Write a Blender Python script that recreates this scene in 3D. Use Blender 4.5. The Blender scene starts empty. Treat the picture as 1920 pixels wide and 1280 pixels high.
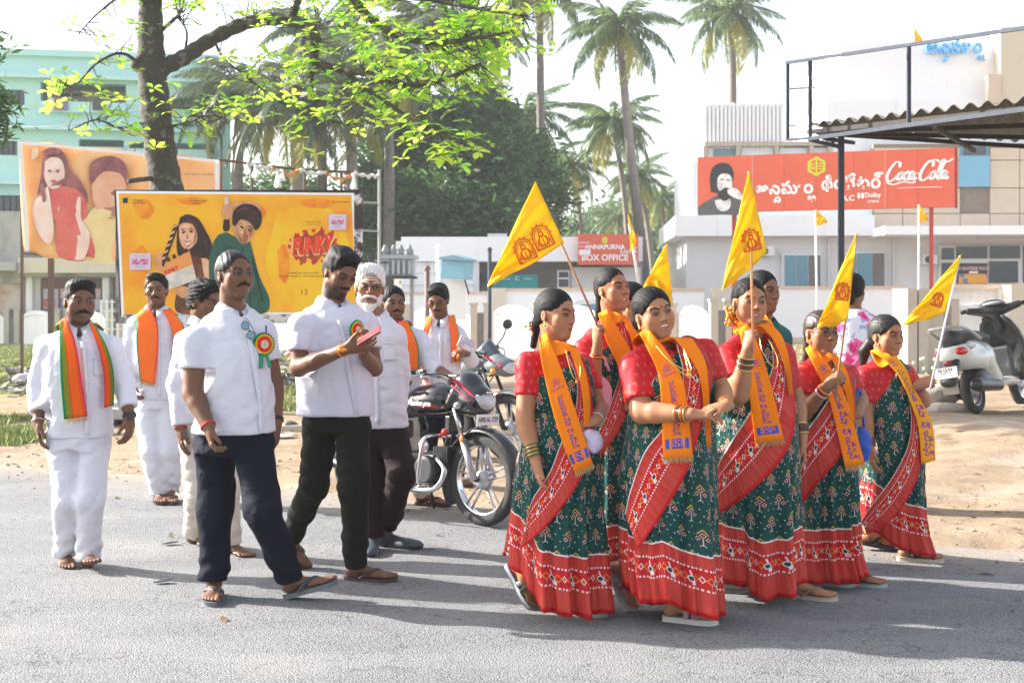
import bpy, math, random
import numpy as np
from mathutils import Vector, Matrix
R = math.radians
random.seed(7); rng = np.random.default_rng(7)
SC = bpy.context.scene
COL = SC.collection
# ---------------------------------------------------------------- camera
cam_d = bpy.data.cameras.new('camera'); cam = bpy.data.objects.new('camera', cam_d); COL.objects.link(cam)
cam.location = (0, 0, 1.5); cam.rotation_euler = (R(90), 0, 0)
cam_d.lens = 45.0; cam_d.sensor_width = 36.0; cam_d.shift_y = -80/1920
cam_d.clip_start = .1; cam_d.clip_end = 2000
cam_d.dof.use_dof = True; cam_d.dof.focus_distance = 6.6; cam_d.dof.aperture_fstop = 5.6
SC.camera = cam
# ---------------------------------------------------------------- sky and sun
SUN_EL = R(27); SUN_TO = Vector((-.95, .31, 0)).normalized()      # horizontal direction towards the sun
world = bpy.data.worlds.new('World'); SC.world = world; world.use_nodes = True
wn = world.node_tree.nodes; wl = world.node_tree.links
sky = wn.new('ShaderNodeTexSky'); sky.sky_type = 'NISHITA'; sky.sun_disc = False
sky.sun_elevation = SUN_EL; sky.sun_rotation = math.atan2(SUN_TO.x, SUN_TO.y)
sky.dust_density = 2.5; sky.air_density = 1.0; sky.ozone_density = 1.0
hs = wn.new('ShaderNodeHueSaturation'); hs.inputs['Saturation'].default_value = .5
hs.inputs['Value'].default_value = 1.0
wl.new(sky.outputs[0], hs.inputs['Color']); wl.new(hs.outputs[0], wn['Background'].inputs['Color'])
wn['Background'].inputs['Strength'].default_value = .135
sd = bpy.data.lights.new('sun', 'SUN'); sun = bpy.data.objects.new('sun', sd); COL.objects.link(sun)
sd.energy = 5.0; sd.angle = R(.6); sd.color = (1, .955, .89)
tosun = Vector((SUN_TO.x*math.cos(SUN_EL), SUN_TO.y*math.cos(SUN_EL), math.sin(SUN_EL)))
sun.rotation_euler = tosun.to_track_quat('Z', 'Y').to_euler(); sun.location = (-20, 10, 20)
SC.view_settings.view_transform = 'Standard'; SC.view_settings.look = 'None'
SC.view_settings.exposure = 1.65; SC.view_settings.gamma = 1
# ---------------------------------------------------------------- helpers
F = 2400.0; CZ = 1.5
def P(px, py, D):
 """point seen at photo pixel (px,py), D metres in front of the camera"""
 return np.array([(px-960)/F*D, D, CZ-(py-560)/F*D])
def G(px, py, z=0.):
 D = (CZ-z)*F/(py-560)
 return P(px, py, D)
def nrm(v):
 v = np.asarray(v, float); return v/(np.linalg.norm(v)+1e-9)
def lin(c):
 return tuple(((x/12.92) if x <= .04045 else ((x+.055)/1.055)**2.4) for x in c)
def hexc(h):
 return lin(tuple(int(h[i:i+2], 16)/255 for i in (0, 2, 4)))
def tag(o, label=None, cat=None, group=None, kind=None):
 if label: o['label'] = label
 if cat: o['category'] = cat
 if group: o['group'] = group
 if kind: o['kind'] = kind
 return o
ORG = {}
def thing(name, loc, label, cat, group=None, rz=0.):
 o = bpy.data.objects.new(name, None); COL.objects.link(o)
 o.location = loc; o.rotation_euler = (0, 0, rz); o.empty_display_size = .1
 ORG[o.name] = np.array(loc, float)
 return tag(o, label, cat, group)
def meshdata(name, V, Fc, mat=None, smooth=True, uv=None, col=None):
 me = bpy.data.meshes.new(name)
 V = np.asarray(V, dtype=np.float32).reshape(-1, 3)
 if isinstance(Fc, np.ndarray):
  n = Fc.shape[0]; k = Fc.shape[1]
  me.vertices.add(len(V)); me.vertices.foreach_set('co', V.ravel())
  me.loops.add(n*k); me.loops.foreach_set('vertex_index', Fc.astype(np.int32).ravel())
  me.polygons.add(n); me.polygons.foreach_set('loop_start', np.arange(0, n*k, k, dtype=np.int32))
  me.polygons.foreach_set('loop_total', np.full(n, k, dtype=np.int32))
  me.update(calc_edges=True)
 else:
  me.from_pydata(V.tolist(), [], [list(f) for f in Fc]); me.update()
 if smooth: me.polygons.foreach_set('use_smooth', np.ones(len(me.polygons), bool))
 if uv is not None or col is not None:
  li = np.empty(len(me.loops), np.int32); me.loops.foreach_get('vertex_index', li)
 if uv is not None:
  l = me.uv_layers.new(name='UVMap')
  uv = np.asarray(uv, np.float32)
  l.data.foreach_set('uv', (uv[li] if len(uv) == len(V) else uv).ravel())
 if col is not None:
  a = me.color_attributes.new(name='Col', type='FLOAT_COLOR', domain='POINT')
  c = np.ones((len(V), 4), np.float32); c[:, :3] = col; a.data.foreach_set('color', c.ravel())
 if mat is not None:
  for m in (mat if isinstance(mat, (list, tuple)) else [mat]): me.materials.append(m)
 return me
def root_of(o):
 while o.parent: o = o.parent
 return o
def link(name, me, parent=None, org=None):
 o = bpy.data.objects.new(name, me); COL.objects.link(o)
 if parent is not None: o.parent = parent
 return o
def mk(name, V, Fc, mat=None, parent=None, smooth=True, uv=None, col=None, world=True, solid=0, loc=None):
 """V in world coordinates when world=True: stored relative to the thing's base"""
 V = np.asarray(V, float).reshape(-1, 3)
 if world and parent is not None: V = V-ORG[root_of(parent).name]
 if loc is not None: V = V-np.asarray(loc)
 o = link(name, meshdata(name, V, Fc, mat, smooth, uv, col), parent)
 if loc is not None:
  o.location = loc; ORG[o.name] = np.array(loc, float)
 elif parent is None: ORG[o.name] = np.zeros(3)
 if solid:
  m = o.modifiers.new('solid', 'SOLIDIFY'); m.thickness = solid; m.offset = 0
 return o
class MB:
 """collects simple solids into one mesh; mi = material index per face"""
 def __init__(s): s.V = []; s.F = []; s.n = 0
 def add(s, V, Fc):
  V = np.asarray(V, float).reshape(-1, 3)
  s.F += [tuple(i+s.n for i in f) for f in Fc]; s.V.append(V); s.n += len(V); return s
 def box(s, c, d, rot=None, taper=1.):
  d = np.asarray(d)/2.
  V = np.array([[x, y, z] for z in (-1, 1) for y in (-1, 1) for x in (-1, 1)], float)
  V[V[:, 2] > 0, :2] *= taper
  V = V*d
  if rot is not None: V = V@np.asarray(rot).T
  return s.add(V+np.asarray(c), [(0, 2, 3, 1), (4, 5, 7, 6), (0, 1, 5, 4), (2, 6, 7, 3), (0, 4, 6, 2), (1, 3, 7, 5)])
 def bbox(s, lo, hi):
  lo = np.array(lo, float); hi = np.array(hi, float); return s.box((lo+hi)/2, hi-lo)
 def tube(s, pts, r, n=8, cap=True, closed=False, squash=1.):
  pts = np.asarray(pts, float); m = len(pts)
  r = np.broadcast_to(np.asarray(r, float), (m,))
  T = np.gradient(pts, axis=0) if not closed else np.roll(pts, -1, 0)-np.roll(pts, 1, 0)
  T /= np.linalg.norm(T, axis=1)[:, None]+1e-9
  up = np.array([0, 0, 1.]) if abs(T[0, 2]) < .9 else np.array([1., 0, 0])
  V = []; u = nrm(np.cross(T[0], up))
  for i in range(m):
   u = nrm(u-T[i]*np.dot(u, T[i])); w = np.cross(T[i], u)
   for j in range(n):
    a = 2*math.pi*j/n; V.append(pts[i]+r[i]*(math.cos(a)*u+squash*math.sin(a)*w))
  Fc = []
  for i in range(m if closed else m-1):
   k = (i+1) % m
   for j in range(n):
    Fc.append((i*n+j, i*n+(j+1) % n, k*n+(j+1) % n, k*n+j))
  if cap and not closed:
   Fc.append(tuple(range(n-1, -1, -1))); Fc.append(tuple((m-1)*n+j for j in range(n)))
  return s.add(V, Fc)
 def lathe(s, prof, c=(0, 0, 0), axis=(0, 0, 1), n=24, sx=1., sy=1., cap=True):
  """prof: list of (radius, height along axis)"""
  ax = nrm(axis); u = nrm(np.cross(ax, (0, 0, 1.) if abs(ax[2]) < .9 else (1., 0, 0))); w = np.cross(ax, u)
  V = []; m = len(prof)
  for r, h in prof:
   for j in range(n):
    a = 2*math.pi*j/n; V.append(np.asarray(c)+ax*h+r*(math.cos(a)*u*sx+math.sin(a)*w*sy))
  Fc = [(i*n+j, i*n+(j+1) % n, (i+1)*n+(j+1) % n, (i+1)*n+j) for i in range(m-1) for j in range(n)]
  if cap and prof[0][0] > 1e-5: Fc.append(tuple(range(n-1, -1, -1)))
  if cap and prof[-1][0] > 1e-5: Fc.append(tuple((m-1)*n+j for j in range(n)))
  return s.add(V, Fc)
 def ball(s, c, r, n=10, rot=None):
  r = np.broadcast_to(np.asarray(r, float), (3,))
  V = [(0, 0, -1)]; m = max(4, n//2)
  for i in range(1, m):
   t = -math.pi/2+math.pi*i/m
   V += [(math.cos(t)*math.cos(2*math.pi*j/n), math.cos(t)*math.sin(2*math.pi*j/n), math.sin(t)) for j in range(n)]
  V.append((0, 0, 1)); L = len(V)-1
  Fc = [(0, 1+(j+1) % n, 1+j) for j in range(n)]
  for i in range(m-2):
   Fc += [(1+i*n+j, 1+i*n+(j+1) % n, 1+(i+1)*n+(j+1) % n, 1+(i+1)*n+j) for j in range(n)]
  b = 1+(m-2)*n
  Fc += [(b+j, b+(j+1) % n, L) for j in range(n)]
  V = np.array(V)*r
  if rot is not None: V = V@np.asarray(rot).T
  return s.add(V+np.asarray(c), Fc)
 def prism(s, poly, o, u, v, t):
  """polygon in the plane o+x*u+y*v, given thickness along u x v"""
  u = np.asarray(u, float); v = np.asarray(v, float); w = nrm(np.cross(u, v))*t; n = len(poly)
  a = [np.asarray(o)+x*u+y*v for x, y in poly]
  return s.add(a+[q+w for q in a], [tuple(range(n-1, -1, -1)), tuple(range(n, 2*n))]+[(i, (i+1) % n, n+(i+1) % n, n+i) for i in range(n)])
 def poly(s, poly, o, u, v):
  u = np.asarray(u, float); v = np.asarray(v, float)
  return s.add([np.asarray(o)+x*u+y*v for x, y in poly], [tuple(range(len(poly)))])
 def build(s, name, mat, parent=None, smooth=False, world=True, loc=None, bevel=0, solid=0):
  o = mk(name, np.concatenate(s.V), s.F, mat, parent, smooth, world=world, loc=loc)
  if bevel:
   m = o.modifiers.new('bevel', 'BEVEL'); m.width = bevel; m.segments = 2; m.limit_method = 'ANGLE'
  if solid:
   m = o.modifiers.new('solid', 'SOLIDIFY'); m.thickness = solid; m.offset = 0
  return o
def gridmesh(A, closed_u=False):
 """A (n,m,3) -> V, quads"""
 n, m = A.shape[:2]; I = np.arange(n*m).reshape(n, m)
 if closed_u:
  J = np.roll(I, -1, 1); q = np.stack([I[:-1], J[:-1], J[1:], I[1:]], -1).reshape(-1, 4)
 else:
  q = np.stack([I[:-1, :-1], I[:-1, 1:], I[1:, 1:], I[1:, :-1]], -1).reshape(-1, 4)
 return A.reshape(-1, 3), q
def crv(pts, n=8):
 """Catmull-Rom through points"""
 p = np.asarray(pts, float); p = np.vstack([2*p[0]-p[1], p, 2*p[-1]-p[-2]]); out = []
 for i in range(1, len(p)-2):
  for t in np.linspace(0, 1, n, endpoint=False):
   a, b, c, d = p[i-1:i+3]
   out.append(.5*((2*b)+(-a+c)*t+(2*a-5*b+4*c-d)*t*t+(-a+3*b-3*c+d)*t**3))
 out.append(p[-2]); return np.array(out)
# ---------------------------------------------------------------- materials
class E:
 def __init__(s, nt, k): s.nt = nt; s.k = k
 def _m(s, op, *a, clamp=False):
  n = s.nt.nodes.new('ShaderNodeMath'); n.operation = op; n.use_clamp = clamp
  for i, x in enumerate(a):
   if isinstance(x, E): s.nt.links.new(x.k, n.inputs[i])
   else: n.inputs[i].default_value = float(x)
  return E(s.nt, n.outputs[0])
 def __add__(s, o): return s._m('ADD', s, o)
 __radd__ = __add__
 def __sub__(s, o): return s._m('SUBTRACT', s, o)
 def __rsub__(s, o): return s._m('SUBTRACT', o, s)
 def __mul__(s, o): return s._m('MULTIPLY', s, o)
 __rmul__ = __mul__
 def __truediv__(s, o): return s._m('DIVIDE', s, o)
 def abs(s): return s._m('ABSOLUTE', s)
 def fract(s): return s._m('FRACT', s)
 def floor(s): return s._m('FLOOR', s)
 def mod(s, o): return s._m('FLOORED_MODULO', s, o)
 def lt(s, o): return s._m('LESS_THAN', s, o)
 def gt(s, o): return s._m('GREATER_THAN', s, o)
 def mn(s, o): return s._m('MINIMUM', s, o)
 def mx(s, o): return s._m('MAXIMUM', s, o)
 def sin(s): return s._m('SINE', s)
 def pw(s, o): return s._m('POWER', s, o)
 def btw(s, a, b): return s.gt(a)*s.lt(b)
def newmat(name):
 m = bpy.data.materials.new(name); m.use_nodes = True; nt = m.node_tree
 return m, nt, nt.nodes['Principled BSDF']
def mixc(nt, f, a, b):
 n = nt.nodes.new('ShaderNodeMix'); n.data_type = 'RGBA'
 for s, x in ((n.inputs['Factor'], f), (n.inputs['A'], a), (n.inputs['B'], b)):
  if isinstance(x, E): nt.links.new(x.k, s)
  elif hasattr(x, 'is_output'): nt.links.new(x, s)
  elif isinstance(x, (int, float)): s.default_value = x
  else: s.default_value = (*x[:3], 1)
 return n.outputs['Result']
def tc(nt, kind='Object'):
 n = nt.nodes.new('ShaderNodeTexCoord'); return n.outputs[kind]
def noise(nt, scale, detail=3, rough=.55, vec=None, stretch=None):
 n = nt.nodes.new('ShaderNodeTexNoise'); n.inputs['Scale'].default_value = scale
 n.inputs['Detail'].default_value = detail; n.inputs['Roughness'].default_value = rough
 if vec is None: vec = tc(nt)
 if stretch:
  mp = nt.nodes.new('ShaderNodeMapping'); mp.inputs['Scale'].default_value = stretch
  nt.links.new(vec, mp.inputs[0]); vec = mp.outputs[0]
 nt.links.new(vec, n.inputs['Vector']); return E(nt, n.outputs['Fac'])
def ramp(nt, f, a, b):
 n = nt.nodes.new('ShaderNodeMapRange'); n.inputs['From Min'].default_value = a; n.inputs['From Max'].default_value = b
 nt.links.new(f.k, n.inputs['Value']); return E(nt, n.outputs[0])
def bump(nt, bs, f, strength=.3, dist=.01, prev=None):
 n = nt.nodes.new('ShaderNodeBump'); n.inputs['Strength'].default_value = strength; n.inputs['Distance'].default_value = dist
 nt.links.new(f.k, n.inputs['Height'])
 if prev is not None: nt.links.new(prev, n.inputs['Normal'])
 nt.links.new(n.outputs[0], bs.inputs['Normal']); return n.outputs[0]
_mats = {}
def mat(name, color, rough=.6, metal=0., var=.15, vs=6., bs=None, coat=0., spec=.5, trans=0., col2=None, thr=None, alpha=1., stretch=None, sheen=0., emit=None):
 if name in _mats: return _mats[name]
 m, nt, b = newmat(name); _mats[name] = m
 b.inputs['Roughness'].default_value = rough; b.inputs['Metallic'].default_value = metal
 b.inputs['Specular IOR Level'].default_value = spec; b.inputs['Coat Weight'].default_value = coat
 b.inputs['Coat Roughness'].default_value = .08
 b.inputs['Transmission Weight'].default_value = trans; b.inputs['Sheen Weight'].default_value = sheen
 color = color[:3]
 if var or col2:
  f = noise(nt, vs, 4, .6, stretch=stretch)
  if thr: f = ramp(nt, f, *thr)
  c2 = col2 or tuple(x*(1-var*2) for x in color)
  c1 = color if col2 else tuple(min(1, x*(1+var*.5)) for x in color)
  nt.links.new(mixc(nt, f, c1, c2), b.inputs['Base Color'])
  if rough > .15:
   nt.links.new((f*.2+(rough-.1)).k, b.inputs['Roughness'])
 else: b.inputs['Base Color'].default_value = (*color, 1)
 if bs:
  prev = None
  for sc, st, di in (bs if isinstance(bs, list) else [bs]):
   prev = bump(nt, b, noise(nt, sc, 4, .6, stretch=stretch), st, di, prev)
 if emit: b.inputs['Emission Color'].default_value = (*color, 1); b.inputs['Emission Strength'].default_value = emit
 return m
def vcolmat(name, rough=.5, bs=(90, .15, .002), spec=.4):
 m, nt, b = newmat(name); a = nt.nodes.new('ShaderNodeVertexColor'); a.layer_name = 'Col'
 f = noise(nt, 14, 4, .6)
 n = nt.nodes.new('ShaderNodeMix'); n.data_type = 'RGBA'; n.blend_type = 'MULTIPLY'; n.inputs['Factor'].default_value = 1
 nt.links.new(a.outputs[0], n.inputs['A']); nt.links.new(mixc(nt, f, (1.12, 1.08, 1.06), (.82, .8, .78)), n.inputs['B'])
 nt.links.new(n.outputs['Result'], b.inputs['Base Color'])
 b.inputs['Roughness'].default_value = rough; b.inputs['Specular IOR Level'].default_value = spec
 bump(nt, b, noise(nt, bs[0], 3), bs[1], bs[2]); return m
# ---------------------------------------------------------------- signed-distance modelling
def smin(a, b, k):
 h = np.clip(.5+.5*(b-a)/k, 0, 1); return b+(a-b)*h-k*h*(1-h)
def folds(p, s=1., ph=0.):
 x, y, z = p[:, 0]*s+ph, p[:, 1]*s+ph*.7, p[:, 2]*s+ph*.3
 return (np.sin(34*z+9*np.sin(7*x+5*z+1.3)+11*y)*np.sin(13*x-9*z+4*np.sin(6*z)) + .6*np.sin(23*x+19*z*1.7+6*np.sin(9*z+5*x))*np.sin(11*z+7*y)
   + .35*np.sin(61*z-40*x+5*np.sin(15*x)))*.5
def creases(p, ph=0.):
 x, y, z = p[:, 0], p[:, 1], p[:, 2]
 a = np.sin(16*x-21*z+5*np.sin(5*z+ph)+3*np.sin(9*y+ph)); b = np.sin(19*z+12*x+4*np.sin(7*x+ph)-8*y)
 return 1-2*np.abs(a)**.55*(.6+.4*b)
MG = [.11]
class SDF:
 def __init__(s): s.pr = []
 def add(s, fn, c, Rb, k=.01, op='u'): s.pr.append((fn, np.asarray(c, float), Rb, k, op)); return s
 def ell(s, c, r, k=.01, op='u', rot=None):
  c = np.asarray(c, float); r = np.broadcast_to(np.asarray(r, float), (3,)).copy()
  rt = None if rot is None else np.asarray(rot, float)
  def f(p):
   q = p-c
   if rt is not None: q = q@rt
   k0 = np.linalg.norm(q/r, axis=1); k1 = np.linalg.norm(q/(r*r), axis=1)+1e-9
   return k0*(k0-1)/k1
  return s.add(f, c, r.max(), k, op)
 def cone(s, a, b, ra, rb=None, k=.01, op='u', sq=None):
  """round cone a->b; sq=(axis, factor) flattens along axis"""
  a = np.asarray(a, float); b = np.asarray(b, float); rb = ra if rb is None else rb
  ab = b-a; L = ab@ab+1e-12
  ax = None if sq is None else nrm(sq[0])
  def f(p):
   q = p-a
   t = np.clip(q@ab/L, 0, 1); w = q-t[:, None]*ab
   if ax is not None: w = w+((w@ax)*(1/sq[1]-1))[:, None]*ax
   d = np.linalg.norm(w, axis=1)-(ra+(rb-ra)*t)
   return d if ax is None else d*(.5+.5*sq[1])
  return s.add(f, (a+b)/2, math.sqrt(L)/2+max(ra, rb), k, op)
 def plane(s, o, n, k=.004):
  """cut away everything on the +n side"""
  o = np.asarray(o, float); n = nrm(n)
  return s.add(lambda p: -((p-o)@n), o, 1e9, k, 's')
 def other(s, S, c, Rb, k=.01, op='u', off=0.): return s.add(lambda p: S(p)-off, c, Rb, k, op)
 def copy(s): q = SDF(); q.pr = list(s.pr); return q
 def __call__(s, p):
  d = np.full(len(p), 1.0); lo, hi = p.min(0), p.max(0); mg = MG[0]
  for fn, c, Rb, k, op in s.pr:
   if Rb < 1e8:
    e_ = np.maximum(0, np.maximum(lo-c, c-hi))
    if e_@e_ > (Rb*1.05+mg)**2: continue
    q = p-c; m = np.einsum('ij,ij->i', q, q) < (Rb*1.05+mg)**2
    if op == 'u':
     if not m.any(): continue
     if not m.all():
      e = fn(p[m]); d[m] = smin(d[m], e, k); continue
    elif not m.all():
     if m.any(): e = fn(p[m]); d[m] = -smin(-d[m], e, k)
     continue
   e = fn(p)
   d = smin(d, e, k) if op == 'u' else -smin(-d, e, k)
  return d
 def bounds(s):
  lo = np.full(3, 1e9); hi = -lo
  for fn, c, Rb, k, op in s.pr:
   if op == 'u' and Rb < 1e8: lo = np.minimum(lo, c-Rb); hi = np.maximum(hi, c+Rb)
  return lo-.02, hi+.02
def grad(f, p, e=.0015):
 g = np.stack([f(p+np.eye(3)[i]*e)-f(p-np.eye(3)[i]*e) for i in range(3)], 1)
 return g/(np.linalg.norm(g, axis=1)[:, None]+1e-9)
def sdf_mesh(f, lo=None, hi=None, h=.008, B=8):
 if lo is None: lo, hi = f.bounds()
 lo = np.asarray(lo, float); hi = np.asarray(hi, float)
 nb = np.maximum(1, np.ceil((hi-lo)/(h*B)).astype(int)); n = nb*B+1
 bi = np.stack(np.meshgrid(*[np.arange(k) for k in nb], indexing='ij'), -1).reshape(-1, 3)
 MG[0] = B*h*.87*1.5+.025
 d = np.concatenate([f(lo+(bi[i:i+200]+.5)*B*h) for i in range(0, len(bi), 200)])
 act = bi[np.abs(d) < B*h*.87*1.5+.01]
 D = np.full(n, 1., np.float32)
 if len(act) == 0: return np.zeros((0, 3)), np.zeros((0, 4), int)
 loc = np.stack(np.meshgrid(*[np.arange(B+1)]*3, indexing='ij'), -1).reshape(-1, 3)
 inside = bi[(d < 0)]
 for b in inside: D[b[0]*B:b[0]*B+B+1, b[1]*B:b[1]*B+B+1, b[2]*B:b[2]*B+B+1] = -1
 for s in range(0, len(act), 24):
  a = act[s:s+24]; I = (a[:, None, :]*B+loc[None]).reshape(-1, 3)
  D[I[:, 0], I[:, 1], I[:, 2]] = f(lo+I*h)
 MG[0] = .11
 S = D < 0
 c = [(i, j, k) for i in (0, 1) for j in (0, 1) for k in (0, 1)]
 N = n-1
 cnt = sum(S[i:i+N[0], j:j+N[1], k:k+N[2]].astype(np.int8) for i, j, k in c)
 cells = np.argwhere((cnt > 0) & (cnt < 8))
 if len(cells) == 0: return np.zeros((0, 3)), np.zeros((0, 4), int)
 acc = np.zeros((len(cells), 3)); w = np.zeros(len(cells))
 for i, a in enumerate(c):
  for b in c[i+1:]:
   if sum(abs(x-y) for x, y in zip(a, b)) != 1: continue
   da = D[tuple((cells+a).T)]; db = D[tuple((cells+b).T)]
   m = (da < 0) != (db < 0)
   t = np.where(m, da/(np.where(m, da-db, 1)), 0)
   acc += np.where(m[:, None], np.array(a)+t[:, None]*(np.array(b)-np.array(a)), 0); w += m
 V = lo+(cells+acc/w[:, None])*h
 idx = np.full(N, -1, np.int32); idx[tuple(cells.T)] = np.arange(len(cells))
 Q = []
 for ax in range(3):
  u, v = [(1, 2), (2, 0), (0, 1)][ax]
  e = np.zeros(3, int); e[ax] = 1
  sl0 = [slice(None)]*3; sl1 = [slice(None)]*3; sl0[ax] = slice(0, -1); sl1[ax] = slice(1, None)
  A = S[tuple(sl0)]; Bm = S[tuple(sl1)]
  E_ = np.argwhere(A != Bm)
  E_ = E_[(E_[:, u] > 0) & (E_[:, v] > 0) & (E_[:, u] < N[u]) & (E_[:, v] < N[v])]
  eu = np.zeros(3, int); eu[u] = 1; ev = np.zeros(3, int); ev[v] = 1
  q = np.stack([idx[tuple((E_-eu-ev).T)], idx[tuple((E_-ev).T)], idx[tuple(E_.T)], idx[tuple((E_-eu).T)]], 1)
  fl = A[tuple(E_.T)]
  q = np.where(fl[:, None], q, q[:, ::-1]); Q.append(q[(q >= 0).all(1)])
 return V, np.concatenate(Q)
def compact(V, Q):
 used = np.unique(Q); m = np.full(len(V), -1); m[used] = np.arange(len(used)); return V[used], m[Q]
def rot_frame(yaw, pitch=0., roll=0.):
 """columns: own-left(x), forward(y), up(z). yaw 0 faces the camera, + turns to the viewer's right; pitch + looks up; roll + tips the crown to the viewer's right"""
 y = R(yaw); f = np.array([math.sin(y), -math.cos(y), 0]); u = np.array([0, 0, 1.])
 p = R(pitch); f, u = f*math.cos(p)+u*math.sin(p), u*math.cos(p)-f*math.sin(p)
 l = np.cross(f, u)*-1.
 q = R(roll); ax = np.array([0, 1., 0])            # roll about the line of sight
 def rr(v): return v*math.cos(q)+np.cross(ax, v)*math.sin(q)+ax*(ax@v)*(1-math.cos(q))
 f, u, l = rr(f), rr(u), rr(l)
 return np.stack([l, f, u], 1)
# ================================================================= GROUND
def edge_y(x): return 9.35-.52*x
def ground_z(x, y):
 d = (y-edge_y(x))*.88
 d = d+.10*np.sin(x*3.1)+.06*np.sin(x*7.7+1)+.12*np.sin(x*.9)
 t = np.clip(d/.35+.3, 0, 1); z = -.035+.045*t*t*(3-2*t)
 q = np.clip((x-2.8)/2.2, 0, 1)*np.clip((y-10.5)/3, 0, 1); z = z+.25*q*q*(3-2*q)
 z = z+.012*np.sin(x*2.3+y*1.7)*t+.008*np.sin(x*5.1-y*3.3)*t
 return z
def build_ground():
 xs = np.concatenate([np.linspace(-900, -40, 12), np.linspace(-36, -9, 40), np.linspace(-8.8, 9, 240), np.linspace(9.4, 36, 40), np.linspace(40, 900, 12)])
 ys = np.concatenate([np.linspace(-60, 3, 8), np.linspace(3.4, 17, 170), np.linspace(17.5, 60, 70), np.linspace(65, 1400, 16)])
 X, Y = np.meshgrid(xs, ys); Z = ground_z(X, Y)
 V, Q = gridmesh(np.stack([X, Y, Z], -1))
 m, nt, b = newmat('packed_dirt'); o = tc(nt)
 n1 = noise(nt, .55, 5, .6); n2 = noise(nt, 3.5, 6, .65); n3 = noise(nt, 40, 4, .7)
 c = mixc(nt, ramp(nt, n2, .3, .7), (.35, .262, .178), (.22, .162, .112)); c = mixc(nt, ramp(nt, n1, .52, .66), c, (.33, .285, .23)); c = mixc(nt, ramp(nt, n3, .60, .72)*.6, c, (.20, .16, .12))
 sp = nt.nodes.new('ShaderNodeSeparateXYZ'); nt.links.new(o, sp.inputs[0]); x, y = E(nt, sp.outputs[0]), E(nt, sp.outputs[1])
 nn = noise(nt, .8, 4, .6)
 g = ramp(nt, (x*-1.)*.07+nn*1.3+y*.012, 1.35, 1.6)
 g = g*y.gt(13)*x.lt(-2)
 c = mixc(nt, g*ramp(nt, n3, .3, .55), c, mixc(nt, n2, (.16, .22, .04), (.24, .26, .08)))
 nt.links.new(c, b.inputs['Base Color']); b.inputs['Roughness'].default_value = .95; b.inputs['Specular IOR Level'].default_value = .1
 pr = bump(nt, b, n2, .6, .05); bump(nt, b, noise(nt, 60, 5, .7), .7, .012, pr)
 tag(mk('ground', V, Q, m), kind='structure')
 # road
 xs = np.linspace(-40, 40, 321); top = edge_y(xs)+.05*np.sin(xs*4.1)+.07*np.sin(xs*1.7)+.05*np.sin(xs*9.3)-.05
 rows = [top-k for k in (0, .2, .6, 1.2, 2.5, 5, 9, 16)]; A = np.stack([np.stack([xs, r, np.full_like(xs, 0.)], -1) for r in rows])
 A[0, :, 2] = -.012
 V, Q = gridmesh(A)
 m, nt, b = newmat('grey_asphalt'); 
 vo = nt.nodes.new('ShaderNodeTexVoronoi'); vo.inputs['Scale'].default_value = 120; nt.links.new(tc(nt), vo.inputs['Vector']); v = E(nt, vo.outputs['Distance'])
 vo2 = nt.nodes.new('ShaderNodeTexVoronoi'); vo2.inputs['Scale'].default_value = 120; nt.links.new(tc(nt), vo2.inputs['Vector']); ch = nt.nodes.new('ShaderNodeSeparateColor'); nt.links.new(vo2.outputs['Color'], ch.inputs[0]); cc = E(nt, ch.outputs[0])
 n1 = noise(nt, 1.1, 5, .65, stretch=(.6, 1.6, 1)); n2 = noise(nt, 9, 5, .7); n4 = noise(nt, 30, 3, .7)
 c = mixc(nt, cc, (.215, .218, .225), (.27, .271, .272)); c = mixc(nt, ramp(nt, v, .30, .62), c, (.12, .122, .128)); c = mixc(nt, ramp(nt, n1, .42, .68)*.45, c, (.30, .29, .275)); c = mixc(nt, ramp(nt, n2, .62, .72)*.35, c, (.12, .12, .125))
 ck = (noise(nt, .8, 6, .6)-.5).abs().lt(.0035)*n2.gt(.46); c = mixc(nt, ck*.6, c, (.07, .07, .075)); c = mixc(nt, ramp(nt, noise(nt, .35, 3, .5), .52, .56)*.22, c, (.15, .153, .16))
 sp = nt.nodes.new('ShaderNodeSeparateXYZ'); nt.links.new(tc(nt), sp.inputs[0]); x, y = E(nt, sp.outputs[0]), E(nt, sp.outputs[1])
 ed = ramp(nt, (y+x*.52)+n2*1.4+n1*.8, 9.35, 10.5); c = mixc(nt, ed*.75, c, (.36, .29, .215))
 nt.links.new(c, b.inputs['Base Color']); b.inputs['Roughness'].default_value = .9; b.inputs['Specular IOR Level'].default_value = .2
 pr = bump(nt, b, v, .6, .007); bump(nt, b, n4, .35, .010, pr)
 tag(mk('road', V, Q, m), kind='structure')
 # scattered stones and grit along the verge (too many to count)
 V = []; Fc = []; n = 0; ico = [(0, 0, 1), (.9, 0, .3), (.28, .85, .3), (-.72, .53, .3), (-.72, -.53, .3), (.28, -.85, .3), (.5, .4, -.3), (-.5, -.1, -.3)]
 fi = [(0, 1, 2), (0, 2, 3), (0, 3, 4), (0, 4, 5), (0, 5, 1), (1, 6, 2), (2, 6, 3), (3, 7, 4), (4, 7, 5), (5, 7, 1), (1, 7, 6), (3, 6, 7)]
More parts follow.
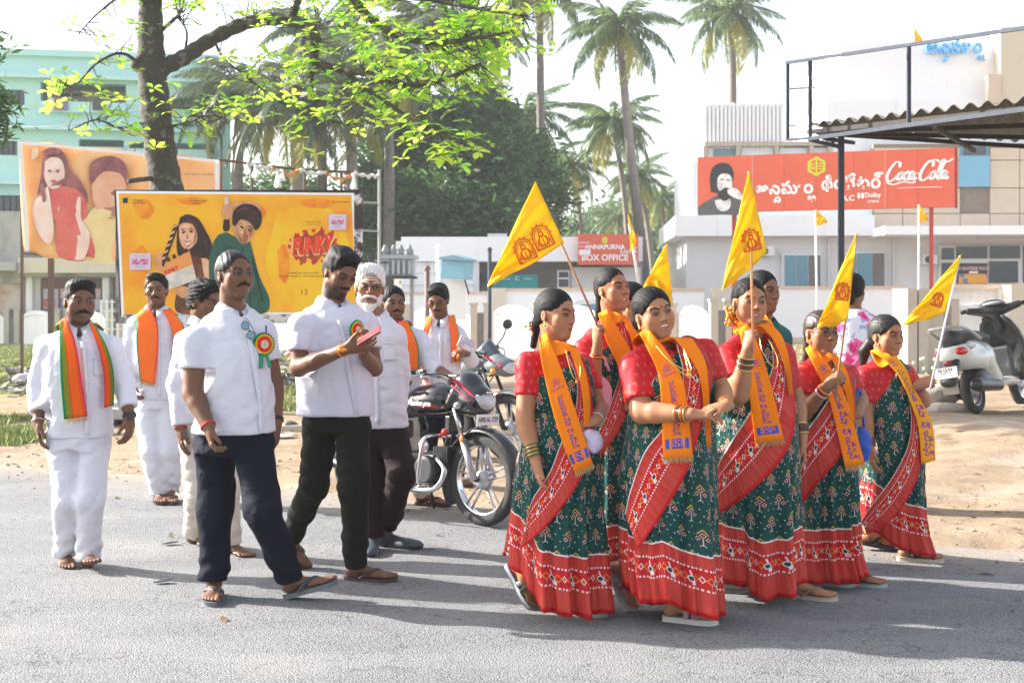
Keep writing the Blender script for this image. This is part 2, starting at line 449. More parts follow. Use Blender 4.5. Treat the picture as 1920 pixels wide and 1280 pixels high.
 for i in range(2600):
  x = rng.uniform(-7, 7); y = edge_y(x)+abs(rng.normal(0, 2.2))-.1 if i % 5 else edge_y(x)-abs(rng.normal(0, .5))
  s = rng.lognormal(-4.9, .55); z = float(ground_z(x, y)) if y > edge_y(x) else 0.0
  a = rng.uniform(0, 6.3); ca, sa = math.cos(a), math.sin(a)
  q = np.array(ico)*s*np.array([1, rng.uniform(.6, 1.), rng.uniform(.4, .7)])+rng.normal(0, s*.12, (8, 3)); q = np.c_[q[:, 0]*ca-q[:, 1]*sa, q[:, 0]*sa+q[:, 1]*ca, q[:, 2]]
  V.append(q+np.array([x, y, z+s*.15])); Fc += [(a_+n, b_+n, c_+n) for a_, b_, c_ in fi]; n += 8
 tag(mk('gravel', np.concatenate(V), Fc, mat('stone_grit', (.30, .26, .21), .9, var=.3, vs=3), smooth=False), kind='stuff', label='loose stones scattered on the dirt verge')
 V = []
 for i in range(420):
  x = rng.uniform(-7, 7); y = edge_y(x)+(abs(rng.normal(0, 2.6)) if i % 4 else -abs(rng.normal(0, 1.2))); z = (float(ground_z(x, y)) if y > edge_y(x) else 0)+.006; a = rng.uniform(0, 6.3); s_ = rng.uniform(.02, .055)
  u = np.array([math.cos(a), math.sin(a), rng.uniform(-.2, .3)])*s_; v = np.array([-math.sin(a), math.cos(a), rng.uniform(-.1, .3)])*s_*.4; c = np.array([x, y, z]); V += [c-u, c-v+[0, 0, .004], c+u, c+v+[0, 0, .006]]
 tag(mk('fallen_leaves', V, np.arange(len(V)).reshape(-1, 4), mat('dry_leaf', (.10, .055, .025), .8, var=0, col2=(.28, .18, .08), vs=1.5, thr=(.4, .6)), smooth=False), kind='stuff', label='dry fallen leaves scattered on the verge and road edge')
 # grass
 def grass(name, areas, N, h, m):
  V = []; 
  for (x0, x1, y0, y1, w) in areas:
   k = int(N*w); px = rng.uniform(x0, x1, k); D = rng.uniform(y0, y1, k); X = (px-960)/F*D
   cl = np.sin(X*1.3+D*.7)+np.sin(X*3.1-D*1.9+1); keep = cl > -.5; X, D = X[keep], D[keep]; Z = ground_z(X, D)
   a = rng.uniform(0, 6.3, len(X)); hh = h*rng.uniform(.4, 1.3, len(X)); ln = rng.normal(0, .4, (len(X), 2))*hh[:, None]; w_ = .006+.010*rng.random(len(X))
   p = np.stack([X, D, Z-.01], -1); d = np.stack([np.cos(a), np.sin(a), 0*a], -1)*w_[:, None]; tip = p+np.c_[ln, hh]
   V.append(np.stack([p-d, p+d, tip], 1).reshape(-1, 3))
  V = np.concatenate(V); tag(mk(name, V, np.arange(len(V)).reshape(-1, 3), m, smooth=False), kind='stuff', label='rough grass growing on the verge')
 gm = mat('grass_blades', (.17, .24, .05), .8, var=0, col2=(.33, .32, .12), vs=2, thr=(.4, .6))
 grass('grass', [(-30, 235, 20, 40, .45), (-60, 90, 13, 16, .06), (495, 570, 17, 36, .12), (150, 330, 26, 38, .12), (560, 1000, 24, 30, .12), (1400, 1720, 24, 32, .06)], 60000, .10, gm)
build_ground()
def rock(name, c, r, m, seed, label, cat, parent=None):
 r_ = np.random.default_rng(seed); H = SDF(); c = np.asarray(c, float); r = np.asarray(r, float)
 pl = [(nrm(r_.normal(0, 1, 3)), r_.uniform(.62, .95)) for _ in range(12)]
 def f(p):
  q = (p-c)/r; d = np.linalg.norm(q, axis=1)-1
  for n, o in pl: d = np.maximum(d, q@n-o)
  return d*r.min()+.01*np.sin(p[:, 0]*40)*np.sin(p[:, 2]*50)*r.min()*4
 V, Q = sdf_mesh(f, c-r*1.1, c+r*1.1, r.max()/9)
 b = np.array([c[0], c[1], c[2]-r[2]*.5]); o = mk(name, V-b, Q, m); o.location = b; ORG[o.name] = b
 return tag(o, label, cat)
# ================================================================= BUILDINGS, WALLS AND SIGNS
class Facade:
 """vertical plane through photo column px0 at distance D0, turned by ang (recedes to the right when > 0)"""
 def __init__(s, px0, D0, ang, T=None):
  s.o = P(px0, 560, D0)*np.array([1, 1, 0]); a = R(ang); s.u = np.array([math.cos(a), math.sin(a), 0]); s.n = np.array([-math.sin(a), math.cos(a), 0]); s.T = T
 def uz(s, px, py):
  d = np.array([(px-960)/F, 1, -(py-560)/F]); t = (s.o@s.n)/(d@s.n); p = d*t; return float((p-s.o)@s.u), CZ+p[2]
 def w(s, u, z, d=0.): return s.o+s.u*u+s.n*d+np.array([0, 0, z])
 def box(s, mb, u0, u1, z0, z1, d0, d1):
  """d negative = towards the camera"""
  c = s.w((u0+u1)/2, (z0+z1)/2, (d0+d1)/2); return mb.box(c, (abs(u1-u0), abs(d1-d0), abs(z1-z0)), np.stack([s.u, s.n, [0, 0, 1.]], 1))
 def px(s, x0, y0, x1, y1):
  xm, ym = (x0+x1)/2, (y0+y1)/2
  return s.uz(x0, ym)[0], s.uz(x1, ym)[0], s.uz(xm, y1)[1], s.uz(xm, y0)[1]
 def part(s, name, m, r, d0, d1, parent=None, bevel=0):
  q = MB(); s.box(q, *r, d0, d1); return q.build(name, m, parent or s.T, bevel=bevel)
 def pb(s, name, m, x0, y0, x1, y1, d0, d1, parent=None): return s.part(name, m, s.px(x0, y0, x1, y1), d0, d1, parent)
WW = mat('white_plaster', (.86, .86, .87), .85, var=0, vs=1.6, bs=(30, .1, .01), col2=(.60, .58, .55), thr=(.60, .92), stretch=(1, 1, .16))
WD = mat('dirty_white_plaster', (.80, .79, .77), .9, var=0, col2=(.55, .52, .48), vs=1.6, thr=(.55, .8), bs=(20, .2, .01))
CREAM = mat('cream_plaster', (.68, .60, .47), .85, var=.08, vs=2); BEIGE = mat('beige_stone_pillar', (.52, .46, .38), .85, var=.10, vs=2.5, bs=(25, .2, .01))
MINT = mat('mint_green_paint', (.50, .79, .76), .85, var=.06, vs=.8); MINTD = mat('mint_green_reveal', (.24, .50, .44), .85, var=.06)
GREYC = mat('stained_concrete', (.42, .40, .38), .9, var=0, col2=(.16, .15, .14), vs=1.3, thr=(.45, .75), stretch=(1, 1, .35), bs=(12, .3, .02))
DGL = mat('dark_window_glass', (.03, .045, .06), .08, var=0, spec=.8); BGL = mat('blue_window_glass', (.10, .26, .34), .07, var=0, spec=.8)
ALU = mat('white_aluminium_frame', (.72, .72, .74), .4, var=0); STEEL = mat('galvanised_steel', (.06, .07, .09), .75, metal=0, spec=.12, var=.15, vs=8); RUSTY = mat('rusty_steel', (.16, .09, .07), .7, var=.3, vs=8, bs=(40, .3, .004))
GWALL = mat('pale_grey_paint', (.70, .69, .70), .8, var=.04, vs=1); TAN = mat('tan_cladding', (.66, .53, .40), .55, var=.06, vs=3); TANL = mat('cream_cladding', (.66, .56, .42), .55, var=.05, vs=3)
SRED = mat('red_flex_print', (.70, .125, .065), .5, var=.06, vs=2); WPR = mat('white_print', (.82, .82, .82), .6, var=0); YPR = mat('lime_yellow_print', (.62, .60, .03), .6, var=0)
def green_block():
 T = thing('apartment_building', P(200, 560, 46)*np.array([1, 1, 0]), 'mint green block with laundry on its balcony behind the bright leafy tree', 'building')
 f = Facade(0, 44, 10, T); uR = f.uz(412, 300)[0]; uL = f.uz(-260, 300)[0]; zt = f.uz(0, 104)[1]
 zb = [0, 2.9, 5.9, 8.9]
 R_ = lambda *a: f.px(*a)
 # wall with real recesses: build bands and piers
 holes = [R_(76, 156, 236, 212), R_(-8, 168, 46, 196), R_(148, 262, 232, 296), R_(300, 182, 404, 226), R_(-8, 264, 32, 291), R_(242, 268, 404, 300), R_(-8, 366, 40, 396), R_(-140, 166, -40, 196), R_(-140, 262, -40, 292)]
 us = sorted({uL, uR, *[h[0] for h in holes], *[h[1] for h in holes]}); 
 mb = MB()
 for a, b in zip(us[:-1], us[1:]):
  zs = [0]; c = (a+b)/2
  for h in sorted([h for h in holes if h[0]-1e-6 < c < h[1]+1e-6], key=lambda h: h[2]): zs += [h[2], h[3]]
  zs.append(zt)
  for k in range(0, len(zs), 2): f.box(mb, a, b, zs[k], zs[k+1], 0, .5)
 mb.build('wall', MINT, T)
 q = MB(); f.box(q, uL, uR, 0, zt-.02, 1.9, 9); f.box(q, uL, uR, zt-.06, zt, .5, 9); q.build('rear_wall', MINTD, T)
 for z in (f.uz(0, 236)[1], f.uz(0, 140)[1], f.uz(0, 340)[1]):
  f.part('ledge', mat('mint_band', (.56, .82, .78), .8, var=.05), (uL, uR+.1, z-.12, z), -.35, -.002)
 f.part('parapet', MINT, (uL-.1, uR+.15, zt, zt+.22), -.2, .6)
 for h in holes:
  big = h[1]-h[0] > 1.4; w = f.part('balcony_recess' if big else 'window', CREAM if big else DGL, (h[0], h[1], h[2], h[3]), (1.6 if big else .22), (1.7 if big else .26))
  if big: 
   f.part('opening', DGL, (h[0]+.3, h[0]+1.1, h[2], h[3]-.15), 1.55, 1.59, w); f.part('opening', DGL, (h[1]-1.0, h[1]-.4, h[2], h[3]-.15), 1.55, 1.59, w)
   f.part('balcony_wall', MINT, (h[0]-.02, h[1]+.02, h[2]-.02, h[2]+.35), -.25, -.01)
  else:
   mm = MB(); k = 4
   for i in range(k+1): uu = h[0]+(h[1]-h[0])*i/k; f.box(mm, uu-.02, uu+.02, h[2], h[3], .15, .2)
   mm.build('grille', mat('dark_grille', (.06, .07, .08), .6), w)
 for (x0, x1, c) in ((92, 104, (.70, .68, .72)), (106, 120, (.62, .20, .22)), (122, 130, (.25, .22, .40)), (176, 200, (.10, .10, .12))):
  t = MB(); a = f.px(x0, 186, x1, 209); f.box(t, *a, -.32, -.28); o = t.build('garment', mat('laundry_%d' % x0, c, .9), None)
  b = np.array(f.w(a[0], a[2], -.3)); me = o.data; me.transform(Matrix.Translation(-Vector(b))); o.location = b; ORG[o.name] = b
  tag(o, {92: 'pale lilac cloth drying on the mint green balcony', 106: 'dull red cloth drying on the mint green balcony', 122: 'narrow violet cloth drying on the mint green balcony', 176: 'black cloth drying on the mint green balcony'}[x0], 'laundry')
def old_house():
 T = thing('old_shop_building', P(120, 560, 38)*np.array([1, 1, 0]), 'weathered concrete shop with brown shutters behind the cloth banner pole', 'building')
 f = Facade(100, 42.5, 0, T)
 a = f.px(-260, 396, 44, 492); f.part('upper_wall', GREYC, a, 0, 3); f.pb('ledge', GREYC, -260, 492, 46, 508, -.8, 0); f.pb('lintel_wall', GREYC, -260, 508, 44, 530, .0, .5)
 b = f.px(-260, 530, 40, 640); f.part('side_room_wall', mat('rust_stained_plaster', (.55, .48, .44), .9, var=0, col2=(.40, .15, .06), vs=1.1, thr=(.45, .7)), b, .25, .5)
 f.pb('canopy_beam', CREAM, 44, 484, 240, 512, -.5, .6); f.pb('shadow_strip', GREYC, 44, 512, 240, 518, -.2, .6)
 w = f.pb('front_wall', WD, 44, 518, 330, 655, .4, .8)
 for x0, x1 in ((70, 188), (206, 226), (240, 300)):
  s_ = f.pb('shutter', mat('brown_shutter', (.17, .075, .065), .7, var=.1), x0, 521, x1, 640, .30, .38)
  u0, u1, z0, z1 = f.px(x0, 521, x1, 640); mb = MB()
  for i in range(14): z = z0+(z1-z0)*i/14; f.box(mb, u0+.02, u1-.02, z, z+.05, .27, .30)
  mb.build('slat', mat('brown_shutter', (.17, .075, .065), .7), s_)
 for i, (x, y, w_, h, c) in enumerate(((76, 541, 28, 38, (.55, .50, .60)), (76, 560, 22, 16, (.60, .15, .10)), (108, 541, 76, 18, (.62, .45, .45)), (110, 560, 40, 22, (.30, .32, .50)), (152, 560, 30, 22, (.60, .58, .62)), (76, 582, 100, 14, (.50, .48, .55)))):
  o = f.pb('poster', mat('faded_poster_%d' % i, c, .8, var=.2, vs=9), x, y, x+w_, y+h, .255-.004*i, .262)
  tag(o, kind=None)
 for x in (52, 196, 232): f.pb('pillar', WD, x-6, 512, x+6, 660, .1, .39)
 # railing to the right
 T2 = thing('white_railing', P(215, 560, 34)*np.array([1, 1, 0]), 'white iron railing in front of the shuttered shop beside the yellow billboard', 'railing')
 g = Facade(190, 33, 0, T2); u0, u1 = g.px(188, 540, 240, 560)[:2]
 for y in (566, 583, 600, 617, 634): g.part('rail', ALU, (u0, u1, g.uz(200, y)[1]-.015, g.uz(200, y)[1]+.015), 0, .03)
 for i in range(6): u = u0+(u1-u0)*i/5; g.part('upright', ALU, (u-.02, u+.02, 0, g.uz(200, 562)[1]), .035, .07)
def boundary():
 """compound wall of white arched panels between pairs of stone pillars"""
 T = thing('compound_wall', P(900, 560, 30)*np.array([1, 1, 0]), 'long white compound wall of arched panels between paired beige pillars behind the parade', 'wall')
 pts = [(-90, 44), (24, 42.5), (119, 41.5), (215, 40.5), (330, 39), (470, 37.5), (610, 36), (750, 34.5), (901, 33), (1020, 32), (1142, 31), (1247, 30), (1352, 29)]
 for i, (x, D) in enumerate(pts):
  c = P(x, 560, D); zt = 1.12+.22*min(1, max(0, (x-100)/800))+.10*(x > 1300); w = .17
  for q in (-1, 1):
   m = MB(); m.box((c[0]+q*.17, D, zt/2), (w, .28, zt)); m.box((c[0]+q*.17, D, zt+.03), (w+.06, .34, .06)); m.build('pillar', BEIGE, T)
  m = MB(); m.box((c[0], D+.05, zt/2-.1), (.18, .14, zt-.2)); m.build('grey_infill', mat('grey_infill', (.32, .31, .30), .9), T)
  if i+1 < len(pts):
   x2, D2 = pts[i+1]; c2 = P(x2, 560, D2); n = 17; A = []
   for t in np.linspace(0, 1, n):
    p = c*(1-t)+c2*t+np.array([.27*(1-t)-.27*t, 0, 0]); h = zt-.26+.26*math.sin(math.pi*t)**.6
    A.append((p[0], p[1], h))
   V = [(x_, y_-.07, 0) for x_, y_, h in A]+[(x_, y_-.07, h) for x_, y_, h in A]+[(x_, y_+.07, h) for x_, y_, h in A]
   mk('arched_panel', V, [(k, k+1, n+k+1, n+k) for k in range(n-1)]+[(n+k, n+k+1, 2*n+k+1, 2*n+k) for k in range(n-1)], WW, T, smooth=False)
   V = [(x_, y_-.09, h-.13) for x_, y_, h in A[2:-2]]; mb = MB(); mb.tube(V, .018, 5); mb.build('moulding', WD, T)
 T = thing('inner_wall', P(1100, 560, 38)*np.array([1, 1, 0]), 'plain white rear wall with a peach coping running in front of the theatre', 'wall')
 f = Facade(1000, 37, -4, T)
 for (x0, x1, y) in ((640, 918, 551), (948, 1320, 545), (1380, 1700, 541), (1782, 2300, 537)):
  a = f.px(x0, y, x1, 700); f.part('wall_panel', WW, (a[0], a[1], 0, a[3]), 0, .2); f.part('coping', mat('peach_coping', (.72, .55, .42), .8), (a[0]-.02, a[1]+.02, a[3], a[3]+.07), -.06, .26)
 for x in (932, 1350): a = f.px(x-16, 540, x+16, 700); f.part('pillar', CREAM, (a[0], a[1], 0, a[3]), -.1, .3)
 a = f.px(1380, 632, 1700, 660); f.part('plinth', TANL, (a[0], a[1], 0, a[3]), -.25, -.03)
 # gate pillars on the right
 T = thing('gate_pillar', P(1741, 560, 22)*np.array([1, 1, 0]), 'broad beige double gate pillar behind the white scooter', 'pillar')
 g = Facade(1702, 21, 12, T); zt = g.uz(1720, 541)[1]
 for x0, x1 in ((1702, 1721), (1723, 1742), (1744, 1778)): a = g.px(x0, 541, x1, 700); g.part('pillar_block', BEIGE, (a[0], a[1]-.01, 0, zt-(.0 if x0 < 1740 else .01)), 0 if x0 < 1740 else .12, .5)
 T = thing('side_wall', P(1850, 560, 22)*np.array([1, 1, 0]), 'cream wall with a curved white panel and pale lattice strip behind the scooter', 'wall')
 g = Facade(1778, 21.3, 4, T)
 a = g.px(1786, 564, 1900, 700); n = 14; us = np.linspace(a[0], a[1]+.6, n); zt = g.uz(1790, 575)[1]
 V = [g.w(u, 0, 0) for u in us]+[g.w(u, zt+.14*math.sin(math.pi*.5*i/(n-1)), 0) for i, u in enumerate(us)]+[g.w(u, zt+.14*math.sin(math.pi*.5*i/(n-1)), .15) for i, u in enumerate(us)]
 mk('curved_panel', V, [(k, k+1, n+k+1, n+k) for k in range(n-1)]+[(n+k, n+k+1, 2*n+k+1, 2*n+k) for k in range(n-1)], WD, T, smooth=False)
 q = g.px(1780, 560, 1794, 700); g.part('post', BEIGE, (q[0], q[1], 0, q[3]), -.1, .25); q = g.px(1893, 535, 2100, 700); g.part('cream_wall', CREAM, (q[0], q[1], 0, q[3]), -.05, .3)
 q = g.px(1784, 533, 1896, 541); g.part('beam', mat('peach_coping', (.72, .55, .42), .8), q, .3, .5)
 mb = MB()
 for x in range(1792, 1896, 16): r = g.px(x, 541, x+1.2, 562); g.box(mb, *r, .38, .40)
 for y in (548, 555): r = g.px(1784, y, 1896, y+1); g.box(mb, *r, .38, .40)
 mb.build('lattice', ALU, T); r = g.px(1784, 541, 1896, 566); g.part('lattice_backing', WW, r, .45, .5)
def box_office():
 T = thing('box_office_building', P(980, 560, 42)*np.array([1, 1, 0]), 'low white ticket building with grey front wall under the red box office sign', 'building')
 f = Facade(900, 40, 0, T); q = f.px
 f.part('parapet', WW, q(752, 444, 1205, 490), 0, 6); f.pb('parapet_end', WD, 742, 452, 752, 500, 0, 5)
 f.pb('side_wall', WW, 752, 491, 890, 600, .2, 5); f.pb('front_wall', mat('mauve_grey_paint', (.34, .31, .32), .8, var=.05), 891, 491, 1215, 600, 1.6, 5)
 f.pb('wall_return', GWALL, 1072, 500, 1205, 600, .6, 1.5); f.pb('pillar', GWALL, 888, 490, 898, 600, .1, .5)
 for y in (512, 534): f.pb('tile_joint', mat('grey_joint', (.5, .5, .52), .8), 753, y, 889, y+.8, .17, .198)
 for x in (775, 800, 826, 850): f.pb('tile_joint', mat('grey_joint', (.5, .5, .52), .8), x, 492, x+.8, 560, .165, .196)
 w = f.pb('window', ALU, 1046, 506, 1070, 540, .5, .58); f.pb('pane', DGL, 1049, 509, 1067, 537, .46, .49, w); f.pb('bar', ALU, 1049, 520, 1067, 523, .42, .45, w)
 f.pb('roof_box', GWALL, 912, 432, 950, 444, 2, 3); f.pb('window', DGL, 898, 505, 918, 560, 1.5, 1.58)
 # teal advert panel
 t = thing('teal_panel', f.w(*q(923, 514, 1010, 549)[:1], 0, 0), 'teal advertising panel with white lettering leaning at the ticket building', 'sign')
 f.pb('board', mat('teal_print', (.01, .36, .37), .5, var=.05), 923, 514, 1010, 549, .9, .96, t)
 for txt, x, y, s_ in (('C', 970, 522, .12), ('annapurna', 945, 522, .06), ('cinema', 990, 522, .06)):
  V, Fc = tmesh(txt, size=1., offset=.02); p = f.w(f.uz(x, y)[0], f.uz(x, y)[1]+.01, .88); mk('lettering', p+V[:, 0:1]*s_*1.5*f.u+V[:, 1:2]*s_*1.5*np.array([0, 0, 1.]), Fc, WPR, t, smooth=False)
 # red sign
 s_ = thing('box_office_sign', f.w(f.uz(1140, 497)[0], 0, -.3), 'red box office sign with white lettering above the ticket windows', 'sign')
 f.pb('sign_board', SRED, 1083, 440, 1195, 497, -.30, -.12, s_)
 def L(t, x, y, h, off=.02, m=WPR, wx=1.): 
  V, Fc = tmesh(t, size=1., offset=off); p = f.w(f.uz(x, y)[0], f.uz(x, y)[1], -.304); mk('lettering', p+V[:, 0:1]*h*wx*f.u+V[:, 1:2]*h*np.array([0, 0, 1.]), Fc, m, s_, smooth=False)
 L('ANNAPURNA', 1133, 464, .20, .03); L('BOX OFFICE', 1133, 484, .26, .03)
 L('HOSTED BY', 1093, 456, .07); L('IN ASSOCIATION', 1094, 463, .06)
 coke(f, s_, 1177, 470, .165, -.305)
 b = f.px(1085, 469, 1106, 479); f.part('white_strip', WPR, b, -.304, -.301, s_)
 V = [(math.cos(a)*.10, math.sin(a)*.12) for a in np.linspace(R(90), R(450), 7)[:-1]]; mb = MB(); mb.poly(V, f.w(f.uz(1133, 451)[0], f.uz(1133, 451)[1], -.305), f.u, up); mb.build('hexagon_mark', YPR, s_)
def coke(f, par, px, py, H, d):
 """flowing script drawn as brush strokes: C o c a - C o l a"""
 def C(x, s): return [(x+.52*s, .62*s), (x+.50*s, .86*s), (x+.30*s, .92*s), (x+.06*s, .55*s), (x-.02*s, .15*s), (x+.12*s, -.06*s), (x+.38*s, .08*s), (x+.55*s, .30*s)]
 def o(x): return [(x+.16, .42), (x+.04, .30), (x+.00, .12), (x+.08, .0), (x+.20, .10), (x+.24, .30), (x+.15, .42), (x+.20, .33), (x+.34, .36)]
 def c(x): return [(x+.24, .34), (x+.16, .42), (x+.03, .28), (x+.02, .08), (x+.12, .0), (x+.26, .12)]
 def a(x): return [(x+.22, .38), (x+.10, .42), (x+.0, .22), (x+.03, .02), (x+.14, .06), (x+.24, .38), (x+.22, .06), (x+.30, .0), (x+.38, .12)]
 def l(x): return [(x+.0, .15), (x+.16, .50), (x+.24, .88), (x+.16, .96), (x+.06, .60), (x+.04, .10), (x+.12, .0), (x+.22, .12)]
 S = [C(0, 1.), o(.50), c(.80), a(1.06), [(1.42, .30), (1.55, .33)], C(1.62, 1.), o(2.10), l(2.42), a(2.62), [(-.02, -.10), (.35, -.22), (.85, -.10), (1.25, -.16), (1.45, -.08)], [(1.95, .86), (2.2, .98), (2.5, .84), (2.8, .86), (3.1, 1.02)]]
 mb = MB(); u0, z0 = f.uz(px, py)
 for st in S:
  p = crv([(x, y, 0) for x, y in st], 6)[:, :2]; n = len(p); T = np.gradient(p, axis=0); nn = np.stack([-T[:, 1], T[:, 0]], 1); nn /= np.linalg.norm(nn, axis=1)[:, None]+1e-9
  w = .030+.045*np.abs(nn[:, 0])**1.5; w = w*np.clip(np.minimum(np.arange(n), np.arange(n)[::-1])/3+.3, 0, 1)
  a_ = p-nn*w[:, None]; b = p+nn*w[:, None]; sh = lambda q: np.c_[(q[:, 0]-1.5+.18*q[:, 1]), q[:, 1]-.4]*H
  V = [f.w(u0+x, z0+z, d) for x, z in np.concatenate([sh(a_), sh(b)])]; mb.add(V, [(i, i+1, n+i+1, n+i) for i in range(n-1)])
 mb.build('script_lettering', WPR, par)
def theatre():
 T = thing('theatre_building', P(1600, 560, 42)*np.array([1, 1, 0]), 'large white cinema building with tan cladding and ribbed parapet on the right', 'building')
 f = Facade(1600, 40, -3, T); q = f.px
 f.part('lower_wall', GWALL, (lambda a: (a[0], a[1], 0, a[3]))(q(1290, 432, 2500, 560)), .6, 9)
 f.part('white_band', WW, q(1265, 404, 1640, 442), 0, 8); f.part('upper_wall', WW, q(1300, 300, 1640, 404), .3, 8)
 f.part('upper_mass', WW, q(1560, 178, 2400, 300), .8, 12); f.part('top_mass', WW, q(1592, 66, 1890, 178), 1.2, 12)
 f.part('stair_tower', TANL, q(1886, 44, 2200, 192), .6, 6)
 u0, u1, z0, z1 = q(1322, 190, 1474, 276); f.part('parapet_core', WW, (u0, u1, z0, z1-.02), .5, 1.5); mb = MB()
 n = 20
 for i in range(n): f.part('rib', WW, (u0+(u1-u0)*(i+.12)/n, u0+(u1-u0)*(i+.80)/n, z0, z1+.02*(i % 2)), .40, .50)
 f.part('band', BEIGE, q(1322, 264, 1562, 272), .2, .6); f.part('window_strip', BGL, q(1326, 272, 1560, 302), .50, .56)
 for x in (1324, 1386, 1459, 1524, 1560): f.pb('mullion', BEIGE, x-4, 272, x+4, 303, .2, .48)
 for x0, x1 in ((1393, 1454), (1466, 1519), (1530, 1556), (1330, 1340)): f.pb('pane_reflection', mat('white_reflection', (.75, .8, .84), .3, var=0), x0, 274, x1, 300, .44, .47)  # reflection on the window strip, painted as pale panels
 # tan cladding panels
 xs = [1640, 1694, 1750, 1802, 1858, 1914, 1970, 2040]; ys = [276, 300, 352, 400, 430]
 for i in range(len(xs)-1):
  for j in range(len(ys)-1):
   if j < 3 and i in (3, ) : continue
   m = TAN if not (j == 1 and i > 3) else TANL
   a = q(xs[i], ys[j], xs[i+1], ys[j+1]); f.part('cladding_panel', m, (a[0]+.012, a[1]-.012, a[2]+.012, a[3]-.012), .1, .16)
 f.part('cladding_backing', mat('dark_joint', (.3, .24, .18), .9), (lambda a: (a[0], a[1], a[2], a[3]))(q(1640, 268, 2100, 436)), .17, .6)
 f.pb('tower_panel', TAN, 1858, 136, 1882, 190, .3, .6); f.pb('tower_panel', TANL, 1884, 46, 1960, 190, .4, .58)
 w = f.pb('corner_window', BGL, 1802, 270, 1856, 350, .08, .16); f.pb('pane', mat('sky_blue_glass', (.18, .42, .58), .1, var=0), 1800, 292, 1857, 350, .04, .078, w); f.pb('pane', DGL, 1808, 270, 1850, 290, .04, .078, w)
 f.part('canopy_slab', WW, q(1636, 428, 2300, 444), -1.6, .55)
 for x0, x1, xs_, y0 in ((1470, 1545, (1474, 1498, 1520, 1544), 474), (1590, 1666, (1594, 1612, 1641, 1665), 470)):
  w = f.pb('window', ALU, x0, y0, x1, 540, .44, .58)
  for a, b in zip(xs_[:-1], xs_[1:]): f.pb('pane', BGL if b < xs_[-1] else mat('grey_glass', (.13, .12, .12), .2, var=0), a+1.5, y0+4, b-1.5, 538, .38, .43, w)
 w = f.pb('entrance', ALU, 1768, 459, 2060, 534, .40, .58)
 for x0, x1, y0, y1 in ((1772, 1795, 464, 486), (1800, 1858, 461, 484), (1863, 1920, 460, 484), (1772, 1795, 492, 532), (1862, 1916, 489, 530), (1926, 1990, 460, 530)): f.pb('pane', DGL, x0, y0, x1, y1, .34, .39, w)
 p = f.pb('notice', mat('black_print', (.02, .02, .025), .4, var=0), 1801, 493, 1858, 532, .33, .385, w); f.pb('notice_picture', mat('orange_picture', (.80, .36, .04), .5, var=0, col2=(.15, .2, .35), vs=3.5, thr=(.52, .58)), 1803, 513, 1857, 531, .30, .328, w)
 V, Fc = tmesh('NO OUTSIDE FOOD', size=1., offset=.04); pp = f.w(f.uz(1829, 503)[0], f.uz(1829, 503)[1], .32); mk('lettering', pp+V[:, 0:1]*.12*f.u+V[:, 1:2]*.14*up, Fc, mat('pink_white_print', (.8, .5, .5), .5), w, smooth=False)
 f.pb('white_tag', WPR, 1823, 508, 1840, 512, .315, .325, w)
 for i, (x, y) in enumerate(((1748, 486), (1440, 470))):
  t = f.pb('air_conditioner', ALU, x-14, y-9, x+14, y+9, .2, .58); u, z = f.uz(x-4, y); q_ = MB(); q_.lathe([(0, 0), (.10, 0), (.11, .01), (0, .015)], f.w(u, z, .19), -f.n, 16); q_.build('fan_grille', mat('dark_grille', (.06, .07, .08), .6), t)
 for x in (1560, 1683): f.pb('drain_pipe', GWALL, x-1.5, 444, x+1.5, 540, .50, .58)
 # roof lettering
 s_ = thing('roof_lettering', f.w(f.uz(1815, 100)[0], 0, .9), 'pale blue Telugu letters standing high on the white theatre wall', 'sign')
 V, Fc = telugu(ANNA, .03); V = V-V.mean(0); wd = V[:, 0].max()-V[:, 0].min(); a, b = f.uz(1757, 84)[0], f.uz(1872, 84)[0]; k = (b-a)/wd; z = f.uz(1815, 84)[1]
 n = len(V); V2 = np.array([f.w((a+b)/2+v[0]*k, z+v[1]*k*1.15, 1.05) for v in V]); o = mk('lettering', V2, Fc, mat('sky_blue_letters', (.14, .48, .85), .5, var=0), s_, smooth=False, solid=.12)
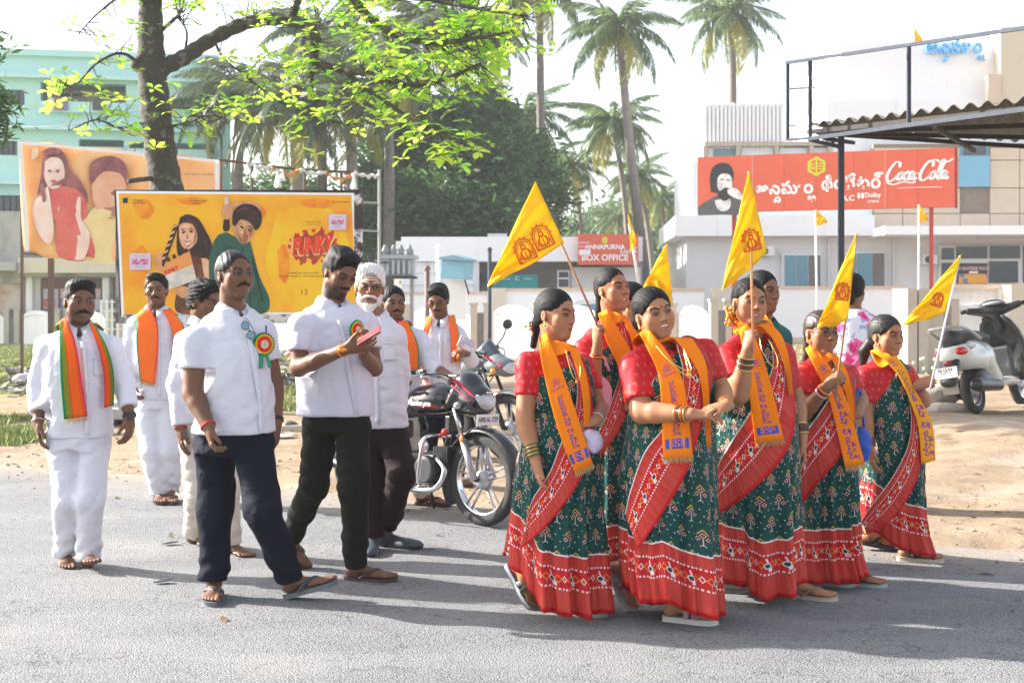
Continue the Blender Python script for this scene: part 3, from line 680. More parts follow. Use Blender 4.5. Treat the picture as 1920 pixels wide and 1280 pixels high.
def sign_board():
 T = thing('theatre_sign', P(1550, 560, 27)*np.array([1, 1, 0]), 'long red theatre hoarding on red posts with white Telugu lettering and a bearded man', 'sign')
 f = Facade(1308, 29, -19, T)
 zt = (f.uz(1308, 303)[1]+f.uz(1797, 268)[1])/2; zb = (f.uz(1308, 404)[1]+f.uz(1797, 381)[1])/2; u0, u1 = f.uz(1308, 350)[0], f.uz(1790, 325)[0]
 f.part('board', SRED, (u0, u1, zb, zt), 0, .28); f.part('board_edge', mat('dark_red_edge', (.34, .035, .03), .6), (u1, u1+.06, zb, zt), .0, .5)
 for px in (1411, 1660): u = f.uz(px, 340)[0]; f.part('seam', mat('pale_red_seam', (.70, .35, .30), .6), (u-.008, u+.008, zb, zt), -.006, -.001)
 for px in (1470, 1530, 1600, 1720): u = f.uz(px, 340)[0]; f.part('seam', mat('faint_seam', (.60, .11, .075), .6), (u-.01, u+.01, zb, zt), -.005, -.001)
 for px, m in ((1375, 545), (1746, 540)): a = f.px(px-4, 380, px+4, 560); f.part('post', mat('red_post', (.45, .05, .04), .6), (a[0], a[1], 0, zb), .1, .2)
 def L(name, t, x0, x1, y, m=WPR, off=.02, hy=1., d=-.006):
  V, Fc = tmesh(t, size=1., offset=off) if isinstance(t, str) else telugu(t, .035); V = V-np.array([(V[:, 0].max()+V[:, 0].min())/2, 0, 0]); a, b = f.uz(x0, y)[0], f.uz(x1, y)[0]; k = (b-a)/(V[:, 0].max()-V[:, 0].min()); z = f.uz((x0+x1)/2, y)[1]
  mk(name, np.array([f.w((a+b)/2+v[0]*k, z+v[1]*k*hy, d) for v in V]), Fc, m, T, smooth=False)
 L('lettering', ANNA, 1418, 1530, 355, hy=1.1); L('lettering', [('థి', None), ('యే', None), ('ట', None), ('ర్', None)], 1540, 1656, 345, hy=1.1)
 L('lettering', 'A.C', 1578, 1602, 372, off=.03); L('lettering', 'Dolby', 1622, 1652, 366, off=.025); L('lettering', 'ATMOS', 1626, 1648, 378)
 a = f.px(1608, 362, 1613, 372); f.part('mark', WPR, a, -.006, -.002); a = f.px(1615, 362, 1620, 372); f.part('mark', WPR, a, -.006, -.002)
 coke(f, T, 1720, 322, .42, -.006); a = f.px(1684, 351, 1766, 352); f.part('underline', WPR, a, -.006, -.002)
 # hexagonal emblem
 c = f.w(f.uz(1531, 312)[0], f.uz(1531, 312)[1], -.008); hx = [(math.cos(a), math.sin(a)) for a in np.linspace(R(90), R(450), 7)]
 mb = MB(); 
 for i in range(6):
  a, b = np.array(hx[i]), np.array(hx[i+1]); mb.poly([tuple(a*.22), tuple(b*.22), tuple(b*.16), tuple(a*.16)], c, f.u, up)
 mb.poly([(-.02, .16), (.02, .16), (.02, -.16), (-.02, -.16)], c, f.u, up)
 for z in (.06, 0, -.06): mb.poly([(.04, z+.015), (.13, z+.015), (.13, z-.015), (.04, z-.015)], c, f.u, up)
 mb.poly([(-.13, .07), (-.04, .07), (-.04, .04), (-.13, .04)], c, f.u, up); mb.poly([(-.13, .04), (-.10, .04), (-.10, -.07), (-.13, -.07)], c, f.u, up); mb.poly([(-.10, -.04), (-.04, -.04), (-.04, -.07), (-.10, -.07)], c, f.u, up); mb.poly([(-.07, .015), (-.04, .015), (-.04, -.04), (-.07, -.04)], c, f.u, up)
 mb.build('hexagon_mark', YPR, T)
 # printed bearded man
 def S(name, pts, m, d):
  V = [f.w(*f.uz(x, y), d) for x, y in crv([(a, b, 0) for a, b in pts], 5)[:, :2]]; mk(name, V, [tuple(range(len(V)))], m, T, smooth=False)
 GR = mat('grey_print', (.12, .12, .13), .6, col2=(.07, .07, .08), vs=5); BK = mat('black_ink', (.03, .03, .035), .6, var=.1); FW = mat('pale_print', (.74, .73, .72), .6, col2=(.45, .44, .43), vs=4, thr=(.5, .7))
 S('printed_jacket', [(1309, 404), (1310, 388), (1330, 374), (1348, 366), (1372, 366), (1388, 376), (1392, 401), (1350, 403), (1309, 404)], GR, -.004)
 S('printed_vest', [(1340, 376), (1346, 392), (1360, 396), (1370, 386), (1366, 372), (1340, 376)], FW, -.007)
 S('printed_hair', [(1333, 360), (1331, 335), (1336, 315), (1350, 306), (1366, 308), (1375, 322), (1374, 340), (1366, 352), (1350, 362), (1333, 360)], BK, -.009)
 S('printed_face', [(1345, 348), (1346, 334), (1354, 326), (1368, 328), (1373, 342), (1370, 362), (1358, 370), (1348, 362), (1345, 348)], FW, -.012)
 S('printed_beard', [(1345, 350), (1350, 358), (1360, 352), (1371, 356), (1369, 370), (1358, 377), (1347, 368), (1345, 350)], BK, -.015); S('printed_hand', [(1364, 356), (1376, 352), (1390, 362), (1392, 374), (1380, 372), (1366, 364), (1364, 356)], FW, -.018)
 for p in ([(1351, 337), (1357, 336)], [(1363, 337), (1369, 338)]): mb = MB(); mb.tube([f.w(*f.uz(*p[0]), -.016), f.w(*f.uz(*p[1]), -.016)], .012, 5); mb.build('printed_eye', BK, T)
def shed():
 T = thing('shed_canopy', P(1577, 560, 14)*np.array([1, 1, 0]), 'corrugated roof shelter on a grey steel post with an open pipe frame above, upper right', 'shelter')
 a = P(1515, 238, 13.6); b = P(2450, 128, 8.6); c = P(2300, 292, 15.6); d = a+(c-b)*.0; n = 150; m = 2
 near0, near1 = a, b; far0, far1 = P(1562, 243, 15.0), c; 
 up_ = np.array([0, 0, 1.]); A = []
 for i in range(n):
  t = i/(n-1); w = .028*math.sin(t*2*math.pi*26); A.append([near0*(1-t)+near1*t+up_*(w+.02), far0*(1-t)+far1*t+up_*(w+.02)])
 V, Q = gridmesh(np.array(A)); mk('corrugated_roof', V, Q, mat('weathered_fibre_sheet', (.13, .12, .105), .9, var=.2, vs=4), T, solid=.008)
 br = mat('brown_purlin', (.022, .017, .014), .8)
 def bar(p, q, r, mm, name, sq=True):
  k = MB(); dd = nrm(q-p); s_ = nrm(np.cross(dd, up_)) if abs(dd[2]) < .9 else np.array([1., 0, 0]); k.box((p+q)/2, (np.linalg.norm(q-p), r*1.35, r*1.35), np.stack([dd, s_, np.cross(dd, s_)], 1)); k.build(name, mm, T)
 for t in (.02, .34, .66, .985): bar(near0*(1-t)+far0*t-up_*.055, near1*(1-t)+far1*t-up_*.055, .035, br, 'purlin')
 for t in (.05, .35, .65, .95): bar(near0*(1-t)+near1*t-up_*.14, far0*(1-t)+far1*t-up_*.14, .03, br, 'rafter')
 # post and open frame
 po = P(1577, 254, 13.7); bar(np.array([po[0], po[1], .1]), po, .042, STEEL, 'post')
 D = 13.2; e = lambda x, y, q=0: P(x, y, D-(x-1475)/445*3.2+q)
 for p, q, r, nme in ((e(1475, 118), e(1960, 47), .022, 'rail'), (e(1475, 262), e(1522, 259), .02, 'rail'), (e(1519, 260), e(1960, 200), .028, 'rail'), (e(1477, 118), e(1477, 262), .022, 'upright'), (e(1519, 112), e(1519, 262), .026, 'upright'), (e(1704, 86), e(1704, 236), .024, 'upright'),
                      (e(1478, 167), e(1532, 164), .012, 'bracket'), (e(1480, 236), e(1520, 238), .01, 'bracket'), (e(1518, 262), P(1577, 276, 13.6), .026, 'brace'), (P(1562, 262, 13.4), P(1562, 272, 13.4), .02, 'brace')): bar(p, q, r, STEEL, nme)
# ================================================================= TREES
def leafmat(name, c, tr, w=.5, rough=.45, var=.25):
 m, nt, b = newmat(name); n = noise(nt, 1.5, 3); oi = nt.nodes.new('ShaderNodeObjectInfo')
 c1 = mixc(nt, n, tuple(x*(1+var) for x in c), tuple(x*(1-var) for x in c)); nt.links.new(c1, b.inputs['Base Color']); b.inputs['Roughness'].default_value = rough; b.inputs['Specular IOR Level'].default_value = .3
 t = nt.nodes.new('ShaderNodeBsdfTranslucent'); t.inputs[0].default_value = (*tr, 1); mx = nt.nodes.new('ShaderNodeMixShader'); mx.inputs[0].default_value = w
 nt.links.new(b.outputs[0], mx.inputs[1]); nt.links.new(t.outputs[0], mx.inputs[2]); nt.links.new(mx.outputs[0], nt.nodes['Material Output'].inputs['Surface']); return m
BARK = mat('mottled_grey_bark', (.055, .046, .038), .95, var=0, col2=(.21, .19, .17), vs=7, thr=(.56, .72), bs=[(22, .9, .03)])
PBARK = mat('palm_bark', (.22, .19, .165), .95, var=.25, vs=9, bs=[(6, .8, .05)], stretch=(.3, .3, 3))
LEAF = leafmat('almond_leaf_green', (.14, .32, .03), (.46, .80, .07), .60); LEAF2 = leafmat('almond_leaf_yellow', (.27, .40, .045), (.70, .88, .10), .62)
FROND = leafmat('palm_frond_green', (.075, .12, .055), (.15, .22, .07), .35); FROND2 = leafmat('palm_frond_dull', (.07, .095, .055), (.12, .16, .06), .25); FRONDY = leafmat('palm_frond_yellowing', (.24, .24, .05), (.4, .38, .07), .35)
DARKL = leafmat('dark_feathery_leaf', (.055, .12, .05), (.10, .20, .05), .35)
def almond():
 T = thing('almond_tree', P(300, 560, 17)*np.array([1, 1, 0]), 'tree with bright yellow-green leaves and mottled trunk rising behind the yellow billboard', 'tree')
 D = 17.
 def t(p, dy=0): return P(p[0], p[1], D+dy)
 b = MB(); pts = [P(305, 0, D)*0+np.array([P(322, 560, D)[0], D, -.1]), t((318, 420)), t((303, 300)), t((292, 210)), t((284, 120)), t((282, 40)), t((284, -60)), t((290, -200))]
 c = crv(pts, 8); n = len(c); rr = np.interp(np.linspace(0, 1, n), [0, .15, .3, .42, .56, .7, 1], [.26, .22, .205, .20, .19, .165, .10])*(1+.05*np.sin(np.arange(n)*1.9)); b.tube(c, rr, 14)
 b.ball(t((262, 122), -.05), (.13, .12, .10), 10); b.ball(t((268, 108), -.12), (.10, .08, .07), 8); b.tube(crv([t((318, 332)), t((270, 336), -.2), t((240, 340), -.3)], 5), .035, 6)
 b.build('trunk', BARK, T, smooth=True)
 limbs = []; 
 def limb(pts, r0, r1, name='branch'):
  c = crv([t(p[:2], p[2] if len(p) > 2 else 0) for p in pts], 7); k = MB(); k.tube(c, np.linspace(r0, r1, len(c))*(1+.10*np.sin(np.arange(len(c))*2.1)), 9); k.build(name, BARK, T, smooth=True); limbs.append((c, r0)); return c
 main = limb([(300, 130), (345, 108), (400, 72), (470, 42), (545, 38, -.3), (590, 62, -.6), (590, 115, -.8), (640, 130, -1.), (700, 140, -1.4), (760, 160, -1.6), (830, 150, -1.9), (900, 120, -2.2)], .115, .018)
 limb([(545, 38, -.3), (560, 0, -.4), (580, -60, -.4)], .06, .03)
 limb([(640, -40, -.5), (680, 20, -.9), (740, 65, -1.2), (820, 80, -1.6), (900, 70, -2), (960, 60, -2.2)], .07, .012); limb([(600, -60, -.4), (660, -30, -.8), (760, -10, -1.4), (860, 10, -2), (980, 30, -2.4)], .06, .012)
 limb([(590, 115, -.8), (585, 160, -.8), (600, 215, -.7), (650, 235, -.8)], .03, .008); limb([(640, 130, -1.), (700, 175, -1.3), (760, 215, -1.5), (830, 250, -1.8), (880, 300, -2)], .03, .006)
 limb([(262, 118), (225, 100, -.3), (180, 120, -.6), (140, 160, -.8), (110, 150, -.9)], .025, .006); limb([(270, 230), (225, 240, -.4), (180, 225, -.7), (130, 245, -.9)], .022, .006)
 limb([(300, 240), (345, 232, -.3), (395, 215, -.6), (430, 230, -.7)], .022, .006); limb([(300, 60), (340, 20, .3), (345, -30, .4)], .03, .012); limb([(345, 108), (350, 60, -.2), (330, 30, -.4)], .02, .008)
 limb([(290, 20), (240, -10, -.4), (190, 20, -.7), (150, 60, -.9)], .03, .006); limb([(400, 72), (420, 110, -.4), (470, 150, -.6), (520, 190, -.6)], .022, .006); limb([(300, 300), (305, 285, -.25), (310, 270, -.35)], .012, .006)
 # twigs ending in rosettes of large leaves
 tw = MB(); tips = []
 zones = [(95, 270, 30, 110, 5, -.8), (90, 260, 110, 250, 12, -.7), (300, 430, 190, 260, 6, -.6), (240, 300, 180, 300, 3, -.6), (300, 480, -40, 60, 14, -.2), (380, 560, 100, 240, 16, -.5), (480, 700, -60, 60, 26, -.6), (540, 760, 60, 260, 30, -1.1), (680, 960, -60, 110, 58, -1.7), (660, 960, 100, 190, 36, -1.7), (740, 930, 190, 310, 12, -1.9), (900, 1040, -30, 110, 9, -2.3), (240, 340, -80, 30, 10, 0)]
 allp = np.concatenate([c for c, r in limbs])
 for x0, x1, y0, y1, k, dy in zones:
  for _ in range(int(k*2.4)):
   e = t((rng.uniform(x0, x1), rng.uniform(y0, y1)), dy+rng.normal(0, .35)); q = allp[np.argmin(((allp-e)**2).sum(1)+rng.random(len(allp))*.15)]
   L = np.linalg.norm(e-q); mid = (e+q)/2+rng.normal(0, .08*min(1, L), 3)+np.array([0, 0, -.05*L]); cc = crv([q, mid, e], 4); tw.tube(cc, np.linspace(.009, .003, len(cc)), 5)
   tips.append((e, nrm(e-mid)))
   if L > .6:
    for z in range(int(L/.45)):
     s_ = cc[rng.integers(2, len(cc)-1)]; e2 = s_+rng.normal(0, .18, 3)+np.array([0, 0, .08]); tw.tube([s_, e2], [.006, .003], 4); tips.append((e2, nrm(e2-s_)))
 tips.append((t((300, 275), -.45), nrm((.2, -.3, .5)))); 
 tw.build('twigs', BARK, T)['kind'] = 'stuff'
 def leaf(L, W, bend):
  V = []; prof = [(0, .04), (.15, .28), (.4, .72), (.65, 1.), (.85, .82), (1., .05)]
  for s_, w in prof: z = -bend*s_*s_*L; V += [(s_*L, -w*W, z+.18*w*W), (s_*L, 0, z), (s_*L, w*W, z+.18*w*W)]
  return V, [(3*i+j, 3*i+j+1, 3*i+j+4, 3*i+j+3) for i in range(5) for j in (0, 1)]
 protos = []
 for L, W, bd in ((.19, .050, .25), (.16, .045, .1), (.22, .056, .45)):
  for m in (LEAF, LEAF2): V, Fc = leaf(L, W, bd); protos.append((np.array(V), Fc, meshdata('leaf', V, Fc, m)))
 allL = []
 for e, d in tips:
  dd = nrm(d*.35+np.array([0, 0, .8])); a = nrm(np.cross(dd, (1, .2, 0))); b_ = np.cross(dd, a); k = rng.integers(4, 8); ph = rng.uniform(0, 6.3); ps = rng.uniform(.5, .88)
  yl = rng.random() < .45
  for i in range(k):
   an = ph+i*2.4; o = a*math.cos(an)+b_*math.sin(an); el = rng.uniform(.05, .7); x = nrm(o*math.cos(el)+dd*math.sin(el)); y = nrm(np.cross(dd, x)); z = np.cross(x, y)
   s_ = ps*rng.uniform(.7, 1.1); M_ = np.stack([x, y, z], 1)*s_; allL.append((e+x*.015, M_, rng.integers(0, 3)*2+(1 if yl else 0)))
 base = ORG[T.name]; order = np.argsort([q[0][1]+abs(q[0][2]-4.)*.02 for q in allL])
 rest = {0: ([], [], 0), 1: ([], [], 0)}; cnt = 0
 for j in order:
  p, M_, k = allL[j]; px = 960+p[0]/p[1]*F; py = 560-(p[2]-CZ)/p[1]*F
  if cnt < 300 and -10 < py < 640 and 0 < px < 1920:
   o = bpy.data.objects.new('leaf', protos[k][2]); COL.objects.link(o); o.parent = T; m4 = Matrix([[*M_[i], p[i]-base[i]] for i in range(3)]+[[0, 0, 0, 1]]); o.matrix_local = m4; cnt += 1
  else:
   V, Fc, n0 = rest[k % 2]; n = sum(len(v) for v in V); V.append(protos[k][0]@M_.T+p); Fc += [tuple(i+n0 for i in f) for f in protos[k][1]]; rest[k % 2] = (V, Fc, n0+18)
 V = np.concatenate(rest[0][0]+rest[1][0]); Fc = rest[0][1]+[tuple(i+rest[0][2] for i in f) for f in rest[1][1]]
 o = mk('foliage', V, Fc, [LEAF, LEAF2], T); o['kind'] = 'stuff'; o.data.polygons.foreach_set('material_index', np.r_[np.zeros(len(rest[0][1]), np.int32), np.ones(len(rest[1][1]), np.int32)])
def frond_mesh(L, droop, hang, m, n=44, lw=.055, ll=.75, seed=0):
 r_ = np.random.default_rng(seed); V = []; Fc = []
 t = np.linspace(0, 1, n); X = L*np.sin(np.minimum(t*droop, 2.9))/droop*1.0; Z = L*(np.cos(t*droop)-1)/droop+t*L*.25*(1-t)
 P_ = np.stack([X, 0*X, Z], 1); T = np.gradient(P_, axis=0); T /= np.linalg.norm(T, axis=1)[:, None]
 for i in range(n-1):                                           # rachis
  k = len(V); w = .03*(1-t[i])+.006; w2 = .03*(1-t[i+1])+.006; V += [P_[i]+(0, -w, 0), P_[i]+(0, w, 0), P_[i+1]+(0, w2, 0), P_[i+1]+(0, -w2, 0)]; Fc.append((k, k+1, k+2, k+3))
 for i in range(4, n):
  l = ll*math.sin(min(1, (t[i]*.92+.12))*math.pi)**.55*r_.uniform(.8, 1.1)
  for q in (-1, 1):
   if r_.random() < .06: continue
   side = np.array([0, q, 0]); d = nrm(side*.75+T[i]*.55+np.array([0, 0, -hang*r_.uniform(.6, 1.3)])); wv = nrm(T[i]+r_.normal(0, .15, 3))*lw*.5; k = len(V)
   m_ = P_[i]+d*l*.55; e = m_+nrm(d+np.array([0, 0, -hang*1.1]))*l*.5; V += [P_[i]-wv*.5, P_[i]+wv*.5, m_+wv, m_-wv, e]; Fc += [(k, k+1, k+2, k+3), (k+3, k+2, k+4)]
 return meshdata('frond', V, Fc, m, smooth=False)
FM = {}
def palm(cx, cy, D, rpx, base, label, lean=None, n=22, seed=0, mats=(0, 1), dense=1., tr=.17, group='coconut palms'):
 """crown at photo (cx,cy); rpx crown radius in photo pixels; base (px) of the trunk"""
 n = int(n*1.15); r_ = np.random.default_rng(seed+11); C_ = P(cx, cy, D); L = rpx/F*D*1.18; b = np.array([P(base[0], 560, D)[0], D, 0.])
 T = thing('palm_tree', b, label, 'palm tree', group); q = MB(); mid = (b+C_)/2
 if lean: mid = P(lean[0], lean[1], D)
 c = crv([b, mid, C_], 14); k = len(c); q.tube(c, np.linspace(tr*1.25, tr*.8, k)*(1+.05*(np.arange(k) % 2)), 10); q.build('trunk', PBARK, T, smooth=True)
 for i in range(n):
  az = i*2.399+r_.uniform(-.2, .2); e = 1.05-1.75*(i/(n-1))**.9+r_.uniform(-.1, .1)
  key = (i % 4, mats[0] if i < n*.85 else mats[1])
  if key not in FM:
   FM[key] = frond_mesh(1., (1.0, 1.3, 1.6, .8)[key[0]], (.8, 1.3, 1.0, .6)[key[0]], (FROND, FRONDY, FROND2)[key[1]], ll=.25, lw=.026, seed=key[0], n=40)
  o = bpy.data.objects.new('frond', FM[key]); COL.objects.link(o); o.parent = T; o.location = C_-ORG[T.name]; s_ = L*r_.uniform(.85, 1.1); o.scale = (s_,)*3; o.rotation_euler = (r_.uniform(-.3, .3), -e, az)
 if r_.random() < .7:
  q = MB(); 
  for j in range(7): a = r_.uniform(0, 6.3); q.ball(C_+np.array([math.cos(a)*.32, math.sin(a)*.32, -.25-r_.uniform(0, .25)]), .13, 7)
  q.build('coconuts', mat('green_coconut', (.22, .20, .06), .6, var=.2), T, smooth=True)
def clump_tree(name, label, lobes, D, N, m, trunk, size=.12, cat='tree', kind=None, seed=3, elong=1.):
 r_ = np.random.default_rng(seed); T = thing(name, P(trunk[0], 560, D)*np.array([1, 1, 0]), label, cat)
 q = MB(); b = ORG[T.name]; fork = P(trunk[0], trunk[1], D); q.tube(crv([b, (b+fork)/2+np.array([.1, 0, 0]), fork], 6), np.linspace(.35, .2, 13), 9)
 for lb in lobes[:8]: q.tube(crv([fork, (fork+P(lb[0], lb[1], D+lb[4]))/2+np.array([0, 0, .2]), P(lb[0], lb[1], D+lb[4])], 5), np.linspace(.14, .03, 11), 6)
 q.build('trunk', BARK, T, smooth=True)
 V = []; vol = np.array([l[2]*l[3] for l in lobes], float); vol /= vol.sum()
 for lb, w in zip(lobes, vol):
  k = int(N*w); c = P(lb[0], lb[1], D+lb[4]); rx, rz = lb[2]/F*D, lb[3]/F*D; nc = max(4, int(k/55))
  d = r_.normal(0, 1, (nc, 3)); d /= np.linalg.norm(d, axis=1)[:, None]; cc = c+d*r_.uniform(.35, 1.05, (nc, 1))**.6*np.array([rx, rx*.8, rz]); 
  idx = r_.integers(0, nc, k); p = cc[idx]+r_.normal(0, 1, (k, 3))*np.array([.30, .30, .17])*(.6+.8*r_.random((nc, 1))[idx])*size/.12
  a = r_.normal(0, 1, (k, 3)); a[:, 2] *= .5; a /= np.linalg.norm(a, axis=1)[:, None]; o = np.cross(a, r_.normal(0, 1, (k, 3))); o /= np.linalg.norm(o, axis=1)[:, None]; s_ = size*r_.uniform(.5, 1.2, (k, 1))
  V.append(np.stack([p-a*s_*elong, p+o*s_*.35, p+a*s_*elong, p-o*s_*.35], 1).reshape(-1, 3))
 V = np.concatenate(V); o = mk('foliage', V, np.arange(len(V)).reshape(-1, 4), m, T, smooth=False); o['kind'] = 'stuff'; return T
def trees():
 almond()
 clump_tree('feathery_tree', 'broad dark green feathery tree standing behind the white ticket building', [(740, 330, 75, 90, 0), (830, 250, 90, 70, 1), (900, 330, 90, 100, -1), (800, 390, 110, 60, -2), (960, 300, 60, 60, 1), (720, 410, 60, 50, -1), (880, 400, 100, 55, -2), (1000, 380, 60, 70, 2), (770, 230, 60, 50, 0), (900, 220, 60, 60, 0)], 50, 52000, DARKL, (850, 470), .17, seed=5, elong=1.3)
 P_ = [(1160, 52, 50, 118, (1222, 560), (1180, 260), 'tall coconut palm whose long leaning trunk rises beside the box office sign', 24),
          (1012, -30, 54, 120, (1020, 560), (1014, 230), 'coconut palm with a straight bare trunk rising out of the feathery tree', 24),
          (1368, 28, 62, 112, (1372, 560), (1374, 150), 'coconut palm rising alone behind the ribbed white parapet', 24),
          (1150, 232, 62, 98, (1190, 560), (1172, 380), 'mid-height palm with pale drooping fronds just left of the long leaning trunk', 26),
          (985, 222, 60, 105, (1050, 560), (1000, 400), 'palm with an upright yellow-green spear behind the feathery tree', 22),
          (1072, 312, 66, 78, (1090, 560), (1090, 440), 'short palm with a thin trunk seen above the large leaning yellow flag', 24),
          (1036, 300, 68, 70, (1040, 560), (1046, 440), 'palm with a dark curved trunk beside the short thin palm', 20),
          (1195, 330, 72, 74, (1235, 560), (1215, 430), 'pale palm partly covered by the long leaning trunk on its right', 22),
          (1240, 372, 80, 62, (1246, 560), (1248, 470), 'small hazy palm beside the left end of the theatre', 20),
          (1160, 408, 86, 62, (1165, 560), (1165, 480), 'low young palm directly above the red box office sign', 18),
          (1582, 142, 66, 30, (1590, 560), (1585, 300), 'palm top peeping over the white theatre roof under the pipe frame', 14)]
 for i, (cx, cy, D, r, b, ln, lab, n) in enumerate(P_): palm(cx, cy, D, r, b, lab, ln, n, seed=i, mats=(0, 1), tr=.17 if i < 3 else .14)
 B_ = [(540, 196, 40, 150, (548, 560), (556, 300), 'grey-green palm right behind the bare fork of the bright leafy tree'), (452, 170, 44, 140, (440, 560), (446, 300), 'palm with hanging fronds next to the mint green block'), (640, 165, 42, 150, (650, 560), (660, 300), 'large palm behind the upper right of the yellow billboard'),
          (720, 110, 46, 145, (726, 560), (730, 300), 'tall palm over the left edge of the feathery tree'), (800, 40, 52, 140, (806, 560), (800, 300), 'palm whose dark crown shows through the bright leaves near the top'), (600, 60, 50, 130, (606, 560), (604, 300), 'high palm behind the arching limb of the bright leafy tree'), (905, 60, 56, 110, (910, 560), (912, 300), 'palm standing behind the tip of the longest bright branch')]
 for i, (cx, cy, D, r, b, ln, lab) in enumerate(B_): palm(cx, cy, D, r, b, lab, ln, 24, seed=20+i, mats=(2, 1), tr=.18)
 clump_tree('leafy_tree', 'hazy band of low trees beyond the box office and palm trunks', [(1090, 470, 60, 45, 0), (1130, 440, 70, 60, 6), (1190, 430, 60, 60, 4), (1250, 440, 50, 60, 0), (1260, 500, 50, 40, -4), (1210, 490, 60, 40, -2)], 100, 14000, leafmat('hazy_green_leaf', (.07, .13, .05), (.14, .22, .06), .3), (1180, 500), .34, seed=9)
 clump_tree('dark_tree', 'sprig of dark pinnate leaves hanging at the far left edge', [(-34, 200, 34, 40, 0), (-16, 240, 16, 22, 0), (-22, 90, 18, 22, 0)], 16, 1500, DARKL, (-60, 200), .06, seed=12, elong=1.5)
 clump_tree('back_tree', 'low dark trees closing the view behind the cloth banner and the transformers', [(690, 430, 40, 60, 0), (560, 380, 70, 70, 0), (460, 400, 60, 70, 0), (720, 470, 60, 40, 0), (640, 440, 60, 60, 2)], 60, 14000, DARKL, (600, 500), .2, seed=14)
# ================================================================= PEOPLE
SKIN = vcolmat('skin', .5, spec=.28)
def clothmat(name, c, rough=.8, **k):
 m = mat(name, c, rough, var=.06, vs=5, bs=[(13, .22, .010), (420, .12, .001)], spec=.12, **k); nt = m.node_tree; b = nt.nodes['Principled BSDF']
 r1 = ((noise(nt, 3.4, 2, .45, stretch=(1.3, 1.3, .8))-.5).abs()*-1.+.5).pw(5.); r2 = ((noise(nt, 7.5, 2, .5, stretch=(.8, .8, 1.5))-.5).abs()*-1.+.5).pw(5.)
 bump(nt, b, r1*20.+r2*12., .65, .013, b.inputs['Normal'].links[0].from_socket); return m
WHITE = clothmat('white_cotton', (.63, .63, .69)); WHITE2 = clothmat('cream_cotton', (.64, .58, .50))
NAVY = clothmat('navy_cloth', (.0055, .0075, .017)); OLIVE = clothmat('olive_cloth', (.0105, .0115, .0085)); MAROON = clothmat('maroon_cloth', (.017, .008, .009))
GREEN = clothmat('green_silk', (.006, .10, .09), .45)
HAIRM = mat('black_hair', (.005, .004, .0035), .6, var=.2, vs=60, bs=[(160, .6, .005)], stretch=(1, 1, .25), spec=.2)
HAIRC = mat('curly_black_hair', (.006, .005, .005), .6, var=.2, vs=60, bs=[(130, 1., .012)], spec=.2)
HAIRG = mat('greying_hair', (.012, .010, .010), .55, var=0, spec=.3, col2=(.09, .085, .08), vs=90, thr=(.55, .8), bs=[(160, .5, .004)], stretch=(1, 1, .2))
HAIRW = mat('white_hair', (.75, .74, .72), .6, var=.12, vs=70, bs=[(120, .9, .008)], stretch=(1, 1, .3))
HAIRB = mat('brown_black_hair', (.035, .016, .010), .38, var=.3, vs=50, bs=[(160, .5, .004)], stretch=(1, 1, .25))
EYEW = mat('eye_white', (.32, .29, .27), .25, var=0); IRIS = mat('dark_iris', (.012, .007, .005), .15, var=0)
TEETH = mat('teeth', (.75, .72, .66), .3, var=0); GOLD = mat('gold', (.75, .48, .12), .28, metal=1, var=0)
BLACKF = mat('black_plastic', (.012, .012, .013), .35, var=0); WIRE = mat('dark_wire', (.05, .045, .04), .35, metal=.8, var=0)
LENS = mat('spectacle_lens', (.85, .9, .95), .03, var=0, trans=.95); LENSB = mat('tinted_lens', (.10, .22, .32), .08, var=0, spec=.8)
BIND = mat('bindi_red', (.30, .01, .01), .6, var=0)
SK_DARK = np.array([.165, .080, .046]); SK_MID = np.array([.25, .118, .062]); SK_BR = np.array([.37, .172, .090]); SK_L = np.array([.46, .26, .16])
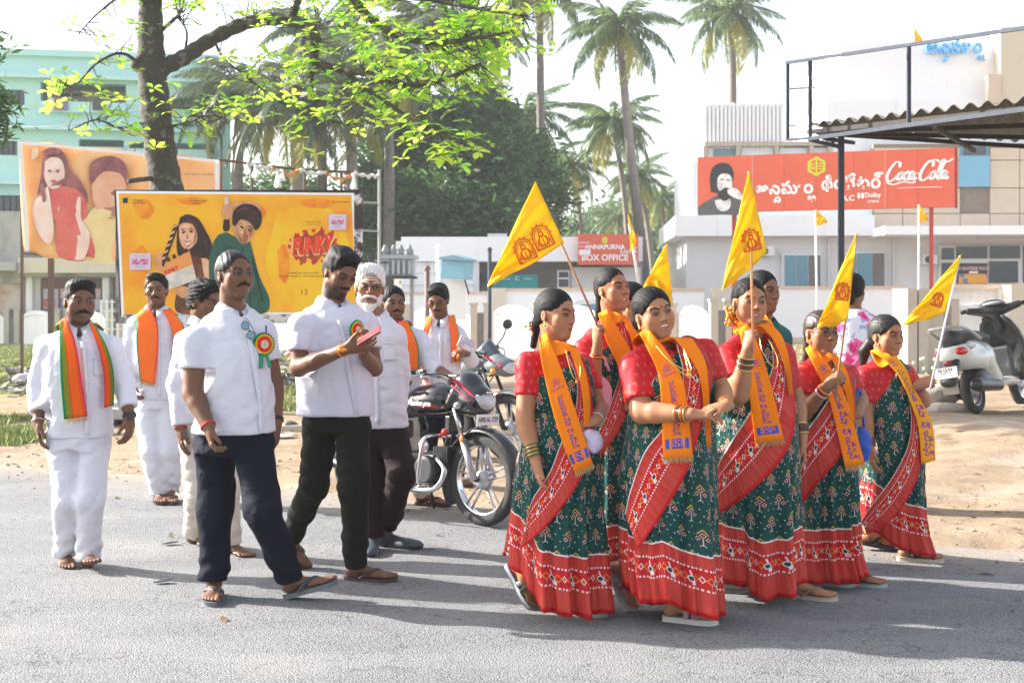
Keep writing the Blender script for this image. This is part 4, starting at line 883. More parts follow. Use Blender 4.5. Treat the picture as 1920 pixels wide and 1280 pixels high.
def wrapmat(kind):
 """silk sari: u,v are metres along and above the hem"""
 m, nt, b = newmat(kind); uvn = nt.nodes.new('ShaderNodeUVMap'); uvn.uv_map = 'UVMap'
 sp = nt.nodes.new('ShaderNodeSeparateXYZ'); nt.links.new(uvn.outputs[0], sp.inputs[0])
 u, v = E(nt, sp.outputs[0]), E(nt, sp.outputs[1])
 # motif cells on the green ground
 S = .104
 row = (v/S).floor(); par = row.mod(2)*.5
 cx = ((u/S+par).fract()-.5)*S; cy = ((v/S).fract()-.5)*S
 cx = cx*.84; cy = cy*.84
 def dia(x0, y0, r): return (cx-x0).abs()+(cy-y0).abs()-r
 white = dia(0, .008, .0105).lt(0).mx(dia(-.0150, -.006, .0092).lt(0)).mx(dia(.0150, -.006, .0092).lt(0))
 white = white.mx(cx.abs().lt(.0014)*cy.btw(-.032, -.004)).mx(((cx.abs()*.8+cy+.028).abs().lt(.0016))*cx.abs().lt(.009))
 red = dia(0, .008, .0078).lt(0).mx(dia(-.0150, -.006, .0068).lt(0)).mx(dia(.0150, -.006, .0068).lt(0))
 yel = (cx.abs()*1.1+cy-.030).abs().lt(.0032)*cx.abs().lt(.017)
 dots = (((u/.03+(v/.03).floor().mod(2)*.5).fract()-.5).abs()+((v/.03).fract()-.5).abs()).lt(.12)*cx.abs().gt(.022)
 n = noise(nt, 5, 3)
 g = mixc(nt, n, (.0, .064, .056), (.0, .038, .035))
 g = mixc(nt, dots, g, (.42, .55, .5)); g = mixc(nt, yel, g, (.55, .34, .03)); g = mixc(nt, white, g, (.60, .52, .48)); g = mixc(nt, red, g, (.42, .01, .02))
 # border: plain, figured strip, plain, white line
 red_a = (.50, .012, .012)
 nb = noise(nt, 60, 3, .6, vec=uvn.outputs[0], stretch=(1, .08, 1))
 coral = mixc(nt, ramp(nt, nb, .35, .7), (.47, .018, .016), (.54, .062, .040))
 base = mixc(nt, v.lt(.02), coral, (.52, .004, .006))
 px = .05; fx = ((u/px).fract()-.5)*px; fy = v-.168; alt = (u/px).floor().mod(2)
 d1 = (fx.abs()*1.6+fy.abs()*.95)
 dw = d1.btw(.011, .0165); do = d1.lt(.0055); fl = (fx.abs()-.019).abs()
 orange = (fx.abs()*1.3-fy.abs()*1.0-.016).abs().lt(.004)*fy.abs().lt(.026)
 teal = ((fx*fx+(fy+.006)*(fy+.006)).lt(.00011))
 legs = ((fx*140.).sin().gt(.25))*fy.btw(-.034, -.015); neck = (fx+fy*.3-.004).abs().lt(.0035)*fy.btw(.004, .03)
 wht = (dw*(1-alt)).mx((legs.mx(neck).mx((fx*fx+(fy+.006)*(fy+.006)).btw(.00011, .00021)))*alt)
 edge = (v-.122).abs().mn((v-.214).abs())
 dt = (((u/.0145).fract()-.5).abs()).lt(.27)*edge.lt(.0045)
 fig = mixc(nt, orange, (.52, .008, .012), (.75, .17, .02)); fig = mixc(nt, teal*alt, fig, (.01, .05, .08)); fig = mixc(nt, do*(1-alt), fig, (.65, .13, .02))
 fig = mixc(nt, wht.mx(dt), fig, (.74, .66, .64))
 base = mixc(nt, v.btw(.117, .219), base, fig)
 base = mixc(nt, v.gt(.275), base, (.75, .7, .68)); base = mixc(nt, v.gt(.282), base, g)
 nt.links.new(base, b.inputs['Base Color'])
 b.inputs['Roughness'].default_value = .5; b.inputs['Specular IOR Level'].default_value = .22
 pr = bump(nt, b, noise(nt, 1, 4, .6, vec=uvn.outputs[0], stretch=(26, 3.2, 1)), .75, .03); pr = bump(nt, b, noise(nt, 9, 4), .45, .02, pr); bump(nt, b, noise(nt, 300, 2), .15, .001, pr)
 return m
SARI = wrapmat('teal_and_red_sari_silk')
def blousemat():
 m, nt, b = newmat('red_blouse_silk'); o = tc(nt); sp = nt.nodes.new('ShaderNodeSeparateXYZ'); nt.links.new(o, sp.inputs[0])
 x, y, z = [E(nt, sp.outputs[i]) for i in range(3)]
 s = .042; h = (z/s).floor().mod(2)*.5
 fx = (((x+y*.8)/s+h).fract()-.5).abs(); fz = ((z/s).fract()-.5).abs()
 d = (fx*fx+fz*fz*.6).lt(.028)
 n = noise(nt, 25, 4)
 nt.links.new(mixc(nt, d*.36, mixc(nt, n, (.52, .010, .018), (.40, .005, .011)), (.66, .17, .08)), b.inputs['Base Color'])
 b.inputs['Roughness'].default_value = .55; b.inputs['Specular IOR Level'].default_value = .25
 pr = bump(nt, b, noise(nt, 12, 4), .5, .018); bump(nt, b, noise(nt, 350, 2), .2, .001, pr); return m
BLOUSE = blousemat()
def scarfmat(name, c1, mode=0):
 """mode 0 plain, 1 striped with green selvedge and dotted lines"""
 m, nt, b = newmat(name); uvn = nt.nodes.new('ShaderNodeUVMap'); uvn.uv_map = 'UVMap'
 sp = nt.nodes.new('ShaderNodeSeparateXYZ'); nt.links.new(uvn.outputs[0], sp.inputs[0])
 u, v = E(nt, sp.outputs[0]), E(nt, sp.outputs[1])
 c = mixc(nt, noise(nt, 9, 3), c1, tuple(x*.82 for x in c1))
 if mode:
  pink = u.btw(.93, 1.1) if mode == 1 else u.gt(.96)
  g1 = u.lt(.07 if mode == 2 else .11); g2 = u.btw(.11, .36) if mode == 1 else u.lt(-1)
  c = mixc(nt, pink, c, (.62, .01, .10)); c = mixc(nt, g2, c, mixc(nt, (u*90.).sin().gt(.2), (.20, .22, .015), (.30, .24, .02))); c = mixc(nt, g1, c, (.0, .22, .08))
  if mode == 1: c = mixc(nt, (u-.40).abs().lt(.018).mx((u-.86).abs().lt(.018))*((v*50.).fract().lt(.5)), c, (.35, .02, .01))
 nt.links.new(c, b.inputs['Base Color']); b.inputs['Roughness'].default_value = .8; b.inputs['Specular IOR Level'].default_value = .15
 pr = bump(nt, b, noise(nt, 18, 4, stretch=(1, 1, .25)), .5, .02); bump(nt, b, noise(nt, 380, 2), .2, .001, pr); return m
SC_O = scarfmat('orange_printed_scarf', (.95, .235, .006)); SC_Y = scarfmat('yellow_orange_scarf', (.95, .36, .01))
SC_P = scarfmat('orange_plain_stole', (.92, .16, .02), 2); SC_S = scarfmat('orange_striped_stole', (.92, .13, .01), 1)
PEOPLE = {}
class Person:
 def __init__(s, D, label, skin=SK_MID, female=False, ground=(0, 0), group=None, h=1.):
  s.D = D; s.skin = np.array(skin); s.fem = female; s.B = SDF(); s.fine = []; s.paint = []; s.h = h
  s.T = thing('person', P(ground[0], 560, D)*np.array([1, 1, 0])+np.array([0, 0, ground[1]]), label, 'person', group)
  s.cl = SDF()
 def p(s, x, y, dy=0.): return P(x, y, s.D+dy)
 def px(s, m): return m*F/s.D
 # ---------- head
 def head(s, x, y, yaw, pitch=0, roll=0, sc=1., dy=0., w=1., jaw=1., mouth='closed', brow=(.012, .009, .008), tilak=None, stub=0., neck=None, lips=None, eyes='open', browth=1.):
  s.C = s.p(x, y, dy); s.HF = rot_frame(yaw, pitch, roll); s.hs = sc; s.hw = w
  T = s.HT; B = s.B; f = s.fem; c = sc
  def ell(p, r, k=.012, op='u'): B.ell(T(p), np.array(r)*c*np.array([w, 1, 1]), k*c, op, s.HF)
  def cone(a, b, ra, rb=None, k=.01, op='u'): B.cone(T(a), T(b), ra*c, None if rb is None else rb*c, k*c, op)
  n0 = len(B.pr)
  ell((0, -.014, .034), (.074, .094, .083)); ell((0, .012, .006), (.066, .082, .095), .02)
  ell((0, .028, -.045), (.055*jaw, .056, .068), .025)
  cone((-.045*jaw, .0, -.058), (0, .060, -.092), .016, .018, .03); cone((.045*jaw, .0, -.058), (0, .060, -.092), .016, .018, .03)
  ell((0, .070, -.094), (.020*jaw, .016, .018), .02)
  if s.fem or jaw > 1.05: ell((-.034*jaw, .045, -.045), (.028, .03, .034), .02); ell((.034*jaw, .045, -.045), (.028, .03, .034), .02)
  for q in (-1, 1):
   ell((q*.040, .058, -.014), (.025, .022, .020), .02)
   cone((q*.008, .086, .026), (q*.042, .070, .027), .010, .009, .015)
   ell((q*.030, .091, .004), (.0165, .010, .012), .012, 's')
   ell((q*.031, .076, .0035), (.0165, .0130, .0120), .004)
   ell((q*.031, .0895, .0025), (.0135, .008, .0045 if eyes == 'open' else .0018), .002, 's')
   ell((q*.0755, -.014, -.006), (.008, .016, .026), .006); ell((q*.083, -.011, -.002), (.004, .008, .014), .004, 's')
   ell((q*.0755, -.006, -.028), (.006, .008, .009), .006)
   ell((q*.0135, .096, -.030), (.0085, .010, .008), .005)
  cone((0, .086, .018), (0, .104, -.022), .0065, .0095, .010); ell((0, .106, -.026), (.0115, .0105, .0095), .008)
  smile = mouth == 'smile'; mw = .034 if smile else .022; mz = -.060; up = .011 if smile else .0
  if smile:
   for q in (-1, 1): ell((q*.043, .062, -.030), (.020, .020, .017), .015)
  ell((0, .082, -.060), (.026, .014, .019), .015)
  for q in (-1, 1):
   cone((0, .0945, mz+.004), (q*mw, .081, mz+up), .0055, .0025, .004); cone((0, .0925, mz-.009-up*.2), (q*mw*.85, .081, mz-.002+up), .0065, .003, .004)
  if mouth in ('smile', 'open', 'talk'):
   oh = {'smile': .0088, 'open': .0066, 'talk': .0046}[mouth]; ow = {'smile': .028, 'open': .018, 'talk': .011}[mouth]
   ell((0, .097, mz-.003+up*.35), (ow, .014, oh), .002, 's')
  else: ell((0, .099, mz-.002), (mw*.85, .006, .0012), .0015, 's')
  nb = neck if neck is not None else T((0, -.03, -.20))
  s.NB = np.asarray(nb, float)
  B.cone(T((0, -.030, -.045)), s.NB, .053*c*(1 if f else 1.12), .056*c*(1.05 if f else 1.2), .02)
  s.fine.append((s.C-np.array([.125, .125, .165])*c, s.C+.145*c, .0037))
  lipc = np.array(lips if lips is not None else s.skin*np.array([1.25, .85, .85])*.9)
  def paint(V, C):
   q = ((V-s.C)@s.HF)/c; X, Y, Z = q.T; X = X/w
   near = (np.abs(q).max(1) < .2)
   ax = np.abs(X)
   # ruddier cheeks and lips, dark brows and lashes; eye-socket and nostril shade painted into the skin
   wc = np.exp(-(((ax-.040)/.02)**2+((Z+.02)/.022)**2))*(Y > .02)*near
   C[:] = C*(1+wc[:, None]*np.array([.16, .02, .0]))
   dk = np.exp(-(((ax-.031)/.019)**2+((Z-.004)/.012)**2))*(Y > .04)*near; C[:] = C*(1-.45*dk[:, None])
   if stub: 
    st = near*(Y > -.005)*(1/(1+np.exp((Z+.040+.25*(.06-np.clip(Y, 0, .06)))/.006)))*(Z > -.125)*stub
    st *= 1-.8*np.exp(-((X/.02)**2+((Z+.06)/.009)**2)); C[:] = C*(1-.75*np.clip(st, 0, 1)[:, None])
   m = near & (Y > .07) & (ax < mw) & (np.abs(Z-mz+.002-up*(ax/mw)) < .0105*(1-(ax/mw)**2*.7)); C[m] = lipc
   m = near & (Y > .05) & (ax > .012) & (ax < .050) & (np.abs(Z-(.0235+.010*np.sin((ax-.012)/.038*2.6)-.002)) < .0046*browth); C[m] = brow
   m = near & (Y > .06) & (np.abs(ax-.031) < .0175) & (np.abs(Z-(.0085-.9*(ax-.031)**2*10)) < .0028); C[m] = np.array([.01, .007, .006])
   m = near & (Y > .06) & (np.abs(ax-.031) < .015) & (np.abs(Z-(-.0035+.9*(ax-.031)**2*10)) < .0013); C[m] = C[m]*.35
   m = near & (np.hypot(ax-.007, Z+.037) < .0034) & (Y > .09); C[m] = C[m]*.25
   if tilak == 'stripes':
    m = near & (Y > .05) & (ax < .042) & (Z > .040) & (Z < .082) & ((Z-.040) % .0145 < .0075); C[m] = (.55, .45, .40)
   if tilak in ('stripes', 'bindi', 'bindi_up'):
    z0 = {'stripes': .034, 'bindi': .032, 'bindi_up': .036}[tilak]
    m = near & (np.hypot(X, (Z-z0)) < (.0050 if tilak != 'stripes' else .006)) & (Y > .05); C[m] = (.28, .0, .005)
    if s.fem: 
     m = near & (ax < .0035) & (Z > .069) & (Z < .092) & (Y > .03); C[m] = (.32, .0, .0)
  s.paint.append(paint)
  # eyes
  eb = MB(); 
  for q in (-1, 1):
   e = MB(); e.ball(T((q*.031, .0735, .0025)), .0135*c, 14); eo = e.build('eye', EYEW, s.T, smooth=True)
   i = MB(); i.ball(T((q*.031+.0012, .0815, .0020)), np.array([.0070, .0070, .0070])*c, 12, s.HF); i.build('iris', IRIS, eo, smooth=True)
  if mouth in ('smile', 'open', 'talk'):
   t = MB(); t.ball(T((0, .074, mz-.001+up*.4)), np.array([.029 if smile else .017, .0185, .0072])*c, 14, s.HF)
   if mouth != 'talk': t.build('teeth', TEETH, s.T, smooth=True)
  return s
 def HT(s, q): return s.C+s.HF@(np.asarray(q, float)*s.hs*np.array([s.hw, 1, 1]))
 def hair(s, style='short', m=None, hl=0., t=.010, rec=0., amp=.0025, bun=None, braid=None):
  T = s.HT; c = s.hs; H = SDF(); m = m or HAIRM
  def ell(p, r, k=.012, op='u'): H.ell(T(p), np.array(r)*c*np.array([s.hw, 1, 1]), k*c, op, s.HF)
  ell((0, -.016, .038), (.075+t, .095+t, .084+t)); 
  if style == 'short': ell((0, -.045, -.015), (.070+t*.5, .058+t*.6, .065), .02)
  else: ell((0, -.035, -.005), (.073+t*.4, .075+t*.6, .075), .02)
  if style == 'quiff': ell((.01, .045, .100), (.060, .042, .030), .02); ell((-.02, .03, .112), (.045, .04, .022), .02)
  if style == 'thick': ell((0, .040, .098), (.070, .046, .032), .02); ell((0, -.02, .085), (.074, .085, .050), .02); ell((0, -.05, .01), (.074, .056, .075), .02)
  if style == 'side': ell((.025, .030, .100), (.055, .055, .030), .02)
  # face opening
  ell((0, .105+rec*.4, -.012), (.071+rec*.3, .088, .086+hl+rec), .008, 's')
  ell((0, .062, -.045), (.12, .052, .075), .012, 's')
  if style == 'short' or style in ('quiff', 'thick', 'side'):
   ell((0, -.02, -.125), (.15, .16, .060), .01, 's')
   for q in (-1, 1): ell((q*.080, .010, -.010), (.020, .026, .030), .006, 's')
  else:
   ell((0, .01, -.105), (.15, .10, .075), .02, 's')
   for q in (-1, 1): ell((q*.084, .006, -.008), (.018, .026, .032), .006, 's')
  if bun: ell(bun[:3], bun[3], .02)
  if braid:
   for a, b_, ra, rb in braid: H.cone(T(a), T(b_), ra*c, rb*c, .01)
  frq = 150 if style in ('curly',) else 90
  G0 = H
  def f(p):
   q = (p-s.C)@s.HF
   if m is HAIRC or style == 'curly': n = np.sin(q[:, 0]*frq+3*np.sin(q[:, 2]*90))*np.sin(q[:, 1]*frq*.9+2)*np.sin(q[:, 2]*frq*1.1+1)*amp*2
   elif s.fem: n = np.sin(np.abs(q[:, 0])*420+q[:, 1]*60+4*np.sin(q[:, 2]*30))*amp*.5+.0045*np.exp(-(q[:, 0]/.004)**2)*(q[:, 1] > -.04)
   else: n = np.sin(q[:, 0]*330+q[:, 1]*70+5*np.sin(q[:, 2]*24))*amp*.5+np.sin(q[:, 1]*75+q[:, 0]*40)*np.sin(q[:, 2]*60)*amp*.6
   return G0(p)+n
  lo, hi = H.bounds(); lo = np.maximum(lo, s.C-.17*c); hi = np.minimum(hi, s.C+.17*c)
  if braid or bun: lo, hi = H.bounds()
  V, Q = sdf_mesh(f, lo, hi, .005)
  o = mk('hair', V, Q, m, s.T); return o
 def blob(s, name, m, parts, h=.003, parent=None, amp=0):
  H = SDF()
  for q in parts:
   if len(q) == 4 and not isinstance(q[3], str): H.cone(s.HT(q[0]), s.HT(q[1]), q[2]*s.hs, q[3]*s.hs, .004)
   else: H.ell(s.HT(q[0]), np.array(q[1])*s.hs*np.array([s.hw, 1, 1]), q[2] if len(q) > 2 else .006, q[3] if len(q) > 3 else 'u', s.HF)
  f = H if not amp else (lambda p: H(p)+np.sin(p[:, 0]*300)*np.sin(p[:, 2]*260+p[:, 1]*200)*amp)
  lo, hi = H.bounds(); V, Q = sdf_mesh(f, lo, hi, h)
  return mk(name, V, Q, m, parent or s.T)
 def moustache(s, m=HAIRM, big=1.):
  P_ = []
  for q in (-1, 1): P_ += [((q*.003, .098, -.047), (q*.022, .092, -.050), .0058*big, .0058*big), ((q*.022, .092, -.050), (q*.031*big, .082, -.060), .0055*big, .003*big)]
  return s.blob('moustache', m, P_)
 def glasses(s, m=BLACKF, r=.021, lens=True, th=.0017):
  b = MB(); T = s.HT
  for q in (-1, 1):
   pts = [T((q*.033+r*1.1*math.cos(a)*(1-.15*abs(math.sin(2*a))), .103, .002+r*.8*math.sin(a))) for a in np.linspace(0, 2*math.pi, 20, endpoint=False)]
   b.tube(pts, th, 6, closed=True); b.tube([T((q*.056, .101, .006)), T((q*.074, .085, .007)), T((q*.079, .0, .008))], th, 6)
  b.tube([T((-.012, .103, .004)), T((0, .108, .006)), T((.012, .103, .004))], th, 6)
  return b.build('glasses', m, s.T, smooth=True)
 def earring(s):
  for q in (-1, 1):
   b = MB(); b.ball(s.HT((q*.083, .004, -.038)), .0065, 8); b.ball(s.HT((q*.083, .004, -.050)), (.006, .006, .009), 8); b.build('earring', GOLD, s.T, smooth=True)
 # ---------- limbs
 def arm(s, sh, el, wr, r=(.048, .040, .037, .025), hand=None, k=1.):
  """sh, el, wr world points; hand=(dir, palm normal, thumb side vector, curls, thumb)"""
  r = [x*k for x in r]; sh, el, wr = [np.asarray(q, float) for q in (sh, el, wr)]
  s.B.cone(sh, el, r[0], r[1], .02); m = el*.72+wr*.28
  s.B.cone(el, m, r[1]*.97, r[2]*1.06, .02); s.B.cone(m, wr, r[2]*1.06, r[3], .012)
  if hand: s.hand(wr, *hand, k=1.0)
  return s
 def hand(s, W, d, n, t, curl=(.3, .4), thumb=(.5, .3), k=1., spread=.06, index=None, sc=None):
  """d wrist->knuckles, n palm-side normal, t towards the thumb"""
  sc = (sc or (.93 if s.fem else 1.03))*k
  d = nrm(d); n = nrm(np.asarray(n)-d*np.dot(n, d)); tt = np.cross(d, n); tt = tt*(1 if np.dot(tt, t) > 0 else -1)
  B = s.B; W = np.asarray(W, float)
  def at(a, b, c): return W+(d*a+tt*b+n*c)*sc
  fr = np.stack([tt, d, n], 1)
  B.ell(at(.048, .0, .0), np.array([.037, .052, .0145])*sc, .012, 'u', fr); B.ell(at(.030, .022, .006), np.array([.018, .030, .015])*sc, .01, 'u', fr)
  B.cone(at(-.015, 0, 0), at(.03, 0, 0), .024*sc, .026*sc, .015, sq=(n, .72))
  L = [.070, .080, .075, .058]; off = [.029, .0100, -.0095, -.028]
  tips = []
  for i in range(4):
   c1, c2 = (curl[i] if hasattr(curl[0], '__len__') else curl)
   if index and i == 0: c1, c2 = index
   b = at(.086-(.010 if i == 3 else 0), off[i], 0); a0 = (1.5-i)*spread
   dd = nrm(d*math.cos(a0)+tt*math.sin(a0)); ang = 0; r = (.0092-.0006*i)*sc
   for j, (fl, ca) in enumerate(((.44, c1), (.32, c2), (.26, c2*.7))):
    ang += ca; v = dd*math.cos(ang)+n*math.sin(ang); e = b+v*L[i]*fl*sc
    B.cone(b, e, r, r*.93, .0035 if j else .007); b = e; r *= .92
   tips.append(b)
  b = at(.022, .026, .006); a, cl = thumb
  v = nrm(d*math.cos(a)+tt*math.sin(a)+n*cl); e = b+v*.044*sc; B.cone(b, e, .0125*sc, .0105*sc, .01)
  v = nrm(v+n*cl*.7+d*.25); e2 = e+v*.030*sc; B.cone(e, e2, .0105*sc, .0085*sc, .004)
  a_ = [W+d*.09*sc]+tips+[e2, W-d*.02]
  s.fine.append((np.min(a_, 0)-.03, np.max(a_, 0)+.03, .0042)); s.grip = at(.085, 0, .022); return s
 def foot(s, A, d, lift=0., side=1, shoe=None, toe_up=0.):
  """A ankle joint, d heading on the ground; lift: heel raised (radians)"""
  A = np.array(A, float); d = nrm([d[0], d[1], 0]); p = -lift+toe_up; th_ = 0 if not shoe else (shoe[3] if len(shoe) > 3 else .016)
  gz = float(ground_z(A[0], A[1])) if A[1] > edge_y(A[0]) else 0.; k = .90 if s.fem else 1.02
  A[2] = gz+th_+(.080*k*math.cos(p)+(.19*k*math.sin(lift-toe_up) if lift > toe_up else .045*k*math.sin(toe_up)))
  dd = d*math.cos(p)+np.array([0, 0, 1.])*math.sin(p); up = -d*math.sin(p)+np.array([0, 0, 1.])*math.cos(p); l = np.cross(up, dd)*side
  k = .90 if s.fem else 1.02; B = s.B
  def at(a, b, c): return A+(dd*a+l*b+up*c)*k
  s.ff = (at, dd, l, up, k)
  B.cone(A+up*.05, at(-.012, 0, -.045), .037*k, .033*k, .02); B.ell(at(-.028, 0, -.052), np.array([.033, .032, .026])*k, .015)
  B.cone(at(.0, .0, -.028), at(.125, .004, -.060), .034*k, .026*k, .02, sq=(up, .8)); B.ell(at(.120, .0, -.062), np.array([.046, .050, .018])*k, .015, 'u', np.stack([l, dd, up], 1))
  for i, (o, ln, r) in enumerate(((.030, .205, .0135), (.009, .203, .0095), (-.008, .193, .009), (-.023, .182, .0085), (-.037, .168, .008))):
   B.cone(at(.145, o*.95, -.062), at(ln, o, -.068), r*k*1.05, r*k, .004)
  s.fine.append((np.min([at(-.07, -.06, -.09), at(.22, .06, .06), at(-.07, .06, -.09), at(.22, -.06, .06), at(-.07, 0, .06), at(.22, 0, -.09)], 0)-.012, np.max([at(-.07, -.06, -.09), at(.22, .06, .06), at(-.07, .06, .06), at(.22, -.06, -.09), at(-.07, 0, .06), at(.22, 0, -.09)], 0)+.012, .005))
  if shoe: s.sandal(*shoe)
 def sandal(s, style, m_sole, m_strap, th=.016, m_in=None):
  at, dd, l, up, k = s.ff
  out = [(-.068, .0), (-.058, .026), (-.02, .034), (.04, .032), (.10, .044), (.15, .053), (.19, .048), (.215, .030), (.222, .008), (.205, -.025), (.175, -.044), (.12, -.047), (.05, -.036), (-.02, -.034), (-.058, -.024)]
  out = crv([(a, b, 0) for a, b in out]+[(-.068, 0, 0)], 3)[:-1]
  b = MB(); n = len(out); z1 = -.080
  V = [at(a, q, z1-th) for a, q, _ in out]+[at(a, q, z1+.003) for a, q, _ in out]
  b.add(V, [tuple(range(n)), tuple(range(2*n-1, n-1, -1))]+[(i, (i+1) % n, n+(i+1) % n, n+i) for i in range(n)])
  so = b.build('sandal', m_sole, s.T, bevel=.003)
  st = MB()
  def strap(pts, w=.016, t=.004):
   pts = crv([at(*q) for q in pts], 5); T = np.gradient(pts, axis=0); mid = at(.08, 0, -.08); A_ = []
   for q, tg in zip(pts, T):
    out_ = nrm(q-mid); wv = nrm(np.cross(tg, out_)); A_.append([q-wv*w/2, q-wv*w*.3+out_*t*.6, q+wv*w*.3+out_*t*.6, q+wv*w/2])
   V_, Q_ = gridmesh(np.array(A_)); st.add(V_, [tuple(x) for x in Q_])
  if style == 'thong':
   strap([(.150, .018, -.074), (.125, .034, -.046), (.08, .046, -.052), (.03, .042, -.078)], .017); strap([(.150, .018, -.074), (.125, .004, -.036), (.08, -.034, -.046), (.03, -.042, -.078)], .017)
  elif style == 'cross':
   strap([(.155, .050, -.078), (.125, .03, -.040), (.07, -.03, -.030), (.04, -.045, -.078)], .020); strap([(.155, -.046, -.078), (.125, -.02, -.042), (.07, .03, -.026), (.04, .044, -.078)], .020)
   strap([(.02, .042, -.07), (-.02, .040, -.025), (-.07, 0, -.02), (-.02, -.040, -.025), (.02, -.042, -.07)], .014)
  elif style == 'slide':
   strap([(.13, .054, -.080), (.125, .035, -.046), (.12, -.01, -.034), (.12, -.048, -.080)], .058, .006); strap([(.07, .044, -.080), (.068, .038, -.034), (.066, -.02, -.022), (.066, -.040, -.080)], .030, .006)
  if st.V: st.build('strap', m_strap, so, smooth=True, solid=.004)
 def shoe(s, A, d, m, lift=0., side=1):
  s.foot(A, d, lift, side); at, dd, l, up, k = s.ff; H = SDF()
  H.cone(A+up*.03, at(-.02, 0, -.045), .046, .043, .02); H.cone(at(0, 0, -.03), at(.14, 0, -.058), .043, .034, .02, sq=(up, .85)); H.ell(at(.145, .0, -.058), np.array([.054, .098, .034])*k, .02, 'u', np.stack([l, dd, up], 1))
  H.plane(at(0, 0, -.084), -up); lo, hi = H.bounds(); V, Q = sdf_mesh(H, lo, hi, .006); o = mk('shoe', V, Q, m, s.T)
 # ---------- cloth stacks
 def stack(s, rows, off=0.): 
  """rows (y, xl, xr, depth half, dy)"""
  rows = sorted(rows, key=lambda r: -r[0]); D = s.D
  z = np.array([P(0, r[0], D)[2] for r in rows]); cx = np.array([P((r[1]+r[2])/2, 0, D)[0] for r in rows]); a = np.array([(r[2]-r[1])/2/F*D for r in rows])
  b = np.array([r[3] for r in rows]); cy = np.array([D+(r[4] if len(r) > 4 else 0) for r in rows])
  return dict(z=z, cx=cx, cy=cy, a=a, b=b)
 def stack_sdf(s, st, off=0., yaw=0, top=True):
  z, cx, cy, a, b = [st[k] for k in ('z', 'cx', 'cy', 'a', 'b')]
  c = np.array([cx.mean(), cy.mean(), z.mean()]); Rb = max((z[-1]-z[0])/2, a.max(), b.max())+.12
  def f(p):
   Z = p[:, 2]; X = (p[:, 0]-np.interp(Z, z, cx)); Y = (p[:, 1]-np.interp(Z, z, cy)); A = np.interp(Z, z, a)+off; Bb = np.interp(Z, z, b)+off
   q = (np.abs(X/A)**2.3+np.abs(Y/Bb)**2.3)**(1/2.3); d = (q-1)*np.minimum(A, Bb)*.92
   return np.maximum(d, np.maximum(Z-z[-1]-off, z[0]-off-Z)*.9)
  return f, c, Rb
 def shirt(s, rows, arms, m=WHITE, hem_open=True, neck=None, collar=True, k=1., wrinkle=.0042, vneck=.05, yaw=0, vh=None, name='shirt', col_off=0):
  """arms: list of (shoulder, elbow, wrist or None, end fraction, radii, cuff)"""
  S = SDF(); st = s.stack(rows); f, c, Rb = s.stack_sdf(st); S.add(f, c, Rb, .02)
  s.st = st; nb = s.NB
  arms = [(a_[0], a_[1], a_[2], a_[3], tuple(x*(.87 if a_[2] is not None else .91) for x in a_[4])) for a_ in arms]
  for sh, el, wr, end, r in arms:
   sh, el = np.asarray(sh, float), np.asarray(el, float)
   S.cone(nb+np.array([0, .0, -.040]), sh+np.array([0, 0, -.012]), .050, r[0]*.88, .035)
   if wr is None:
    e = sh+(el-sh)*end; S.cone(sh, e, r[0], r[1], .03)
   else:
    wr = np.asarray(wr, float); e = el+(wr-el)*end; S.cone(sh, el, r[0], r[1], .03); S.cone(el, e, r[1], r[2], .02)
  body = S.copy()
  ph = s.D*3.1+nb[0]
  def g(p): return S(p)-.004+wrinkle*(.55*folds(p, 1., ph)+1.0*creases(p, ph))
  # ends
  Sc = SDF(); Sc.add(g, c, 5., .001)
  for sh, el, wr, end, r in arms:
   a, b_ = (sh, el) if wr is None else (el, wr)
   a, b_ = np.asarray(a, float), np.asarray(b_, float); e = a+(b_-a)*end; n = nrm(b_-a)
   Sc.add(lambda p, e=e, n=n: np.maximum(-((p-e)@n), (np.linalg.norm(p-e, axis=1)-.13)), e, .13, .003, 's')
  Sc.add(lambda p: -(st['z'][0]+.0-p[:, 2]), nb, 1e9, .003, 's')
  fwd = rot_frame(yaw)[:, 1]; lt = rot_frame(yaw)[:, 0]
  # neck opening
  Sc.cone(nb+np.array([0, 0, -.03]), nb+(s.HT((0, -.02, -.06))-nb)*.9, .059*s.hs, .066*s.hs, .004, 's')
  o0 = nb+fwd*.075+np.array([0, 0, .01])
  Sc.cone(o0, o0+np.array([0, 0, -vneck])+fwd*.04, .040, .008, .006, 's')
  lo, hi = S.bounds(); lo[2] = st['z'][0]-.02
  V, Q = sdf_mesh(Sc, lo, hi, .0095)
  so = mk(name, V, Q, m, s.T)
  s.cl = body; s.so = so; s.fwd = fwd; s.lt = lt; s.yaw = yaw
  if collar:
   for q in (-1, 1):
    A_ = []
    for a in np.linspace(8, 172, 14):
     t = R(a); dr = fwd*math.cos(t)+lt*q*math.sin(t)
     tip = max(0, math.cos(t)); ctr = nb+np.array([0, 0, .022+.014*(1-tip)])+fwd*.004
     rr = .066*s.hs
     top = ctr+dr*(rr+.0)+np.array([0, 0, .028-.030*tip**3]); out = ctr+dr*(rr+.030+.026*tip**2)+np.array([0, 0, -.022-.050*tip**4])
     inn = ctr+dr*(rr-.004)+np.array([0, 0, -.014-.01*tip])
     mid = (top+out)/2+dr*.006+np.array([0, 0, .004])
     A_.append([inn, top-dr*.002, top+np.array([0, 0, .002])+dr*.004, mid, out])
    V, Q = gridmesh(np.array(A_)); mk('collar', V, Q, m, so, solid=.0035)
  return so
